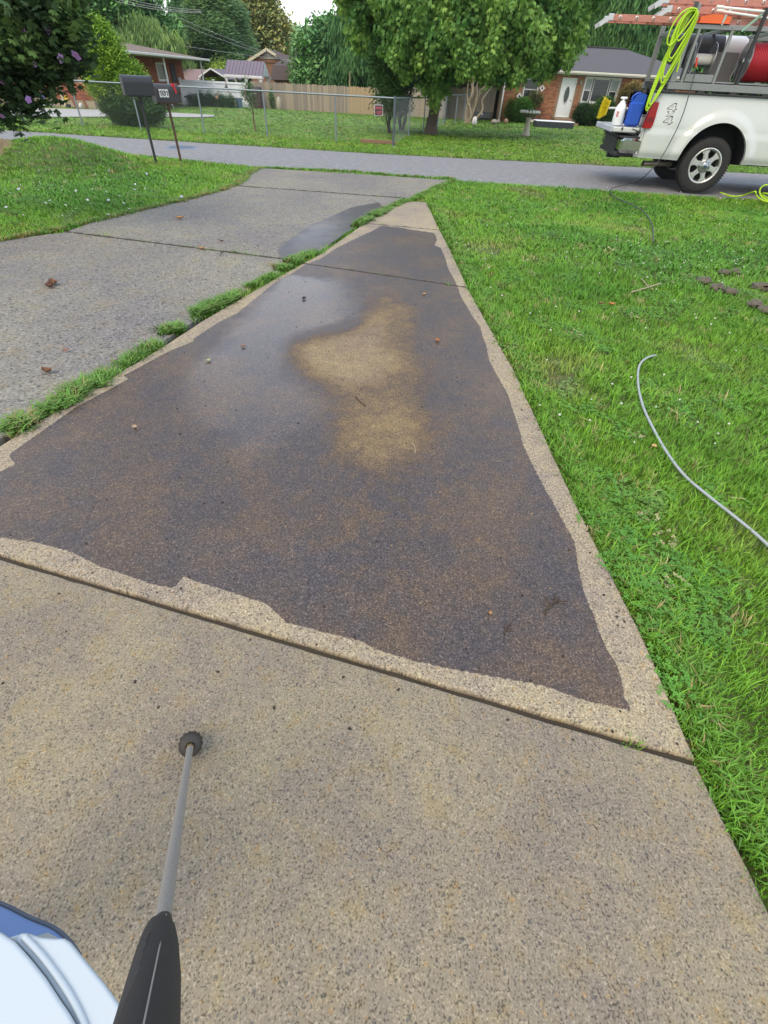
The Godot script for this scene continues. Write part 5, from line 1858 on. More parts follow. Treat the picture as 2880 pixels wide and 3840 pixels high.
	rim.tube(smooth_line(bp, 0.01), 0.003, 10)
	obj("dark_hoop", rim, mat("hoop dark", 0.06, 0.075, 0.10, 0.6), root)
	var skirt := MB.new()
	var line := smooth_line(bp, 0.02)
	for i in line.size() - 1:
		var a := line[i]; var b := line[i + 1]
		var ia: Vector3 = a + Vector3(-0.10, 0.02, 0.12)
		var ib: Vector3 = b + Vector3(-0.10, 0.02, 0.12)
		skirt.quad(a, b, ib, ia, Vector3.UP)
	obj("blue_skirt", skirt, mat("skirt blue", 0.13, 0.21, 0.40, 0.45), root)

# ---------------------------------------------------------------- leaves, shrubs and trees
func leaf_cluster(count: int, spread: float, size: float, droop: float, lobed: bool, sd: int, slim := 0.45) -> ArrayMesh:
	var r := RandomNumberGenerator.new()
	r.seed = sd
	var mb := MB.new()
	mb.use_tint = true
	for i in count:
		var c := Vector3(r.randfn(), r.randfn() * 0.8, r.randfn()) * spread * 0.5
		if droop > 0.5: c.y -= absf(r.randfn()) * spread * 0.5
		var a := r.randf() * TAU
		var u := (Vector3(cos(a), 0, sin(a)) * (1.0 - droop * 0.6) + Vector3(0, -droop + r.randf_range(-0.35, 0.35), 0)).normalized()
		var s := u.cross(Vector3(r.randf_range(-0.5, 0.5), 1, r.randf_range(-0.5, 0.5))).normalized()
		var nn := s.cross(u).normalized()
		if nn.y < 0: nn = -nn
		var L := size * r.randf_range(0.65, 1.25)
		var k := r.randf_range(0.7, 1.35)
		mb.tint = Color(k * r.randf_range(0.9, 1.15), k, k * r.randf_range(0.8, 1.1))
		if lobed:
			for p in [[0.0, 1.0], [0.72, 0.80], [-0.72, 0.80], [1.45, 0.50], [-1.45, 0.50]]:
				var way: Vector3 = u * cos(p[0]) + s * sin(p[0]) - nn * 0.18 * absf(p[0])
				var side: Vector3 = (s * cos(p[0]) - u * sin(p[0])) * L * 0.17
				var tip: Vector3 = c + way * L * p[1]
				var m0: Vector3 = c + way * L * p[1] * 0.5
				mb.tri(c, m0 + side, tip, nn, nn, nn)
				mb.tri(c, tip, m0 - side, nn, nn, nn)
		else:
			var m1 := c + u * L * 0.45 + s * L * slim * 0.5 - nn * L * 0.06
			var m2 := c + u * L * 0.45 - s * L * slim * 0.5 - nn * L * 0.06
			mb.tri(c, m1, c + u * L, nn, nn, nn)
			mb.tri(c, c + u * L, m2, nn, nn, nn)
	return mb.mesh()

# lobes: [centre, radii, how many clusters]
func crown(parent: Node, called: String, lobes: Array, cluster: Mesh, m: Material, low: Color, high: Color, size: Vector2, sd: int, hollow := 0.55, sprays := 0) -> void:
	var r := RandomNumberGenerator.new()
	r.seed = sd
	var where := []
	var tints := PackedColorArray()
	var nz := FastNoiseLite.new()
	nz.seed = sd
	nz.frequency = 0.45
	for l in lobes:
		var spray_at := Vector3()
		var spray_tone := 0.0
		for i in l[2]:
			if sprays > 0:
				# hanging sprays: a run of clusters below a point on the lobe
				if i % sprays == 0:
					var sd2 := Vector3(r.randfn(), r.randfn() * 0.8 + 0.2, r.randfn()).normalized()
					spray_at = l[0] + sd2 * l[1] * lerpf(hollow, 1.05, pow(r.randf(), 0.5))
					spray_tone = r.randf_range(-0.45, 0.45)
				var t := float(i % sprays) / sprays
				var q := spray_at + Vector3(r.randfn() * 0.17, -t * 0.85 + 0.3, r.randfn() * 0.17) * (1.0 - 0.35 * t)
				where.append(Transform3D(Basis(Vector3.UP, r.randf() * TAU).scaled(Vector3.ONE * r.randf_range(size.x, size.y) * (1.1 - 0.4 * t)), q))
				tints.append(low.lerp(high, clampf(0.5 + spray_tone + r.randf_range(-0.2, 0.2), 0, 1)))
				continue
			var d := Vector3(r.randfn(), r.randfn(), r.randfn()).normalized()
			var k := lerpf(hollow, 1.0, pow(r.randf(), 0.7))
			var p: Vector3 = l[0] + d * l[1] * k
			var b := Basis(Vector3.UP, r.randf() * TAU) * Basis(Vector3.RIGHT, r.randf_range(-0.4, 0.4))
			var s := r.randf_range(size.x, size.y)
			where.append(Transform3D(b.scaled(Vector3.ONE * s), p))
			var g := clampf(0.5 + nz.get_noise_3dv(p) * 0.8 + r.randf_range(-0.3, 0.3), 0, 1)
			tints.append(low.lerp(high, g))
	copies(called, cluster, m, where, tints, parent)

func limb(mb: MB, a: Vector3, b: Vector3, ra: float, rb: float, sd: int, bend := 0.12) -> void:
	var r := RandomNumberGenerator.new()
	r.seed = sd
	var pts := [a]
	var L := a.distance_to(b)
	for i in range(1, 5):
		pts.append(a.lerp(b, i / 4.0) + (Vector3(r.randfn(), r.randfn() * 0.4, r.randfn()) * L * bend * 0.35 if i < 4 else Vector3.ZERO))
	var line := smooth_line(pts, maxf(L / 14.0, 0.05))
	var rad := PackedFloat32Array()
	for i in line.size(): rad.append(lerpf(ra, rb, float(i) / (line.size() - 1)))
	mb.tube(line, rad, 9 if ra > 0.05 else 6)

func bark(called: String, a: Vector3, b: Vector3) -> StandardMaterial3D:
	return grain(called, a, b, 2.2, 0.95, 0.03, 1.2, true, Vector3(1.6, 0.35, 1.6))

func tree(called: String, label: String, base: Vector3, trunk_r: float, fork: float, lobes: Array, cluster: Mesh, m: Material, low: Color, high: Color, size: Vector2, sd: int, bark_m: Material, category := "tree", group := "", hollow := 0.5, sprays := 0) -> Node3D:
	var root := thing(called, label, category, base, 0.0, group)
	var t := MB.new()
	var sway := Vector3(sin(sd * 1.7) * 0.15, 0, cos(sd * 2.1) * 0.15) * fork * 0.3
	t.tube(smooth_line([Vector3(0, -0.2, 0), Vector3(0, 0.12, 0), Vector3(0, fork * 0.5, 0) + sway, Vector3(0, fork, 0)], 0.25), PackedFloat32Array([trunk_r * 1.5, trunk_r * 1.15, trunk_r, trunk_r * 0.85]) if false else trunk_r, 12)
	t.lathe([Vector2(trunk_r * 1.7, -0.1), Vector2(trunk_r * 1.35, 0.08), Vector2(trunk_r * 1.08, 0.3), Vector2(trunk_r * 0.98, 0.5)], 12)
	for i in lobes.size():
		limb(t, Vector3(0, fork * (0.8 + 0.2 * ((i * 7) % 5) / 5.0), 0), lobes[i][0], trunk_r * 0.6, trunk_r * 0.15, sd + i)
	obj("trunk", t, bark_m, root)
	crown(root, "crown", lobes, cluster, m, low, high, size, sd, hollow, sprays)
	return root

func build_plants() -> void:
	var leaf := leaf_material("tree leaf", 1, 1, 1, 0.55, 0.75)
	var grey_bark := bark("grey bark", Vector3(0.06, 0.048, 0.036), Vector3(0.15, 0.12, 0.092))
	var dark_bark := bark("dark bark", Vector3(0.025, 0.02, 0.016), Vector3(0.075, 0.06, 0.048))
	var maple_c := leaf_cluster(24, 0.20, 0.14, 0.85, true, 1)
	var broad_c := leaf_cluster(28, 0.46, 0.16, 0.35, false, 2, 0.55)
	var far_c := leaf_cluster(30, 0.75, 0.26, 0.35, false, 3, 0.6)
	var weep_c := leaf_cluster(26, 0.55, 0.36, 0.95, false, 4, 0.22)
	var needle_c := leaf_cluster(44, 0.5, 0.34, 0.1, false, 5, 0.16)
	var small_c := leaf_cluster(22, 0.12, 0.055, 0.25, false, 6, 0.55)
	var bush_c := leaf_cluster(26, 0.15, 0.07, 0.15, false, 7, 0.55)
	# the big maple over the lawn across the street
	var mb := on_ground(1615, 501)
	var lobes := [
		[Vector3(0.4, 4.9, 0.2), Vector3(2.7, 2.2, 2.4), 1300], [Vector3(2.6, 3.6, 0.7), Vector3(1.9, 1.5, 1.7), 900], [Vector3(3.7, 3.1, 0.2), Vector3(1.4, 1.0, 1.3), 520], [Vector3(-1.8, 3.9, 0.3), Vector3(1.7, 1.6, 1.7), 700],
		[Vector3(0.8, 3.0, 1.9), Vector3(1.5, 1.1, 1.1), 620], [Vector3(-0.7, 3.2, 1.6), Vector3(1.3, 1.25, 1.2), 540], [Vector3(2.3, 2.75, 1.5), Vector3(1.3, 0.85, 1.0), 480], [Vector3(0.2, 2.2, 1.4), Vector3(0.75, 0.55, 0.7), 170],
		[Vector3(1.5, 3.1, -1.5), Vector3(2.2, 1.2, 1.4), 480], [Vector3(-1.0, 3.0, -1.2), Vector3(1.3, 1.0, 1.2), 300], [Vector3(3.0, 4.9, 0.0), Vector3(1.9, 1.7, 1.8), 560], [Vector3(1.2, 6.6, 0), Vector3(2.3, 1.6, 2.0), 560], [Vector3(-2.0, 5.4, 0), Vector3(1.7, 1.5, 1.6), 420], [Vector3(-0.15, 1.35, 0.9), Vector3(0.30, 0.42, 0.3), 50], [Vector3(4.2, 4.1, 0.3), Vector3(1.1, 1.2, 1.2), 320]]
	tree("maple_tree", "big drooping green maple with thick trunk on the lawn across the street", mb, 0.20, 1.9, lobes, maple_c, leaf, Color(0.065, 0.19, 0.034), Color(0.25, 0.44, 0.085), Vector2(0.75, 1.2), 101, grey_bark, "tree", "", 0.6, 9)
	# wall of trees behind, left to right
	var rows := [
		["leafy_tree", "dark leafy tree at far left, behind the flowering shrub", -34.0, -50.0, 9.0, 4.2, 0, far_c],
		["leafy_tree", "tall dark green tree behind the left brick house", -25.5, -56.0, 11.0, 4.6, 0, far_c],
		["leafy_tree", "tall mid green tree far behind, between the dark tree and the pine", -24.0, -78.0, 11.5, 4.2, 4, far_c],
		["leafy_tree", "wide green tree far behind the pine, against the sky", -19.5, -84.0, 10.0, 3.4, 4, far_c],
		["willow_tree", "pale yellow green weeping tree behind the left house roof", -21.5, -53.0, 4.7, 3.0, 1, weep_c],
		["pine_tree", "tall loose pine with dark leaning trunk left of the gazebo", -18.6, -64.0, 9.5, 3.1, 2, needle_c],
		["leafy_tree", "tall tree with yellowing tips above the gazebo roof", -15.6, -70.0, 9.0, 2.6, 3, far_c],
		["leafy_tree", "green tree sloping down towards the gap of sky, behind the gable", -14.4, -80.0, 6.4, 2.5, 4, far_c],
		["leafy_tree", "smaller green tree lowest beside the gap of sky", -11.6, -84.0, 4.4, 2.0, 4, far_c],
		["cypress_tree", "pale slim cypress right of the gap of sky", -8.3, -52.0, 4.6, 0.85, 5, broad_c],
		["leafy_tree", "bluish green tree right of the slim cypress", -6.5, -52.0, 5.4, 1.9, 4, far_c],
		["leafy_tree", "dark tree with grey trunk behind the picket fence", -2.6, -49.0, 7.5, 3.0, 6, weep_c],
		["leafy_tree", "dark tree hidden behind the maple, left of the right house", 3.2, -47.0, 7.5, 3.0, 6, far_c],
		["leafy_tree", "drooping dark tree behind the right house roof, left one", 10.5, -50.0, 8.5, 3.6, 7, weep_c],
		["leafy_tree", "drooping dark tree behind the right house roof, right one", 16.5, -49.0, 9.0, 3.8, 7, weep_c],
		["leafy_tree", "dark tree seen through the ladder rack, nearest the right edge", 24.0, -46.0, 9.5, 4.6, 0, far_c],
		["leafy_tree", "dark tree beyond the red hose reel at the right edge", 33.0, -42.0, 9.5, 5.0, 0, far_c]]
	var lows := [Color(0.055, 0.174, 0.050), Color(0.110, 0.210, 0.060), Color(0.111, 0.235, 0.099), Color(0.137, 0.248, 0.099), Color(0.087, 0.235, 0.094), Color(0.174, 0.334, 0.174), Color(0.039, 0.137, 0.044), Color(0.044, 0.144, 0.039)]
	var highs := [Color(0.187, 0.409, 0.094), Color(0.270, 0.420, 0.120), Color(0.273, 0.458, 0.149), Color(0.571, 0.520, 0.161), Color(0.235, 0.483, 0.161), Color(0.397, 0.619, 0.298), Color(0.137, 0.309, 0.087), Color(0.137, 0.309, 0.073)]
	for i in rows.size():
		var d: Array = rows[i]
		var base := Vector3(d[2], ground_height(d[2], d[3]), d[3])
		var h: float = d[4]
		var w: float = d[5]
		var r := RandomNumberGenerator.new()
		r.seed = 300 + i
		var ls := []
		var n := 9 if w > 1.2 else 6
		for k in n:
			var t := (k + 0.5) / n
			var y := h * lerpf(0.22, 0.90, t)
			var rr := w * (0.62 if w > 1.2 else 0.8) * sin(PI * clampf(0.28 + 0.62 * t, 0, 1)) + 0.25
			var a := k * 2.4 + r.randf()
			var off := w * 0.52 * (1.0 - t * 0.6) if w > 1.2 else 0.1
			ls.append([Vector3(cos(a) * off, y, sin(a) * off), Vector3(rr, rr * (0.75 if w > 1.2 else 1.2), rr), int(105 * rr * rr + 80)])
		tree(d[0], d[1], base, 0.16 + 0.02 * w, h * 0.35, ls, d[7], leaf, lows[d[6]], highs[d[6]], Vector2(0.8, 1.5), 400 + i, dark_bark, "tree", "trees beyond the yards", 0.45, 7 if d[7] == weep_c else 0)
	# low belt of woods closing the horizon
	var where := []
	var tints := PackedColorArray()
	var r := RandomNumberGenerator.new()
	r.seed = 5
	for i in 5200:
		var x := r.randf_range(-110, 110)
		var z := r.randf_range(-112, -92)
		var top := 3.0 + 1.4 * sin(x * 0.23) + 0.9 * sin(x * 0.71 + 1.0)
		if x > -22 and x < -8: top = minf(top, 2.7)
		where.append(Transform3D(Basis(Vector3.UP, r.randf() * TAU).scaled(Vector3.ONE * r.randf_range(1.6, 2.6)), Vector3(x, ground_height(x, z) + r.randf() * top, z)))
		tints.append(Color(0.043, 0.109, 0.043).lerp(Color(0.109, 0.203, 0.072), r.randf()))
	tag(copies("distant_woods", far_c, leaf, where, tints), "low belt of distant green woods along the horizon", "woods")
	# lime shrub by the gazebo
	shrub("lime_shrub", "small bright lime shrub behind the carport and gazebo", Vector3(-16.6, ground_height(-16.6, -56), -56), [[Vector3(0, 1.6, 0), Vector3(1.3, 1.1, 1.0), 150]], broad_c, leaf, Color(0.246, 0.392, 0.043), Color(0.435, 0.580, 0.072), Vector2(0.7, 1.1), 61, dark_bark)
	# hedge on the chain link fence
	var hb := on_ground(480, 470)
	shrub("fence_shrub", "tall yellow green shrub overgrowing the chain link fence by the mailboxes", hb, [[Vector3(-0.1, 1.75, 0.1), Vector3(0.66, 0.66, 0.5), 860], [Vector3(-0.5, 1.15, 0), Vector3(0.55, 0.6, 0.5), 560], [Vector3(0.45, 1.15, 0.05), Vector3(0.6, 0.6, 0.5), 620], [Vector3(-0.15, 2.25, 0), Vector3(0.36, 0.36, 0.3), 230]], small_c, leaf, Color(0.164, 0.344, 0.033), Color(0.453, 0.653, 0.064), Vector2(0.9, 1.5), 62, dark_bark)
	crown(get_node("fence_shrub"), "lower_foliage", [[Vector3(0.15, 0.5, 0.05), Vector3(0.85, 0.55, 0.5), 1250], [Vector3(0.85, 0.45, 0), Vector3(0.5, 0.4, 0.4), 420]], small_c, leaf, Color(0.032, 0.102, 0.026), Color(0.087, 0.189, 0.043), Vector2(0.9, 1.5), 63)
	# sapling in front of the fence
	var sb := on_ground(962, 493)
	var sp := thing("sapling", "thin young tree with sparse leaves behind the chain link fence", "tree", sb)
	var st := MB.new()
	limb(st, Vector3(0, -0.1, 0), Vector3(-0.16, 1.25, 0), 0.035, 0.012, 3, 0.3)
	for k in 5: limb(st, Vector3(-0.05 - 0.02 * k, 0.45 + 0.12 * k, 0), Vector3(-0.12 + 0.25 * (k % 2 * 2 - 1), 0.75 + 0.14 * k, 0.1 * (k % 3 - 1)), 0.012, 0.004, 9 + k)
	obj("trunk", st, bark("sapling bark", Vector3(0.10, 0.06, 0.035), Vector3(0.22, 0.14, 0.08)), sp)
	crown(sp, "crown", [[Vector3(-0.14, 0.95, 0), Vector3(0.22, 0.45, 0.2), 60]], small_c, leaf, Color(0.043, 0.131, 0.036), Color(0.145, 0.261, 0.072), Vector2(0.8, 1.3), 64, 0.2)
	# two dark shrubs of thin stems by the fence corner
	for k in 2:
		var base: Vector3 = [on_ground(1463, 499), on_ground(1504, 488)][k]
		var s := thing("corner_shrub", ["dark multi stemmed shrub just inside the fence corner, left one", "taller dark shrub with thick stem right of the fence corner"][k], "shrub", base, 0.0, "shrubs at the fence corner")
		var m2 := MB.new()
		for j in 7 + k * 2:
			var a := j * 0.9
			limb(m2, Vector3(cos(a) * 0.05, -0.05, sin(a) * 0.05), Vector3(cos(a) * 0.55 - 0.1, 1.5 + 0.3 * sin(j * 2.0), sin(a) * 0.4), 0.03 + 0.02 * k * (1 if j == 0 else 0), 0.008, 70 + j)
		obj("stems", m2, dark_bark, s)
		crown(s, "crown", [[Vector3(-0.15, 1.65, 0), Vector3(0.75, 0.85, 0.6), 330], [Vector3(-0.3, 2.3, 0), Vector3(0.55, 0.6, 0.5), 170], [Vector3(-0.1, 0.85, 0), Vector3(0.6, 0.4, 0.45), 80]], leaf_cluster(20, 0.17, 0.085, 0.4, false, 8 + k, 0.5), leaf, Color(0.026, 0.087, 0.020), Color(0.102, 0.217, 0.041), Vector2(0.8, 1.4), 66 + k, 0.2)
	# crepe myrtle: many pale smooth stems
	var cb := on_ground(1752, 460)
	var cm := thing("crepe_myrtle", "pale multi stemmed crepe myrtle beside the right brick house", "tree", cb)
	for j in 9:
		var a := j * 0.7 + 0.4
		var stem := MB.new()
		limb(stem, Vector3(cos(a) * 0.13, -0.1, sin(a) * 0.08), Vector3(-0.3 + 0.26 * j - 0.2, 2.5 + 0.15 * sin(j * 3.0), sin(a) * 0.45), 0.055, 0.022, 40 + j, 0.16)
		obj("stem", stem, bark("pale bark", Vector3(0.36, 0.28, 0.19), Vector3(0.52, 0.42, 0.31)), cm)
	crown(cm, "crown", [[Vector3(0.4, 3.3, 0), Vector3(2.0, 1.1, 1.5), 420], [Vector3(1.0, 2.7, 0), Vector3(1.2, 0.6, 1.0), 150]], broad_c, leaf, Color(0.029, 0.094, 0.023), Color(0.087, 0.203, 0.043), Vector2(0.6, 1.0), 68)
	# clipped and loose shrubs at the right house
	var z := -36.4
	shrub("round_bush", "clipped round green bush left of the bird bath's basin", Vector3(6.75, ground_height(6.7, z), z), [[Vector3(0, 0.52, 0), Vector3(0.58, 0.52, 0.55), 900]], bush_c, leaf, Color(0.058, 0.174, 0.026), Color(0.160, 0.334, 0.051), Vector2(0.8, 1.3), 71, dark_bark, 0.75)
	shrub("house_shrub", "olive green shrub at the left corner of the right house", Vector3(6.15, ground_height(6.1, z), z - 0.2), [[Vector3(0, 0.5, 0), Vector3(0.36, 0.55, 0.35), 330]], bush_c, leaf, Color(0.102, 0.174, 0.029), Color(0.246, 0.290, 0.058), Vector2(0.8, 1.3), 72, dark_bark)
	shrub("house_shrub", "sparse brownish shrub under the left window of the right house", Vector3(7.5, ground_height(7.5, z), z - 0.3), [[Vector3(0, 1.05, 0), Vector3(0.42, 0.34, 0.3), 190], [Vector3(-0.3, 0.8, 0), Vector3(0.3, 0.3, 0.25), 80]], bush_c, leaf, Color(0.087, 0.131, 0.043), Color(0.232, 0.217, 0.087), Vector2(0.7, 1.2), 73, dark_bark)
	shrub("round_bush", "dark clipped round bush right of the white door", Vector3(10.35, ground_height(10.3, z), z), [[Vector3(0, 0.46, 0), Vector3(0.5, 0.47, 0.5), 800]], bush_c, leaf, Color(0.023, 0.072, 0.020), Color(0.072, 0.152, 0.038), Vector2(0.8, 1.3), 74, dark_bark, 0.75)
	shrub("round_bush", "larger round bush under the picture window", Vector3(11.45, ground_height(11.4, z), z), [[Vector3(0, 0.62, 0), Vector3(0.66, 0.62, 0.55), 1100]], bush_c, leaf, Color(0.036, 0.116, 0.023), Color(0.123, 0.246, 0.049), Vector2(0.8, 1.3), 75, dark_bark, 0.75)
	shrub("reddish_shrub", "tall shrub with reddish tips between window and pickup", Vector3(12.9, ground_height(12.9, z), z), [[Vector3(0, 1.5, 0), Vector3(0.85, 0.45, 0.5), 420], [Vector3(0, 1.0, 0), Vector3(0.6, 0.5, 0.4), 260]], bush_c, leaf, Color(0.087, 0.131, 0.029), Color(0.348, 0.246, 0.087), Vector2(0.8, 1.4), 76, dark_bark)
	# tall flower bed weeds along the white fence
	var bed := [[-15.0, -43.6], [-14.4, -43.6], [-13.8, -43.7], [-13.1, -43.8], [-12.5, -43.9]]
	var bed_words := ["leafy perennial clump nearest the house corner along white fence", "leafy perennial clump second from the house along white fence", "leafy perennial clump in the middle of the white fence", "leafy perennial clump under the lamp hook", "leafy perennial clump next to the blue bin"]
	for k in bed.size():
		shrub("perennial_clump", bed_words[k], Vector3(bed[k][0], ground_height(bed[k][0], bed[k][1]), bed[k][1]), [[Vector3(0, 0.28 + 0.08 * (k % 2), 0), Vector3(0.42, 0.34 + 0.08 * (k % 3), 0.3), 150]], bush_c, leaf, Color(0.043, 0.123, 0.036), Color(0.131, 0.246, 0.072), Vector2(0.9, 1.6), 80 + k, dark_bark, 0.2, "plants along the white fence")
	shrub("fence_weed", "tall green weed growing against the picket fence", Vector3(-9.8, ground_height(-9.8, -45.3), -45.3), [[Vector3(0, 0.55, 0), Vector3(0.24, 0.6, 0.2), 130]], bush_c, leaf, Color(0.087, 0.174, 0.043), Color(0.203, 0.319, 0.087), Vector2(0.8, 1.3), 90, dark_bark, 0.2)
	rose_of_sharon(leaf, dark_bark)

func shrub(called: String, label: String, base: Vector3, lobes: Array, cluster: Mesh, m: Material, low: Color, high: Color, size: Vector2, sd: int, bark_m: Material, hollow := 0.35, group := "") -> Node3D:
	var root := thing(called, label, "shrub", base, 0.0, group)
	var s := MB.new()
	for i in 7:
		var a := i * 0.9
		var l: Array = lobes[i % lobes.size()]
		limb(s, Vector3(cos(a) * 0.06, -0.08, sin(a) * 0.06), l[0] + Vector3(cos(a), 0.5, sin(a)) * l[1] * 0.55, 0.022, 0.006, sd + i)
	obj("stems", s, bark_m, root)
	crown(root, "foliage", lobes, cluster, m, low, high, size, sd, hollow)
	return root

func rose_of_sharon(leaf: Material, bark_m: Material) -> void:
	# hangs into the upper left corner, close to us; its stems stand outside the frame
	var base := Vector3(-5.6, ground_height(-5.6, -6.4), -6.4)
	var root := thing("flowering_shrub", "dark leafy shrub with lilac flowers hanging into the upper left corner", "shrub", base)
	var cl := leaf_cluster(26, 0.17, 0.07, 0.45, true, 21)
	var lobes := []
	var px := [[-60, 60, 190], [60, 40, 190], [180, 30, 150], [270, 60, 110], [100, 140, 210], [230, 150, 170], [310, 190, 110], [-20, 200, 210], [130, 235, 170], [255, 250, 120], [320, 285, 60], [20, 300, 110], [90, 290, 70], [-120, 330, 150], [-150, 200, 220], [-200, 80, 220], [60, -80, 200], [220, -60, 140], [-60, -150, 200]]
	for q in px:
		lobes.append([at_depth(q[0] * 0.84 - 62, q[1] * 0.9 - 55, -6.5 + 0.25 * sin(q[0] * 0.05)) - base, Vector3(0.25, 0.17, 0.34), q[2] / 2 + 20])
	lobes.append([at_depth(70, 355, -6.4) - base, Vector3(0.10, 0.07, 0.1), 12])
	lobes.append([at_depth(105, 385, -6.4) - base, Vector3(0.05, 0.08, 0.06), 7])
	lobes.append([at_depth(5, 430, -6.3) - base, Vector3(0.05, 0.05, 0.06), 8])
	lobes.append([at_depth(160, 300, -6.4) - base, Vector3(0.12, 0.04, 0.1), 12])
	var s := MB.new()
	for i in lobes.size():
		var a := i * 1.3
		limb(s, Vector3(cos(a) * 0.12, -0.1, sin(a) * 0.12), Vector3(-0.25 + 0.1 * cos(a), 1.55, 0.1 * sin(a)), 0.022, 0.014, 500 + i, 0.06)
		limb(s, Vector3(-0.25 + 0.1 * cos(a), 1.55, 0.1 * sin(a)), lobes[i][0], 0.013, 0.003, 530 + i, 0.12)
	obj("stems", s, bark_m, root)
	crown(root, "foliage", lobes, cl, leaf, Color(0.022, 0.06, 0.018), Color(0.065, 0.13, 0.036), Vector2(0.8, 1.3), 600, 0.1)
	crown(root, "young_leaves", [[at_depth(70, 135, -6.2) - base, Vector3(0.22, 0.1, 0.1), 22], [at_depth(130, 155, -6.2) - base, Vector3(0.1, 0.06, 0.1), 10], [at_depth(230, 40, -6.2) - base, Vector3(0.16, 0.1, 0.1), 14]], cl, leaf, Color(0.07, 0.15, 0.04), Color(0.13, 0.23, 0.06), Vector2(0.8, 1.2), 601, 0.1)
	var lilac := mat("lilac petal", 0.34, 0.19, 0.47, 0.6)
	for q in [[86, 112, 1.0], [183, 112, 0.9], [231, 220, 0.9], [287, 205, 1.1], [104, 372, 0.8], [4, 430, 0.9], [128, 240, 0.6], [10, 305, 0.7]]:
		var f := MB.new()
		var c := at_depth(q[0], q[1], -6.12) - base
		var face := (EYE - base - c).normalized()
		face = (face + Vector3(sin(q[0]), -0.3 + cos(q[1]) * 0.5, cos(q[0])) * 0.7).normalized()
		var u := face.cross(Vector3.UP).normalized()
		var v := u.cross(face)
		for k in 5:
			var a := TAU * k / 5
			var d := u * cos(a) + v * sin(a)
			var e := u * cos(a + 0.62) + v * sin(a + 0.62)
			var g := u * cos(a - 0.62) + v * sin(a - 0.62)
			var L: float = 0.045 * q[2]
			f.quad(c, c + e * L * 0.75 + face * 0.010, c + d * L + face * 0.012, c + g * L * 0.75 + face * 0.010, face)
		var fl := obj("flower", f, lilac, root)
		var t := MB.new()
		t.lump(c + face * 0.012, Vector3.ONE * 0.006 * q[2], 6, 4)
		obj("eye", t, mat("flower eye", 0.55, 0.10, 0.22, 0.6), fl)

# ---------------------------------------------------------------- buildings and fences
func brick_wall(parent: Node3D, at: Transform3D, wide: float, tall: float, holes: Array, tones: Array, mortar: Material, focus: Rect2, sd: int, most := 300) -> void:
	# local x along the wall, y up, z outwards
	var back := MB.new()
	var xs := [0.0, wide]
	var ys := [0.0, tall]
	for h in holes:
		xs.append_array([h.position.x, h.end.x])
		ys.append_array([h.position.y, h.end.y])
	xs.sort()
	ys.sort()
	back.xf = at
	for i in xs.size() - 1:
		for j in ys.size() - 1:
			var c := Vector2((xs[i] + xs[i + 1]) / 2, (ys[j] + ys[j + 1]) / 2)
			if xs[i + 1] - xs[i] < 0.002 or ys[j + 1] - ys[j] < 0.002: continue
			var open := false
			for h in holes: open = open or h.has_point(c)
			if not open: back.box(Vector3(c.x, c.y, -0.075), Vector3(xs[i + 1] - xs[i], ys[j + 1] - ys[j], 0.15))
	var wall := obj("wall", back, mortar, parent)
	var r := RandomNumberGenerator.new()
	r.seed = sd
	var spots := []
	var course := 0.071
	for j in int(tall / course):
		var y := (j + 0.5) * course
		var x := -0.11 * (j % 2)
		while x < wide - 0.02:
			var x0 := maxf(x, 0.0) + 0.006
			var x1 := minf(x + 0.21, wide) - 0.006
			x += 0.215
			if x1 - x0 < 0.03: continue
			var ok := true
			for h in holes:
				if h.grow(0.005).intersects(Rect2(x0, y - 0.03, x1 - x0, 0.06)): ok = false
			if ok: spots.append([Vector2((x0 + x1) / 2, y), x1 - x0, r.randi() % tones.size(), r.randf_range(0.0, 0.006)])
	spots.sort_custom(func(a, b): return a[0].distance_squared_to(focus.get_center()) < b[0].distance_squared_to(focus.get_center()))
	var rest := []
	for t in tones: rest.append(MB.new())
	for i in spots.size():
		var s: Array = spots[i]
		var pos := Vector3(s[0].x, s[0].y, 0.004 + s[3])
		if i < most:
			var o := put_mesh("brick", box_mesh, tones[s[2]], wall)
			o.transform = at * Transform3D(Basis().scaled(Vector3(s[1], 0.058, 0.03)), pos)
		else:
			rest[s[2]].xf = at
			rest[s[2]].box(pos, Vector3(s[1], 0.058, 0.03))
	for k in rest.size():
		if rest[k].v.size() == 0: continue
		var o := obj("brickwork", rest[k], tones[k], wall)
		o.set_meta("kind", "stuff")

func brick_tones(called: String, base: Vector3) -> Array:
	var out := []
	for k in 4:
		var f: Vector3 = [Vector3(1, 1, 1), Vector3(1.25, 1.2, 1.15), Vector3(0.75, 0.72, 0.75), Vector3(1.1, 0.85, 0.75)][k]
		var b := base * f
		out.append(grain("%s brick %d" % [called, k], b * 0.75, b * 1.25, 2.5, 0.92, 0.06))
	return out

func panel(parent: Node, called: String, c: Vector3, s: Vector3, m: Material, k := 0.01) -> MeshInstance3D:
	var b := MB.new()
	b.bevel_box(c, s, k)
	return obj(called, b, m, parent)

func slope(parent: Node, called: String, a: Vector3, b: Vector3, c: Vector3, d: Vector3, thick: float, m: Material) -> MeshInstance3D:
	# a roof plane with thickness
	var mb := MB.new()
	var nn := (b - a).cross(d - a).normalized()
	if nn.y < 0: nn = -nn
	var o := nn * thick
	var mid := (a + b + c + d) / 4 - o / 2
	for f in [[a, b, c, d], [a - o, b - o, c - o, d - o], [a, b, b - o, a - o], [b, c, c - o, b - o], [c, d, d - o, c - o], [d, a, a - o, d - o]]:
		if f[0].distance_to(f[1]) < 1e-4 and f[2].distance_to(f[3]) < 1e-4: continue
		mb.face(f[0], f[1], f[2], f[3], mid)
	return obj(called, mb, m, parent)

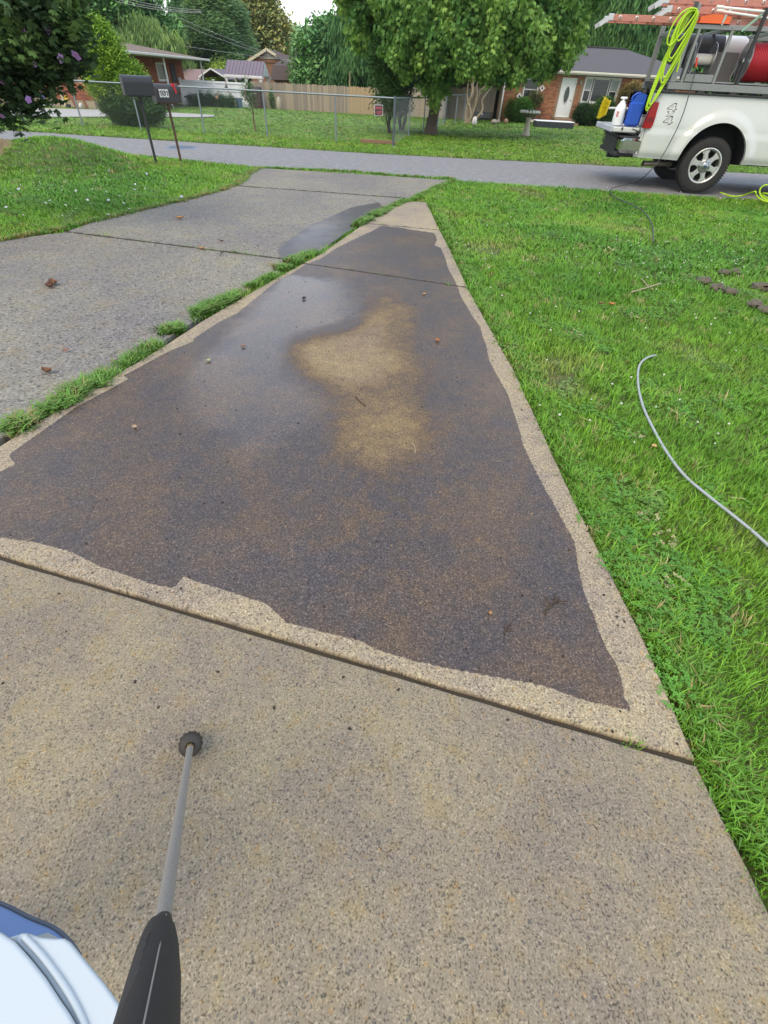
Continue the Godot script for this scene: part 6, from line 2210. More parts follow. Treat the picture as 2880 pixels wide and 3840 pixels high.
func build_right_house() -> void:
	var z := -37.2
	var g := ground_height(9.0, z) - 0.02
	var h := thing("brick_house", "low tan brick house with white door and dark roof across the street", "house", Vector3(5.62, g, z))
	var tones := brick_tones("tan", Vector3(0.36, 0.165, 0.085))
	var mortar := grain("mortar tan", Vector3(0.26, 0.19, 0.13), Vector3(0.34, 0.26, 0.18), 3.0, 0.95)
	var white := mat("white trim", 0.74, 0.74, 0.72, 0.5)
	var base := -g
	var win_l := Rect2(1.16, 0.86 + base, 0.85, 0.95)
	var door := Rect2(3.30, 0.17 + base, 0.84, 1.76)
	var win_r := Rect2(4.60, 0.86 + base, 2.05, 1.16)
	var win_3 := Rect2(8.3, 0.9 + base, 1.2, 1.0)
	brick_wall(h, Transform3D(), 11.5, 2.07 + base, [win_l, door, win_r, win_3], tones, mortar, Rect2(2.6, 0.2, 2.2, 1.6), 1)
	var side := MB.new()
	side.box(Vector3(0.07, 1.03, -3.6), Vector3(0.14, 2.2, 6.9))
	side.box(Vector3(11.43, 1.03, -3.6), Vector3(0.14, 2.2, 6.9))
	side.box(Vector3(5.75, 1.03, -7.05), Vector3(11.5, 2.2, 0.14))
	obj("side_wall", side, mortar, h)
	# door with oval glass
	var d := panel(h, "door", Vector3(door.get_center().x, door.get_center().y, -0.05), Vector3(0.76, 1.70, 0.05), mat("door white", 0.72, 0.75, 0.74, 0.35), 0.008)
	var ov := MB.new()
	ov.lathe([Vector2(0.17, -0.01), Vector2(0.17, 0.012), Vector2(0.145, 0.016), Vector2(0.145, 0.004)], 30, Transform3D(Basis(Vector3.RIGHT, PI / 2).scaled(Vector3(1, 2.45, 1)), Vector3(door.get_center().x, door.get_center().y + 0.15, -0.018)))
	obj("oval_frame", ov, white, d)
	var og := MB.new()
	og.lathe([Vector2(0.15, -0.01), Vector2(0.15, 0.004), Vector2(0, 0.004)], 30, Transform3D(Basis(Vector3.RIGHT, PI / 2).scaled(Vector3(1, 2.45, 1)), Vector3(door.get_center().x, door.get_center().y + 0.15, -0.018)))
	obj("oval_glass", og, grain("leaded glass", Vector3(0.02, 0.028, 0.026), Vector3(0.12, 0.15, 0.14), 6.0, 0.15, 0.1), d)
	var dk := MB.new()
	dk.lump(Vector3(door.end.x - 0.11, door.position.y + 0.8, 0.0), Vector3(0.03, 0.03, 0.03), 10, 6)
	obj("handle", dk, mat("brass", 0.4, 0.3, 0.1, 0.3, 0.9), d)
	frame(h, "door_frame", door, 0.05, white)
	# windows
	frame(h, "window_frame", win_r, 0.06, white)
	for k in 3:
		var x0: float = win_r.position.x + [0.06, 0.54, 1.53][k]
		var w: float = [0.42, 0.93, 0.46][k]
		var p := panel(h, "window", Vector3(x0 + w / 2, win_r.get_center().y, -0.10), Vector3(w, 1.04, 0.015), mat("window glass", 0.035, 0.042, 0.042, 0.06), 0.002)
		frame(p, "sash", Rect2(x0, win_r.position.y + 0.06, w, 1.04), 0.045, white)
		if k != 1:
			panel(p, "meeting_rail", Vector3(x0 + w / 2, win_r.get_center().y, -0.075), Vector3(w - 0.06, 0.05, 0.03), white, 0.005)
			panel(p, "curtain", Vector3(x0 + w / 2, win_r.get_center().y + 0.27, -0.085), Vector3(w - 0.10, 0.46, 0.006), mat("curtain", 0.34, 0.38, 0.36, 0.9), 0.002)
		else:
			for s in 16: panel(p, "blind_slat", Vector3(x0 + w / 2, win_r.position.y + 0.14 + s * 0.057, -0.086), Vector3(w - 0.10, 0.012, 0.006), mat("blind slat", 0.17, 0.19, 0.18, 0.6), 0.002)
	frame(h, "window_frame", win_l, 0.06, white)
	var wl := panel(h, "window", Vector3(win_l.get_center().x, win_l.get_center().y, -0.10), Vector3(0.74, 0.84, 0.015), mat("window glass", 0.035, 0.042, 0.042, 0.06), 0.002)
	panel(wl, "meeting_rail", Vector3(win_l.get_center().x, win_l.get_center().y, -0.08), Vector3(0.74, 0.05, 0.03), white, 0.005)
	frame(h, "window_frame", win_3, 0.06, white)
	panel(h, "window", Vector3(win_3.get_center().x, win_3.get_center().y, -0.10), Vector3(1.08, 0.9, 0.015), mat("window glass", 0.035, 0.042, 0.042, 0.06), 0.002)
	# eaves, gutter, roof
	var top := 2.07 + base
	panel(h, "soffit", Vector3(5.75, top + 0.02, 0.1), Vector3(12.1, 0.05, 0.7), white, 0.008)
	panel(h, "gutter", Vector3(5.75, top + 0.085, 0.47), Vector3(12.2, 0.10, 0.09), mat("gutter cream", 0.60, 0.58, 0.48, 0.5), 0.02)
	var shingle := grain("dark shingle", Vector3(0.065, 0.062, 0.070), Vector3(0.135, 0.13, 0.14), 1.4, 0.95, 0.05, 1.0)
	var e := top + 0.10
	var ridge := e + 1.18
	var A := Vector3(-0.35, e, 0.46); var B := Vector3(11.85, e, 0.46); var C := Vector3(11.85, e, -7.5); var D := Vector3(-0.35, e, -7.5)
	var R1 := Vector3(3.2, ridge, -3.5); var R2 := Vector3(7.6, ridge, -3.5)
	slope(h, "roof", A, B, R2, R1, 0.05, shingle)
	slope(h, "roof", D, C, R2, R1, 0.05, shingle)
	slope(h, "roof", B, C, R2, R2, 0.05, shingle)
	slope(h, "roof", A, D, R1, R1, 0.05, shingle)
	var cap := MB.new()
	cap.tube(PackedVector3Array([R1 + Vector3(0, 0.01, 0), R2 + Vector3(0, 0.01, 0)]), 0.06, 8)
	obj("ridge_cap", cap, mat("ridge black", 0.03, 0.03, 0.032, 0.9), h)
	var ds := MB.new()
	ds.bar(Vector3(0.02, 0, 0.06), Vector3(0.02, top, 0.06), 0.075, 0.06)
	obj("downspout", ds, white, h)
	# steps and the slab in front of the door
	panel(h, "step", Vector3(3.75, 0.10 + base * 0.5, 0.55), Vector3(1.3, 0.24, 0.9), grain("step brick", Vector3(0.20, 0.13, 0.08), Vector3(0.32, 0.22, 0.15), 3.0), 0.012)
	panel(h, "step", Vector3(3.75, 0.04, 1.1), Vector3(1.4, 0.14, 0.5), grain("step brick", Vector3(0.20, 0.13, 0.08), Vector3(0.32, 0.22, 0.15), 3.0), 0.012)
	# wooden house number strip and diamond ornaments
	var dn := [[0.98, 1.02], [2.22, 1.42], [7.35, 1.62]]
	var dw := ["white diamond wall ornament left of the left window", "white diamond wall ornament between left window and door", "white diamond wall ornament right of the picture window"]
	for k in 3:
		var o := thing("wall_ornament", dw[k], "ornament", Vector3(5.62 + dn[k][0], dn[k][1], z + 0.04), 0.0, "diamond ornaments on the right house")
		var m := MB.new()
		m.box(Vector3(), Vector3(0.23, 0.23, 0.03), Basis(Vector3.BACK, PI / 4))
		obj("plate", m, white, o)
		var q := MB.new()
		q.box(Vector3(0, 0, 0.012), Vector3(0.10, 0.10, 0.02), Basis(Vector3.BACK, PI / 4))
		obj("centre", q, mat("ornament brown", 0.14, 0.05, 0.035, 0.7), o)
	# porch lamp
	var pl := MB.new()
	pl.bevel_box(Vector3(4.36, 1.75 + base, 0.06), Vector3(0.09, 0.18, 0.09), 0.02)
	obj("porch_lamp", pl, mat("lamp grey", 0.35, 0.35, 0.34, 0.4), h)
	# dark carport at the house's left, with what stands in it
	var cp := thing("carport", "deep shaded lean-to carport left of the right brick house", "carport", Vector3(3.9, g, z - 0.2))
	var cm := mat("carport board", 0.26, 0.23, 0.19, 0.9)
	panel(cp, "back_wall", Vector3(0.1, 1.1, -4.2), Vector3(3.4, 2.2, 0.1), cm)
	panel(cp, "side_wall", Vector3(-1.55, 1.1, -2.4), Vector3(0.1, 2.2, 3.6), cm)
	slope(cp, "roof", Vector3(-1.8, 2.05, 0.3), Vector3(1.75, 2.25, 0.3), Vector3(1.75, 2.25, -4.4), Vector3(-1.8, 2.05, -4.4), 0.08, cm)
	var bx := thing("storage_box", "dark grey box with white mark in the shaded carport", "box", Vector3(4.75, g, z - 0.9))
	panel(bx, "body", Vector3(0, 0.17, 0), Vector3(0.95, 0.30, 0.5), mat("box grey", 0.10, 0.105, 0.11, 0.6), 0.03)
	panel(bx, "lid", Vector3(0, 0.335, 0), Vector3(1.0, 0.05, 0.54), mat("box lid", 0.16, 0.165, 0.17, 0.5), 0.02)
	panel(bx, "mark", Vector3(-0.1, 0.24, 0.253), Vector3(0.07, 0.10, 0.006), white, 0.002)

func frame(parent: Node, called: String, r: Rect2, w: float, m: Material) -> void:
	var b := MB.new()
	var z := -0.02 if called != "sash" else -0.082
	var t := 0.09 if called != "sash" else 0.02
	b.bevel_box(Vector3(r.position.x + w / 2, r.get_center().y, z), Vector3(w, r.size.y, t), 0.006)
	b.bevel_box(Vector3(r.end.x - w / 2, r.get_center().y, z), Vector3(w, r.size.y, t), 0.006)
	b.bevel_box(Vector3(r.get_center().x, r.end.y - w / 2, z), Vector3(r.size.x - 2 * w, w, t), 0.006)
	b.bevel_box(Vector3(r.get_center().x, r.position.y + w / 2, z), Vector3(r.size.x - 2 * w, w, t + (0.03 if called == "window_frame" else 0.0)), 0.006)
	obj(called, b, m, parent)

func build_left_house() -> void:
	var z := -31.65
	var g := ground_height(-18, z) - 0.03
	var h := thing("brick_house", "red brick house with cream gutter behind the fence at left", "house", Vector3(-26.0, g, z))
	var tones := brick_tones("red", Vector3(0.33, 0.105, 0.055))
	var mortar := grain("mortar red", Vector3(0.30, 0.20, 0.15), Vector3(0.40, 0.29, 0.22), 3.0, 0.95)
	var cream := mat("cream trim", 0.62, 0.56, 0.40, 0.55)
	var white := mat("white trim", 0.74, 0.74, 0.72, 0.5)
	var base := -g
	var f := 0.33
	var top := 1.9 + base
	panel(h, "foundation", Vector3(4.95, f / 2 - 0.05, -7.0), Vector3(9.9, f + 0.1, 14.0), grain("foundation", Vector3(0.36, 0.29, 0.20), Vector3(0.48, 0.40, 0.29), 1.5, 0.95), 0.01)
	var win := Rect2(8.85, 0.72 + base - f, 0.52, 0.75)
	brick_wall(h, Transform3D(Basis(), Vector3(0, f, 0)), 9.86, top - f, [win], tones, mortar, Rect2(6.4, 0.2, 2.2, 1.0), 2)
	frame_at(h, "window_frame", win, 0.05, cream, Transform3D(Basis(), Vector3(0, f, 0)))
	panel(h, "window", Vector3(win.get_center().x, win.get_center().y + f, -0.1), Vector3(0.46, 0.68, 0.02), mat("window glass", 0.035, 0.042, 0.042, 0.06), 0.002)
	# side wall running back, seen past the shrub
	var side_at := Transform3D(Basis(Vector3.UP, PI / 2), Vector3(9.9, f, 0))
	var win_s := Rect2(9.2, 0.72, 1.6, 0.9)
	brick_wall(h, side_at, 14.0, top - f, [win_s], tones, mortar, Rect2(11, 0.3, 3, 1.0), 3)
	frame_at(h, "window_frame", win_s, 0.10, white, side_at)
	var wg := MB.new()
	wg.xf = side_at
	wg.box(Vector3(win_s.get_center().x, win_s.get_center().y, -0.1), Vector3(1.5, 0.8, 0.02))
	obj("window", wg, mat("window pale", 0.30, 0.32, 0.30, 0.25), h)
	var sh := MB.new()
	sh.xf = side_at
	sh.bevel_box(Vector3(11.9, 1.15, 0.05), Vector3(0.9, 0.95, 0.05), 0.01)
	obj("shutter", sh, mat("shutter dark", 0.04, 0.035, 0.035, 0.7), h)
	var bw := MB.new()
	bw.box(Vector3(4.95, 1.1, -13.95), Vector3(9.9, 2.1, 0.1))
	bw.box(Vector3(0.05, 1.1, -7), Vector3(0.1, 2.1, 13.8))
	obj("back_wall", bw, mortar, h)
	# hipped roof reaching out over the side porch
	var brown := grain("brown shingle", Vector3(0.13, 0.095, 0.075), Vector3(0.23, 0.18, 0.145), 1.4, 0.95, 0.05, 1.0)
	var e := top + 0.06
	var rx := 4.6
	var ry := e + 0.85
	var R1 := Vector3(rx, ry, -4.5); var R2 := Vector3(rx, ry, -11.0)
	var xr := 11.75
	slope(h, "roof", Vector3(-0.5, e, 0.5), Vector3(xr, e, 0.5), R1, R1, 0.05, brown)
	slope(h, "roof", Vector3(xr, e, 0.5), Vector3(xr, e, -14.6), R2, R1, 0.05, brown)
	slope(h, "roof", Vector3(-0.5, e, 0.5), Vector3(-0.5, e, -14.6), R2, R1, 0.05, brown)
	slope(h, "roof", Vector3(-0.5, e, -14.6), Vector3(xr, e, -14.6), R2, R2, 0.05, brown)
	panel(h, "gutter", Vector3(5.6, e - 0.03, 0.53), Vector3(12.4, 0.11, 0.09), cream, 0.02)
	panel(h, "gutter", Vector3(xr + 0.03, e - 0.03, -7.0), Vector3(0.10, 0.11, 15.1), mat("gutter grey cream", 0.55, 0.54, 0.48, 0.5), 0.02)
	panel(h, "soffit", Vector3(5.6, e - 0.09, 0.22), Vector3(12.2, 0.03, 0.55), white, 0.005)
	panel(h, "soffit", Vector3(10.85, e - 0.09, -7.2), Vector3(1.75, 0.03, 14.4), mat("porch ceiling", 0.50, 0.49, 0.45, 0.7), 0.005)
	for q in [[8.35, 0.06], [0.6, 0.06]]:
		var ds := MB.new()
		ds.bar(Vector3(q[0], 0, q[1]), Vector3(q[0], e - 0.1, q[1]), 0.11, 0.08)
		ds.bar(Vector3(q[0], 0.04, q[1]), Vector3(q[0] + 0.1, 0.02, q[1] + 0.3), 0.10, 0.07, Vector3.RIGHT)
		obj("downspout", ds, cream, h)
	for zz in [-0.6, -7.0, -13.9]:
		var p := MB.new()
		p.bevel_box(Vector3(11.3, (e - 0.1) / 2 - 0.2, zz), Vector3(0.09, e + 0.3, 0.09), 0.012)
		obj("porch_post", p, white, h)
	# flag on the corner of the eaves
	var fl := thing("flag", "small striped red and white flag with blue corner on the left house eave", "flag", Vector3(-14.95, 2.12, z + 0.75))
	var po := MB.new()
	po.tube(PackedVector3Array([Vector3(0.0, -0.15, -0.35), Vector3(0, 0.10, 0.20)]), 0.012, 8)
	obj("pole", po, mat("flag pole", 0.6, 0.6, 0.58, 0.4), fl)
	var stripes := [mat("stripe red", 0.48, 0.03, 0.04, 0.8), mat("stripe white", 0.72, 0.70, 0.68, 0.8)]
	for k in 7:
		var s := MB.new()
		for j in 5:
			var y0 := 0.05 - j * 0.11
			var y1 := y0 - 0.11
			var za := 0.05 + 0.03 * sin(j * 1.4 + k * 0.6)
			var zb := 0.05 + 0.03 * sin((j + 1) * 1.4 + k * 0.6)
			s.quad(Vector3(-0.1 + k * 0.042 + j * 0.006, y0 - k * 0.012, za), Vector3(-0.1 + (k + 1) * 0.042 + j * 0.006, y0 - (k + 1) * 0.012, za), Vector3(-0.1 + (k + 1) * 0.042 + j * 0.012, y1 - (k + 1) * 0.012, zb), Vector3(-0.1 + k * 0.042 + j * 0.012, y1 - k * 0.012, zb), Vector3(0, 0, 1))
		obj("stripe", s, stripes[k % 2], fl)
	var ca := MB.new()
	ca.box(Vector3(-0.15, 0.0, 0.06), Vector3(0.12, 0.22, 0.006), Basis(Vector3.BACK, -0.25))
	obj("blue_field", ca, mat("flag blue", 0.04, 0.06, 0.22, 0.8), fl)
	# garden ornaments and white edging stones along the wall
	var orn := [["garden_stake", "blue and white garden ornament standing by the left house wall", -18.4, 0.55, Vector3(0.10, 0.14, 0.45)], ["garden_lantern", "yellow topped lantern beside the cream downspout", -17.2, 0.45, Vector3(0.70, 0.50, 0.03)], ["garden_sign", "leaning brown board by the left house wall", -16.85, 0.42, Vector3(0.22, 0.08, 0.035)], ["garden_sign", "small leaning brown board near the porch end of the wall", -16.3, 0.32, Vector3(0.26, 0.11, 0.05)], ["garden_stone", "white oval garden stone beside the leaning boards", -16.55, 0.14, Vector3(0.72, 0.70, 0.66)]]
	for k in orn.size():
		var q: Array = orn[k]
		var gz := z + 0.55
		var o := thing(q[0], q[1], "ornament", Vector3(q[2], ground_height(q[2], gz), gz), 0.3 * k)
		var m := mat("ornament %d" % k, q[4].x, q[4].y, q[4].z, 0.6)
		if k == 4:
			var s := MB.new()
			s.lump(Vector3(0, 0.08, 0), Vector3(0.11, 0.12, 0.08), 10, 8)
			obj("stone", s, m, o)
		elif k >= 2:
			var s := MB.new()
			s.bevel_box(Vector3(0, q[3] / 2, 0), Vector3(0.16, q[3], 0.03), 0.008, Basis(Vector3.RIGHT, -0.25) * Basis(Vector3.BACK, 0.15))
			obj("board", s, m, o)
			var t := MB.new()
			t.bar(Vector3(0, 0, -0.12), Vector3(0, q[3] * 0.7, -0.05), 0.03, 0.02)
			obj("prop", t, m, o)
		else:
			var s := MB.new()
			s.lathe([Vector2(0.02, 0), Vector2(0.02, q[3] * 0.5), Vector2(0.09, q[3] * 0.55), Vector2(0.10, q[3] * 0.85), Vector2(0.03, q[3]), Vector2(0, q[3])], 14)
			obj("body", s, m, o)
			var t := MB.new()
			t.bevel_box(Vector3(0, 0.06, 0.03), Vector3(0.22, 0.14, 0.16), 0.04)
			obj("base", t, mat("ornament base %d" % k, [0.7, 0.02][k], [0.7, 0.02][k], [0.68, 0.025][k], 0.6), o)
	var nz := FastNoiseLite.new()
	nz.seed = 2
	var wm := mat("white stone", 0.66, 0.64, 0.58, 0.85)
	var order := ["nearest the downspout", "second from the downspout", "third from the downspout", "fourth from the downspout", "fifth from the downspout", "sixth from the downspout", "seventh from the downspout", "farthest from the downspout"]
	for k in 8:
		var x := -18.05 - k * 0.33
		var s := MB.new()
		s.lump(Vector3(0, 0.06, 0), Vector3(0.11, 0.09, 0.09), 9, 6, 0.5, nz)
		var o := obj("edging_stone", s, wm)
		o.position = Vector3(x, ground_height(x, z + 0.5), z + 0.5)
		o.rotation.y = k * 1.1
		tag(o, "white edging stone along the left house wall, " + order[k], "stone", "white stones along the left house wall")

func frame_at(parent: Node, called: String, r: Rect2, w: float, m: Material, at: Transform3D) -> void:
	var b := MB.new()
	b.xf = at
	b.bevel_box(Vector3(r.position.x + w / 2, r.get_center().y, -0.01), Vector3(w, r.size.y, 0.09), 0.006)
	b.bevel_box(Vector3(r.end.x - w / 2, r.get_center().y, -0.01), Vector3(w, r.size.y, 0.09), 0.006)
	b.bevel_box(Vector3(r.get_center().x, r.end.y - w / 2, -0.01), Vector3(r.size.x - 2 * w, w, 0.09), 0.006)
	b.bevel_box(Vector3(r.get_center().x, r.position.y + w / 2, 0.0), Vector3(r.size.x - 2 * w, w, 0.11), 0.006)
	obj(called, b, m, parent)

func build_far_houses() -> void:
	var white := mat("white trim", 0.74, 0.74, 0.72, 0.5)
	var plum := grain("plum metal roof", Vector3(0.135, 0.10, 0.125), Vector3(0.175, 0.13, 0.16), 0.6, 0.45)
	# gazebo with ribbed plum roof
	var g := thing("gazebo", "open garden gazebo with ribbed plum roof and white scalloped edge", "gazebo", Vector3(-12.15, ground_height(-12, -49), -49))
	var y0 := -g.position.y
	var E := 1.20 + y0
	var P := 2.05 + y0
	slope(g, "roof", Vector3(-1.75, E, 0.9), Vector3(1.15, E, 0.9), Vector3(1.15, P, -0.5), Vector3(-1.75, P, -0.5), 0.04, plum)
	slope(g, "roof", Vector3(-1.75, E, -1.9), Vector3(1.15, E, -1.9), Vector3(1.15, P, -0.5), Vector3(-1.75, P, -0.5), 0.04, plum)
	for k in 12:
		var rb := MB.new()
		var x := -1.70 + k * 0.256
		rb.bar(Vector3(x, E + 0.025, 0.9), Vector3(x, P + 0.02, -0.5), 0.02, 0.02, Vector3.RIGHT)
		obj("roof_rib", rb, plum, g)
	for s in [-1.73, 1.13]:
		var gb := MB.new()
		gb.prism(PackedVector2Array([Vector2(-0.85, E), Vector2(1.85, E), Vector2(0.5, P - 0.05)]), 0.05, Transform3D(Basis(Vector3.UP, PI / 2), Vector3(s, 0, 0)))
		obj("gable", gb, white, g)
	panel(g, "eave_board", Vector3(-0.3, E - 0.03, 0.90), Vector3(2.94, 0.10, 0.04), white)
	var scallops := MB.new()
	for k in 24: scallops.lathe([Vector2(0.06, -0.015), Vector2(0.06, 0.015), Vector2(0, 0.015)], 10, Transform3D(Basis(Vector3.RIGHT, PI / 2), Vector3(-1.70 + k * 0.122, E - 0.08, 0.9)))
	obj("scalloped_edge", scallops, white, g).set_meta("kind", "stuff")
	for q in [[-1.6, 0.8], [-0.1, 0.8], [1.0, 0.8], [-1.6, -1.8], [1.0, -1.8]]:
		var p := MB.new()
		p.bevel_box(Vector3(q[0], E / 2, q[1]), Vector3(0.14, E, 0.14), 0.015)
		for s in [-1.0, 1.0]: p.bar(Vector3(q[0], E - 0.35, q[1]), Vector3(q[0] + s * 0.25, E - 0.05, q[1]), 0.05, 0.05)
		obj("post", p, white, g)
	# carport with a plum roof behind the white fence
	var c := thing("carport", "metal carport with white arched gable front behind the white fence", "carport", Vector3(-15.7, ground_height(-15.7, -51), -51))
	var cy := -c.position.y
	var ap := Vector3(0, 1.50 + cy, 0)
	var dark := mat("carport sheet", 0.34, 0.34, 0.34, 0.7)
	slope(c, "roof", Vector3(-1.05, 0.98 + cy, 0.1), Vector3(0, 1.5 + cy, 0.1), Vector3(0, 1.5 + cy, -5), Vector3(-1.05, 0.98 + cy, -5), 0.04, grain("faded plum", Vector3(0.20, 0.13, 0.12), Vector3(0.27, 0.18, 0.165), 0.8, 0.6))
	slope(c, "roof", Vector3(1.15, 0.92 + cy, 0.1), Vector3(0, 1.5 + cy, 0.1), Vector3(0, 1.5 + cy, -5), Vector3(1.15, 0.92 + cy, -5), 0.04, plum)
	panel(c, "back_wall", Vector3(0.05, 0.65, -4.9), Vector3(2.2, 1.5, 0.06), dark)
	panel(c, "side_wall", Vector3(-1.03, 0.6, -2.5), Vector3(0.05, 1.3, 4.8), dark)
	panel(c, "side_wall", Vector3(1.13, 0.6, -2.5), Vector3(0.05, 1.3, 4.8), dark)
	var arch := MB.new()
	for q in [[Vector3(-1.15, 0.90 + cy, 0.15), Vector3(0, 1.50 + cy, 0.15)], [Vector3(0, 1.50 + cy, 0.15), Vector3(1.12, 1.0 + cy, 0.15)], [Vector3(1.12, 1.0 + cy, 0.15), Vector3(1.22, 0.72 + cy, 0.15)], [Vector3(1.22, 0.75 + cy, 0.15), Vector3(1.22, 0, 0.15)], [Vector3(-1.1, 0.95 + cy, 0.15), Vector3(-1.1, 0, 0.15)]]:
		arch.bar(q[0], q[1], 0.09, 0.06)
	obj("front_frame", arch, white, c)
	# plum roof to its left
	var lean := thing("shed", "low shed with faded plum roof beside the carport", "shed", Vector3(-17.6, ground_height(-17.6, -51), -51))
	slope(lean, "roof", Vector3(-1.4, 0.72 + cy, 0.3), Vector3(0.95, 0.72 + cy, 0.3), Vector3(0.95, 1.42 + cy, -2), Vector3(-1.4, 1.42 + cy, -2), 0.04, grain("faded plum", Vector3(0.20, 0.13, 0.12), Vector3(0.27, 0.18, 0.165), 0.8, 0.6))
	panel(lean, "wall", Vector3(-0.2, 0.45, -1.0), Vector3(2.0, 1.2, 1.6), mat("shed wall", 0.35, 0.32, 0.30, 0.9))
	# gabled brick house far behind
	var tones := grain("far brick", Vector3(0.24, 0.12, 0.075), Vector3(0.36, 0.19, 0.12), 3.0, 0.95, 0.12)
	var roof := grain("far brown roof", Vector3(0.075, 0.055, 0.055), Vector3(0.12, 0.09, 0.088), 1.2, 0.95, 0.06)
	var h := thing("brick_house", "far brick house with cream vented gable behind the gazebo", "house", Vector3(-13.2, ground_height(-13, -61), -61))
	var hy := -h.position.y
	panel(h, "wall", Vector3(0, 1.4, -3), Vector3(3.6, 2.9 + hy, 5.9), tones)
	var gb := MB.new()
	gb.prism(PackedVector2Array([Vector2(-1.8, 2.14 + hy), Vector2(1.8, 2.14 + hy), Vector2(0.05, 2.92 + hy)]), 0.06, Transform3D(Basis(), Vector3(0, 0, -0.01)))
	obj("gable", gb, tones, h)
	slope(h, "roof", Vector3(-2.1, 2.05 + hy, 0.35), Vector3(0, 3.05 + hy, 0.35), Vector3(0, 3.05 + hy, -6), Vector3(-2.1, 2.05 + hy, -6), 0.06, roof)
	slope(h, "roof", Vector3(2.1, 2.05 + hy, 0.35), Vector3(0, 3.05 + hy, 0.35), Vector3(0, 3.05 + hy, -6), Vector3(2.1, 2.05 + hy, -6), 0.06, roof)
	slope(h, "roof", Vector3(0.2, 2.95 + hy, 0.0), Vector3(4.0, 2.42 + hy, 0.0), Vector3(4.0, 2.30 + hy, 1.2), Vector3(1.9, 2.16 + hy, 1.2), 0.06, roof)
	var bb := MB.new()
	bb.bar(Vector3(-2.1, 2.04 + hy, 0.38), Vector3(0, 3.03 + hy, 0.38), 0.20, 0.05)
	bb.bar(Vector3(2.1, 2.04 + hy, 0.38), Vector3(0, 3.03 + hy, 0.38), 0.20, 0.05)
	obj("barge_board", bb, mat("cream trim", 0.62, 0.56, 0.40, 0.55), h)
	for k in 5: panel(h, "vent_slat", Vector3(0.03, 2.42 + hy + k * 0.07, 0.05), Vector3(1.5 - k * 0.27, 0.05, 0.05), mat("vent cream", 0.58, 0.55, 0.44, 0.6))
	# dark gambrel roofed house in front of it
	var d := thing("brick_house", "low brick house with broad dark brown roof behind the picket fence", "house", Vector3(-9.6, ground_height(-9.6, -53), -53))
	var dy := -d.position.y
	panel(d, "wall", Vector3(0, 0.75, -1.8), Vector3(3.2, 2.0, 3.2), tones)
	var dr := grain("weathered brown roof", Vector3(0.062, 0.048, 0.046), Vector3(0.115, 0.088, 0.082), 1.1, 0.95, 0.05, 0.8)
	slope(d, "roof", Vector3(-1.85, 1.02 + dy, 0.2), Vector3(1.7, 1.08 + dy, 0.2), Vector3(1.55, 1.92 + dy, -0.5), Vector3(-1.65, 1.92 + dy, -0.5), 0.05, dr)
	slope(d, "roof", Vector3(-1.65, 1.92 + dy, -0.5), Vector3(1.55, 1.92 + dy, -0.5), Vector3(1.2, 2.22 + dy, -1.8), Vector3(-1.3, 2.22 + dy, -1.8), 0.05, dr)
	slope(d, "roof", Vector3(-1.85, 1.02 + dy, -3.8), Vector3(1.7, 1.08 + dy, -3.8), Vector3(1.2, 2.22 + dy, -1.8), Vector3(-1.3, 2.22 + dy, -1.8), 0.05, dr)
	for s in [-1.0, 1.0]:
		var e := MB.new()
		e.prism(PackedVector2Array([Vector2(-3.6, 1.0 + dy), Vector2(0.05, 1.0 + dy), Vector2(-0.55, 1.88 + dy), Vector2(-1.8, 2.16 + dy)]), 0.05, Transform3D(Basis(Vector3.UP, -PI / 2), Vector3(s * 1.35, 0, 0)))
		obj("gable_end", e, dr, d)
	panel(d, "window", Vector3(0.15, 0.95 + dy, -0.18), Vector3(0.5, 0.10, 0.03), mat("window pale", 0.30, 0.32, 0.30, 0.25))

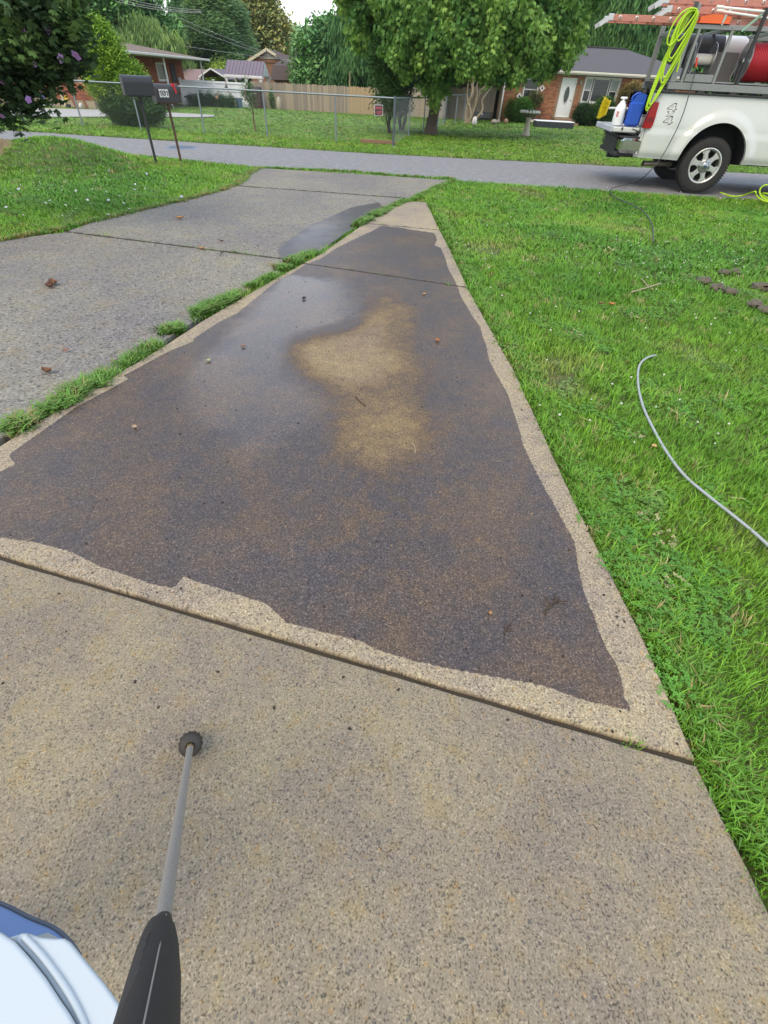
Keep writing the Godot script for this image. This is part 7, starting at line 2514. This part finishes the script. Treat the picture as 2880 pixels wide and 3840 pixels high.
func build_fences() -> void:
	# weathered pickets, one by one
	var f := thing("picket_fence", "weathered grey brown wooden privacy fence across the back yard", "fence")
	var woods := []
	for k in 5:
		var c: Vector3 = [Vector3(0.34, 0.285, 0.22), Vector3(0.41, 0.34, 0.255), Vector3(0.29, 0.25, 0.205), Vector3(0.46, 0.345, 0.21), Vector3(0.36, 0.32, 0.27)][k]
		woods.append(grain("fence wood %d" % k, c * 0.72, c * 1.12, 1.6, 0.92, 0.05, 0.0, true, Vector3(3.0, 0.5, 3.0)))
	var r := RandomNumberGenerator.new()
	r.seed = 31
	var shapes := []
	for k in 3:
		var mb := MB.new()
		var w := 0.066
		mb.prism(PackedVector2Array([Vector2(-w, 0), Vector2(w, 0), Vector2(w, 0.965), Vector2(w * 0.55, 1.0), Vector2(-w * 0.55, 1.0), Vector2(-w, 0.965 - 0.01 * k)]), 0.018)
		shapes.append(mb.mesh())
	var runs := [[Vector2(-11.5, -46.3), Vector2(-7.5, -46.1)], [Vector2(-7.5, -46.1), Vector2(-2.5, -45.0)], [Vector2(-2.5, -45.0), Vector2(0.6, -42.2)], [Vector2(0.6, -42.2), Vector2(2.4, -39.5)], [Vector2(2.4, -39.5), Vector2(5.4, -38.4)]]
	var n := 0
	for q in runs:
		var L: float = q[0].distance_to(q[1])
		var k := int(L / 0.142)
		var ang := -atan2(q[1].y - q[0].y, q[1].x - q[0].x)
		for i in k:
			var p: Vector2 = q[0].lerp(q[1], (i + 0.5) / k)
			var tone := r.randi() % 3
			if p.x > -4.2 and p.x < -2.3: tone = 3
			elif p.x > -2.3: tone = 1 + (r.randi() % 2) * 3
			var o := put_mesh("picket", shapes[n % 3], woods[tone], f)
			var y := ground_height(p.x, p.y)
			o.transform = Transform3D(Basis(Vector3.UP, ang + r.randf_range(-0.03, 0.03)) * Basis(Vector3.BACK, r.randf_range(-0.008, 0.008)).scaled(Vector3(1, 1.50 + r.randf_range(-0.03, 0.03), 1)), Vector3(p.x + r.randf_range(-0.007, 0.007), y - 0.02, p.y + r.randf_range(-0.012, 0.012)))
			n += 1
		for yy in [0.35, 0.80, 1.25]:
			var rail := MB.new()
			rail.bar(Vector3(q[0].x, ground_height(q[0].x, q[0].y) + yy, q[0].y - 0.04), Vector3(q[1].x, ground_height(q[1].x, q[1].y) + yy, q[1].y - 0.04), 0.07, 0.035, Vector3.UP)
			obj("rail", rail, woods[2], f)
		var po := MB.new()
		po.box(Vector3(q[0].x, ground_height(q[0].x, q[0].y) + 0.72, q[0].y - 0.09), Vector3(0.09, 1.5, 0.09))
		obj("post", po, woods[2], f)
	var tp := thing("wooden_pole", "tall thin tan wooden pole behind the picket fence", "pole", Vector3(-4.2, ground_height(-4.2, -46.2), -46.2))
	var tb := MB.new()
	tb.tube(PackedVector3Array([Vector3(0, -0.2, 0), Vector3(0.02, 2.25, 0)]), PackedFloat32Array([0.05, 0.04]), 8)
	obj("shaft", tb, woods[3], tp)
	var tcap := MB.new()
	tcap.box(Vector3(0.02, 2.27, 0), Vector3(0.12, 0.05, 0.12))
	obj("cap", tcap, woods[3], tp)
	# white vinyl fence
	var v := thing("vinyl_fence", "white vinyl privacy fence beside the left house", "fence")
	var vin := mat("white vinyl", 0.80, 0.81, 0.83, 0.4)
	var a := Vector2(-15.9, -44.1)
	var b := Vector2(-11.4, -44.8)
	var ang := -atan2(b.y - a.y, b.x - a.x)
	for k in 3:
		var p := a.lerp(b, k / 2.0)
		var po := MB.new()
		po.bevel_box(Vector3(p.x, ground_height(p.x, p.y) + 0.68, p.y), Vector3(0.13, 1.45, 0.13), 0.01, Basis(Vector3.UP, ang))
		po.bevel_box(Vector3(p.x, ground_height(p.x, p.y) + 1.42, p.y), Vector3(0.17, 0.05, 0.17), 0.02, Basis(Vector3.UP, ang))
		obj("post", po, vin, v)
	for k in 2:
		var p := a.lerp(b, 0.25 + 0.5 * k)
		var y := ground_height(p.x, p.y)
		var bas := Basis(Vector3.UP, ang)
		for s in 12:
			var bd := MB.new()
			bd.bevel_box(Vector3(p.x, y + 0.66, p.y) + bas * Vector3(-0.99 + s * 0.18, 0, 0), Vector3(0.174, 1.22, 0.022), 0.004, bas)
			obj("board", bd, vin, v)
		for yy in [0.10, 0.90, 1.30]:
			var rl := MB.new()
			rl.bevel_box(Vector3(p.x, y + yy, p.y) + bas * Vector3(0, 0, 0.02), Vector3(2.14, 0.11, 0.06), 0.01, bas)
			obj("rail", rl, vin, v)
	# chain link fences
	var galv := mat("galvanised", 0.24, 0.28, 0.31, 0.5, 0.6)
	var wire := mat("fence wire", 0.34, 0.37, 0.38, 0.5, 0.5)
	var front := [Vector2(-18.5, -20.2), Vector2(-14.6, -19.75), Vector2(-12.35, -19.4), Vector2(-10.35, -19.2), Vector2(-8.5, -19.25), Vector2(-6.35, -18.95), Vector2(-4.35, -18.95), Vector2(-2.1, -18.4), Vector2(-0.33, -17.9)]
	chain_fence("chain_link_fence", "long chain link fence running along the far side of the street", front, 1.08, galv, wire)
	chain_fence("chain_link_fence", "chain link fence running back from the corner post past the maple", [Vector2(-0.33, -17.9), Vector2(0.15, -22.7), Vector2(0.75, -24.9), Vector2(1.5, -28.6), Vector2(2.1, -32.6)], 1.08, galv, wire)
	chain_fence("chain_link_fence", "short chain link gate section between maple and crepe myrtle", [Vector2(2.1, -32.6), Vector2(2.7, -33.5), Vector2(3.3, -35.2), Vector2(3.7, -36.6)], 1.15, galv, wire)
	# beware of dog sign
	var s := thing("warning_sign", "black and red BEWARE OF DOG sign wired to the chain link fence", "sign", at_depth(1420, 414, -18.08), 0.24)
	s.scale = Vector3.ONE * 0.70
	panel(s, "plate", Vector3(), Vector3(0.36, 0.36, 0.006), mat("sign white", 0.66, 0.64, 0.64, 0.5), 0.002)
	panel(s, "black_field", Vector3(0, 0, 0.003), Vector3(0.325, 0.325, 0.005), mat("sign black", 0.02, 0.018, 0.02, 0.5), 0.001)
	var red := mat("sign red", 0.62, 0.10, 0.13, 0.5)
	var lines := [["BEWARE", 0.105, Vector3(0, 0.075, 0.007), 0.98], ["of", 0.085, Vector3(-0.115, -0.075, 0.007), 1.0], ["DOG", 0.13, Vector3(0.045, -0.075, 0.007), 1.0]]
	for l in lines:
		var t := put_mesh("lettering", text_mesh(l[0], l[1], 0.003), red, s)
		t.transform = Transform3D(Basis().scaled(Vector3(0.68, 1.25, 1)), l[2])
	# plank at the foot of the corner post
	var pk := thing("wooden_plank", "weathered plank lying at the foot of the fence corner post", "plank", on_ground(1418, 538), 0.06)
	panel(pk, "board", Vector3(0, 0.045, 0), Vector3(1.08, 0.09, 0.05), grain("plank", Vector3(0.20, 0.10, 0.06), Vector3(0.34, 0.20, 0.12), 3.0, 0.95), 0.006)
	panel(pk, "stake", Vector3(0.50, 0.03, -0.045), Vector3(0.05, 0.10, 0.04), woods[2], 0.004)

func chain_fence(called: String, label: String, line: Array, tall: float, galv: Material, wire: Material) -> void:
	var root := thing(called, label, "fence", Vector3.ZERO, 0.0, "chain link fences")
	var tops := []
	for i in line.size():
		var p: Vector2 = line[i]
		var y := ground_height(p.x, p.y)
		var end := i == 0 or i == line.size() - 1
		var po := MB.new()
		po.tube(PackedVector3Array([Vector3(p.x, y - 0.1, p.y), Vector3(p.x, y + tall + (0.05 if end else -0.03), p.y)]), 0.034 if end else 0.024, 10)
		obj("post", po, galv, root)
		tops.append(Vector3(p.x, y + tall, p.y))
	var mesh := MB.new()
	var gap := 0.085 if line.size() > 6 else 0.14
	for i in line.size() - 1:
		var rl := MB.new()
		rl.tube(PackedVector3Array([tops[i], tops[i + 1]]), 0.021, 8)
		obj("top_rail", rl, galv, root)
		var a: Vector3 = tops[i] - Vector3(0, tall - 0.03, 0)
		var b: Vector3 = tops[i + 1] - Vector3(0, tall - 0.03, 0)
		var L := a.distance_to(b)
		var dir := (b - a) / L
		var H := tall - 0.04
		var nn := dir.cross(Vector3.UP)
		var x := -H
		while x < L:
			for s in [0, 1]:
				var x0 := x; var x1 := x + H
				var y0 := 0.0; var y1 := H
				if x0 < 0: y0 = -x0; x0 = 0
				if x1 > L: y1 = H - (x1 - L); x1 = L
				if x1 - x0 < 0.02: continue
				var P := a + dir * x0 + Vector3(0, y0 if s == 0 else H - y0, 0) + nn * (0.003 if s == 0 else -0.003)
				var Q := a + dir * x1 + Vector3(0, y1 if s == 0 else H - y1, 0) + nn * (0.003 if s == 0 else -0.003)
				mesh.tube(PackedVector3Array([P, Q]), 0.0012, 3, false)
			x += gap
	var o := obj("wire_mesh", mesh, wire, root)
	o.set_meta("kind", "stuff")

func build_yard_things() -> void:
	var stone := grain("cast stone", Vector3(0.36, 0.32, 0.25), Vector3(0.52, 0.47, 0.38), 5.0, 0.9, 0.05, 0.6)
	var moss := grain("mossy basin", Vector3(0.06, 0.075, 0.045), Vector3(0.28, 0.26, 0.20), 7.0, 0.95)
	var b := thing("bird_bath", "weathered stone bird bath with scalloped rim on the right lawn", "bird bath", on_ground(1971, 508))
	var p := MB.new()
	p.lathe([Vector2(0.17, -0.02), Vector2(0.17, 0.03), Vector2(0.145, 0.06), Vector2(0.12, 0.16), Vector2(0.09, 0.34), Vector2(0.085, 0.46), Vector2(0.11, 0.56), Vector2(0.13, 0.60)], 24)
	obj("pedestal", p, stone, b)
	var ba := MB.new()
	ba.lathe([Vector2(0.12, 0.585), Vector2(0.26, 0.65), Vector2(0.36, 0.73), Vector2(0.37, 0.745), Vector2(0.33, 0.74), Vector2(0.22, 0.69), Vector2(0, 0.68)], 32)
	obj("basin", ba, moss, b)
	for k in 18:
		var a := TAU * k / 18
		var s := MB.new()
		s.lump(Vector3(cos(a) * 0.365, 0.755, sin(a) * 0.365), Vector3(0.062, 0.05, 0.05), 8, 6)
		obj("scallop", s, mat("rim white", 0.62, 0.60, 0.54, 0.8), b)
	var tu := MB.new()
	tu.lump(Vector3(0.02, 0.76, 0), Vector3(0.11, 0.085, 0.11), 12, 8)
	obj("stone_figure", tu, moss, b)
	# low black platform with a white top
	var q0 := on_ground(2020, 478)
	var q1 := on_ground(2135, 480)
	var mid := (q0 + q1) / 2
	var bx := thing("garden_platform", "low black sided platform with white top on the lawn before the white door", "platform", mid + Vector3(0, 0, -0.4))
	panel(bx, "base", Vector3(0, 0.085, 0), Vector3(1.95, 0.29, 0.95), mat("platform black", 0.03, 0.034, 0.04, 0.6), 0.012)
	panel(bx, "white_top", Vector3(0, 0.245, 0), Vector3(1.98, 0.035, 0.98), mat("platform white", 0.78, 0.79, 0.80, 0.5), 0.012)
	# stones on the lawn
	var nz := FastNoiseLite.new()
	nz.seed = 6
	var st := [[1778, 468, 0.13, 0.19, Vector3(0.70, 0.66, 0.64), "white upright stone beside the crepe myrtle"], [1852, 464, 0.16, 0.11, Vector3(0.34, 0.32, 0.27), "pale grey block on the lawn edge by the house downspout"], [1867, 463, 0.10, 0.10, Vector3(0.30, 0.27, 0.22), "smaller grey block touching the pale one"], [1896, 463, 0.13, 0.12, Vector3(0.30, 0.20, 0.12), "tan stone on the lawn edge under the olive shrub"], [1994, 462, 0.14, 0.09, Vector3(0.48, 0.42, 0.32), "tan flat stone left of the black platform"]]
	for k in st.size():
		var s := MB.new()
		s.lump(Vector3(0, st[k][3] * 0.8, 0), Vector3(st[k][2], st[k][3], st[k][2] * 0.8), 12, 8, 0.3, nz)
		var o := obj("lawn_stone", s, grain("lawn stone %d" % k, st[k][4] * 0.8, st[k][4] * 1.15, 5.0, 0.95))
		o.position = on_ground(st[k][0], st[k][1])
		tag(o, st[k][5], "stone", "stones along the right lawn edge")
	# by the white fence: grill, lamp hook, bins
	var black := mat("yard black", 0.02, 0.021, 0.022, 0.5)
	var gp := Vector3(-15.2, ground_height(-15.2, -43.2), -43.2)
	var gr := thing("bird_table", "small black bird table on a thin post before the white fence", "bird table", gp)
	var gm := MB.new()
	gm.tube(PackedVector3Array([Vector3(0, -0.05, 0), Vector3(0, 0.42, 0)]), 0.025, 8)
	obj("post", gm, black, gr)
	var gt := MB.new()
	gt.bevel_box(Vector3(0, 0.46, 0), Vector3(0.5, 0.09, 0.3), 0.02)
	gt.bevel_box(Vector3(0.1, 0.53, 0), Vector3(0.26, 0.07, 0.22), 0.02)
	obj("tray", gt, black, gr)
	var lh := thing("lamp_hook", "thin garden hook with a small hanging lamp before the white fence", "garden lamp", Vector3(-12.55, ground_height(-12.5, -43.9), -43.9))
	var lm := MB.new()
	lm.tube(smooth_line([Vector3(0.05, -0.05, 0), Vector3(0.03, 0.6, 0), Vector3(0.0, 1.2, 0), Vector3(-0.05, 1.42, 0), Vector3(-0.12, 1.40, 0), Vector3(-0.10, 1.25, 0)], 0.05), 0.014, 6)
	obj("hook", lm, mat("hook bronze", 0.20, 0.14, 0.06, 0.6), lh)
	var lp := MB.new()
	lp.lathe([Vector2(0.03, 1.22), Vector2(0.05, 1.14), Vector2(0.14, 1.05), Vector2(0.12, 1.04), Vector2(0, 1.04)], 14, Transform3D(Basis(), Vector3(-0.08, 0, 0)))
	obj("shade", lp, black, lh)
	var pb := thing("garden_figure", "peach coloured garden bird figure among the plants", "ornament", Vector3(-13.3, ground_height(-13.3, -43.5), -43.5))
	var fm := MB.new()
	fm.lump(Vector3(0, 0.50, 0), Vector3(0.12, 0.10, 0.08), 10, 8)
	fm.tube(smooth_line([Vector3(0.06, 0.52, 0), Vector3(0.14, 0.62, 0), Vector3(0.10, 0.74, 0), Vector3(0.04, 0.72, 0)], 0.03), 0.022, 6)
	obj("body", fm, mat("figure peach", 0.52, 0.32, 0.20, 0.7), pb)
	var fl := MB.new()
	fl.tube(PackedVector3Array([Vector3(0, -0.05, 0), Vector3(0, 0.42, 0)]), 0.01, 6)
	obj("leg", fl, mat("figure leg", 0.35, 0.2, 0.12, 0.7), pb)
	var bb := thing("recycling_bin", "blue grey plastic bin at the end of the white fence", "bin", Vector3(-11.95, ground_height(-11.9, -44.2), -44.2))
	var bm := MB.new()
	bm.lathe([Vector2(0, 0), Vector2(0.19, 0), Vector2(0.235, 0.50), Vector2(0.25, 0.50), Vector2(0.25, 0.535), Vector2(0.215, 0.535), Vector2(0.18, 0.06), Vector2(0, 0.06)], 20)
	obj("tub", bm, mat("bin blue", 0.10, 0.17, 0.24, 0.5), bb)
	var bh := MB.new()
	bh.bevel_box(Vector3(0, 0.44, 0.235), Vector3(0.14, 0.04, 0.02), 0.006)
	obj("handle", bh, mat("bin blue dark", 0.07, 0.12, 0.17, 0.5), bb)
	var kg := thing("barrel_grill", "brown cabinet grill with rounded black lid by the picket fence", "grill", Vector3(-10.95, ground_height(-10.9, -45.6), -45.6))
	panel(kg, "cabinet", Vector3(0, 0.45, 0), Vector3(0.62, 0.90, 0.5), mat("grill brown", 0.055, 0.028, 0.022, 0.6), 0.02)
	var kl := MB.new()
	kl.lathe([Vector2(0, -0.36), Vector2(0.17, -0.36), Vector2(0.19, -0.33), Vector2(0.19, 0.33), Vector2(0.17, 0.36), Vector2(0, 0.36)], 20, Transform3D(Basis(Vector3.BACK, PI / 2), Vector3(0, 1.0, 0)))
	obj("lid", kl, black, kg)
	panel(kg, "label_plate", Vector3(-0.1, 0.82, 0.255), Vector3(0.16, 0.05, 0.01), mat("plate pale", 0.6, 0.6, 0.6, 0.5), 0.003)
	var ws := thing("lawn_stone", "pale tan boulder leaning against the picket fence", "stone", Vector3(-9.3, ground_height(-9.3, -45.2), -45.2))
	var wm := MB.new()
	wm.lump(Vector3(0, 0.30, 0), Vector3(0.2, 0.42, 0.18), 12, 8, 0.4, nz)
	obj("rock", wm, grain("boulder", Vector3(0.36, 0.32, 0.24), Vector3(0.5, 0.45, 0.36), 4.0, 0.95), ws)
	# masts and wires
	var steel := mat("mast steel", 0.20, 0.20, 0.21, 0.5, 0.6)
	var tm := thing("radio_mast", "thin steel radio mast rising into the gap of sky", "mast", Vector3(-13.5, ground_height(-13.5, -70), -70))
	var mm := MB.new()
	mm.tube(PackedVector3Array([Vector3(0, 0, 0), Vector3(-0.25, 11, 0)]), 0.055, 8)
	obj("tube", mm, steel, tm)
	for y in [7.0, 8.4, 9.8]:
		var cb := MB.new()
		cb.bar(Vector3(-0.65, y, 0), Vector3(0.3, y - 0.15, 0), 0.03, 0.03)
		obj("crossarm", cb, steel, tm)
	var lt := thing("lattice_mast", "rusty lattice antenna mast half hidden left of the maple", "mast", Vector3(-5.55, ground_height(-5.5, -54), -54))
	for k in 3:
		var a := TAU * k / 3
		var lg := MB.new()
		lg.tube(PackedVector3Array([Vector3(cos(a) * 0.42, 0, sin(a) * 0.42), Vector3(cos(a) * 0.36, 8.0, sin(a) * 0.36)]), 0.03, 6)
		obj("leg", lg, mat("rusty steel", 0.14, 0.09, 0.07, 0.8), lt)
	for j in 14:
		for k in 3:
			var a := TAU * k / 3
			var c := TAU * (k + 1) / 3
			var br := MB.new()
			br.bar(Vector3(cos(a) * 0.39, j * 0.56 + 0.3, sin(a) * 0.39), Vector3(cos(c) * 0.39, j * 0.56 + 0.3, sin(c) * 0.39), 0.025, 0.025, Vector3.UP)
			obj("brace", br, mat("rusty steel", 0.14, 0.09, 0.07, 0.8), lt)
	var wire := mat("power wire", 0.30, 0.31, 0.32, 0.6)
	var runs := [[Vector3(-19.5, 4.75, -45), Vector3(-14.2, 4.38, -46)], [Vector3(-19.5, 4.62, -45), Vector3(-14.2, 4.30, -46)], [Vector3(-19.5, 4.5, -45), Vector3(-14.2, 4.24, -46)], [Vector3(-24, 3.3, -50), Vector3(-11.0, 2.35, -58)], [Vector3(-19.0, 4.6, -52), Vector3(-10.6, 2.3, -58)], [Vector3(-17.6, 3.9, -52), Vector3(-10.4, 2.2, -58)]]
	var wl := ["topmost power wire at the top left", "middle power wire at the top left", "lowest of the three power wires at the top left", "wire running down to the far brick house, left one", "upper wire slanting past the yellowing tree to the far house", "lower wire slanting past the yellowing tree to the far house"]
	for k in runs.size():
		var pts := []
		for i in 9:
			var t := i / 8.0
			pts.append(runs[k][0].lerp(runs[k][1], t) - Vector3(0, 0.25 * 4 * t * (1 - t) * 0.5, 0))
		var wb := MB.new()
		wb.tube(smooth_line(pts, 0.8), 0.013, 5)
		tag(obj("power_wire", wb, wire), wl[k], "wire", "power wires")

func _ready() -> void:
	# camera
	var th := deg_to_rad(PITCH)
	var ro := deg_to_rad(ROLL)
	cam_forward = Vector3(0, -sin(th), -cos(th))
	var up0 := Vector3(0, cos(th), -sin(th))
	cam_right = Vector3.RIGHT * cos(ro) + up0 * sin(ro)
	cam_up = up0 * cos(ro) - Vector3.RIGHT * sin(ro)
	var cam := Camera3D.new()
	cam.name = "camera"
	cam.transform = Transform3D(Basis(cam_right, cam_up, -cam_forward), EYE)
	cam.fov = rad_to_deg(2.0 * atan(1920.0 / FOCAL))
	cam.near = 0.05
	cam.far = 1500.0
	add_child(cam)
	cam.current = true
	# sky, sun, exposure
	var env := Environment.new()
	env.background_mode = Environment.BG_SKY
	env.tonemap_mode = Environment.TONE_MAPPER_LINEAR
	env.tonemap_exposure = 2.0
	env.sdfgi_enabled = true
	env.ssao_enabled = true
	env.ssil_enabled = true
	var sky := Sky.new()
	var sm := ProceduralSkyMaterial.new()
	sm.sky_top_color = lin(0.56, 0.68, 0.90)
	sm.sky_horizon_color = lin(0.98, 0.98, 0.97)
	sm.sky_curve = 0.22
	sm.ground_bottom_color = lin(0.10, 0.11, 0.08)
	sm.ground_horizon_color = lin(0.5, 0.52, 0.5)
	sm.sun_angle_max = 1.0
	sky.sky_material = sm
	env.sky = sky
	env.fog_enabled = true
	env.fog_density = 0.00025
	env.fog_light_color = Color(0.86, 0.92, 1.0)
	var we := WorldEnvironment.new()
	we.name = "sky"
	we.environment = env
	add_child(we)
	var sun := DirectionalLight3D.new()
	sun.name = "sun"
	sun.light_energy = 0.4
	sun.light_color = Color(1.0, 0.96, 0.9)
	sun.light_angular_distance = 40.0
	sun.shadow_enabled = true
	sun.rotation_degrees = Vector3(-52, -32, 0)
	add_child(sun)
	var tt := Time.get_ticks_msec()
	rng.seed = 2024
	box_mesh = BoxMesh.new()
	truck_frame = Transform3D(Basis(Vector3.UP, -atan(0.12)), Vector3(5.93, 0, -11.66))
	lay_out()
	build_ground()
	build_concrete()
	print("concrete ", Time.get_ticks_msec() - tt)
	build_truck()
	print("truck ", Time.get_ticks_msec() - tt)
	build_props()
	print("props ", Time.get_ticks_msec() - tt)
	build_right_house()
	build_left_house()
	build_far_houses()
	build_fences()
	build_yard_things()
	print("houses ", Time.get_ticks_msec() - tt)
	build_plants()
	print("plants ", Time.get_ticks_msec() - tt)
	build_grass()
	print("grass ", Time.get_ticks_msec() - tt)
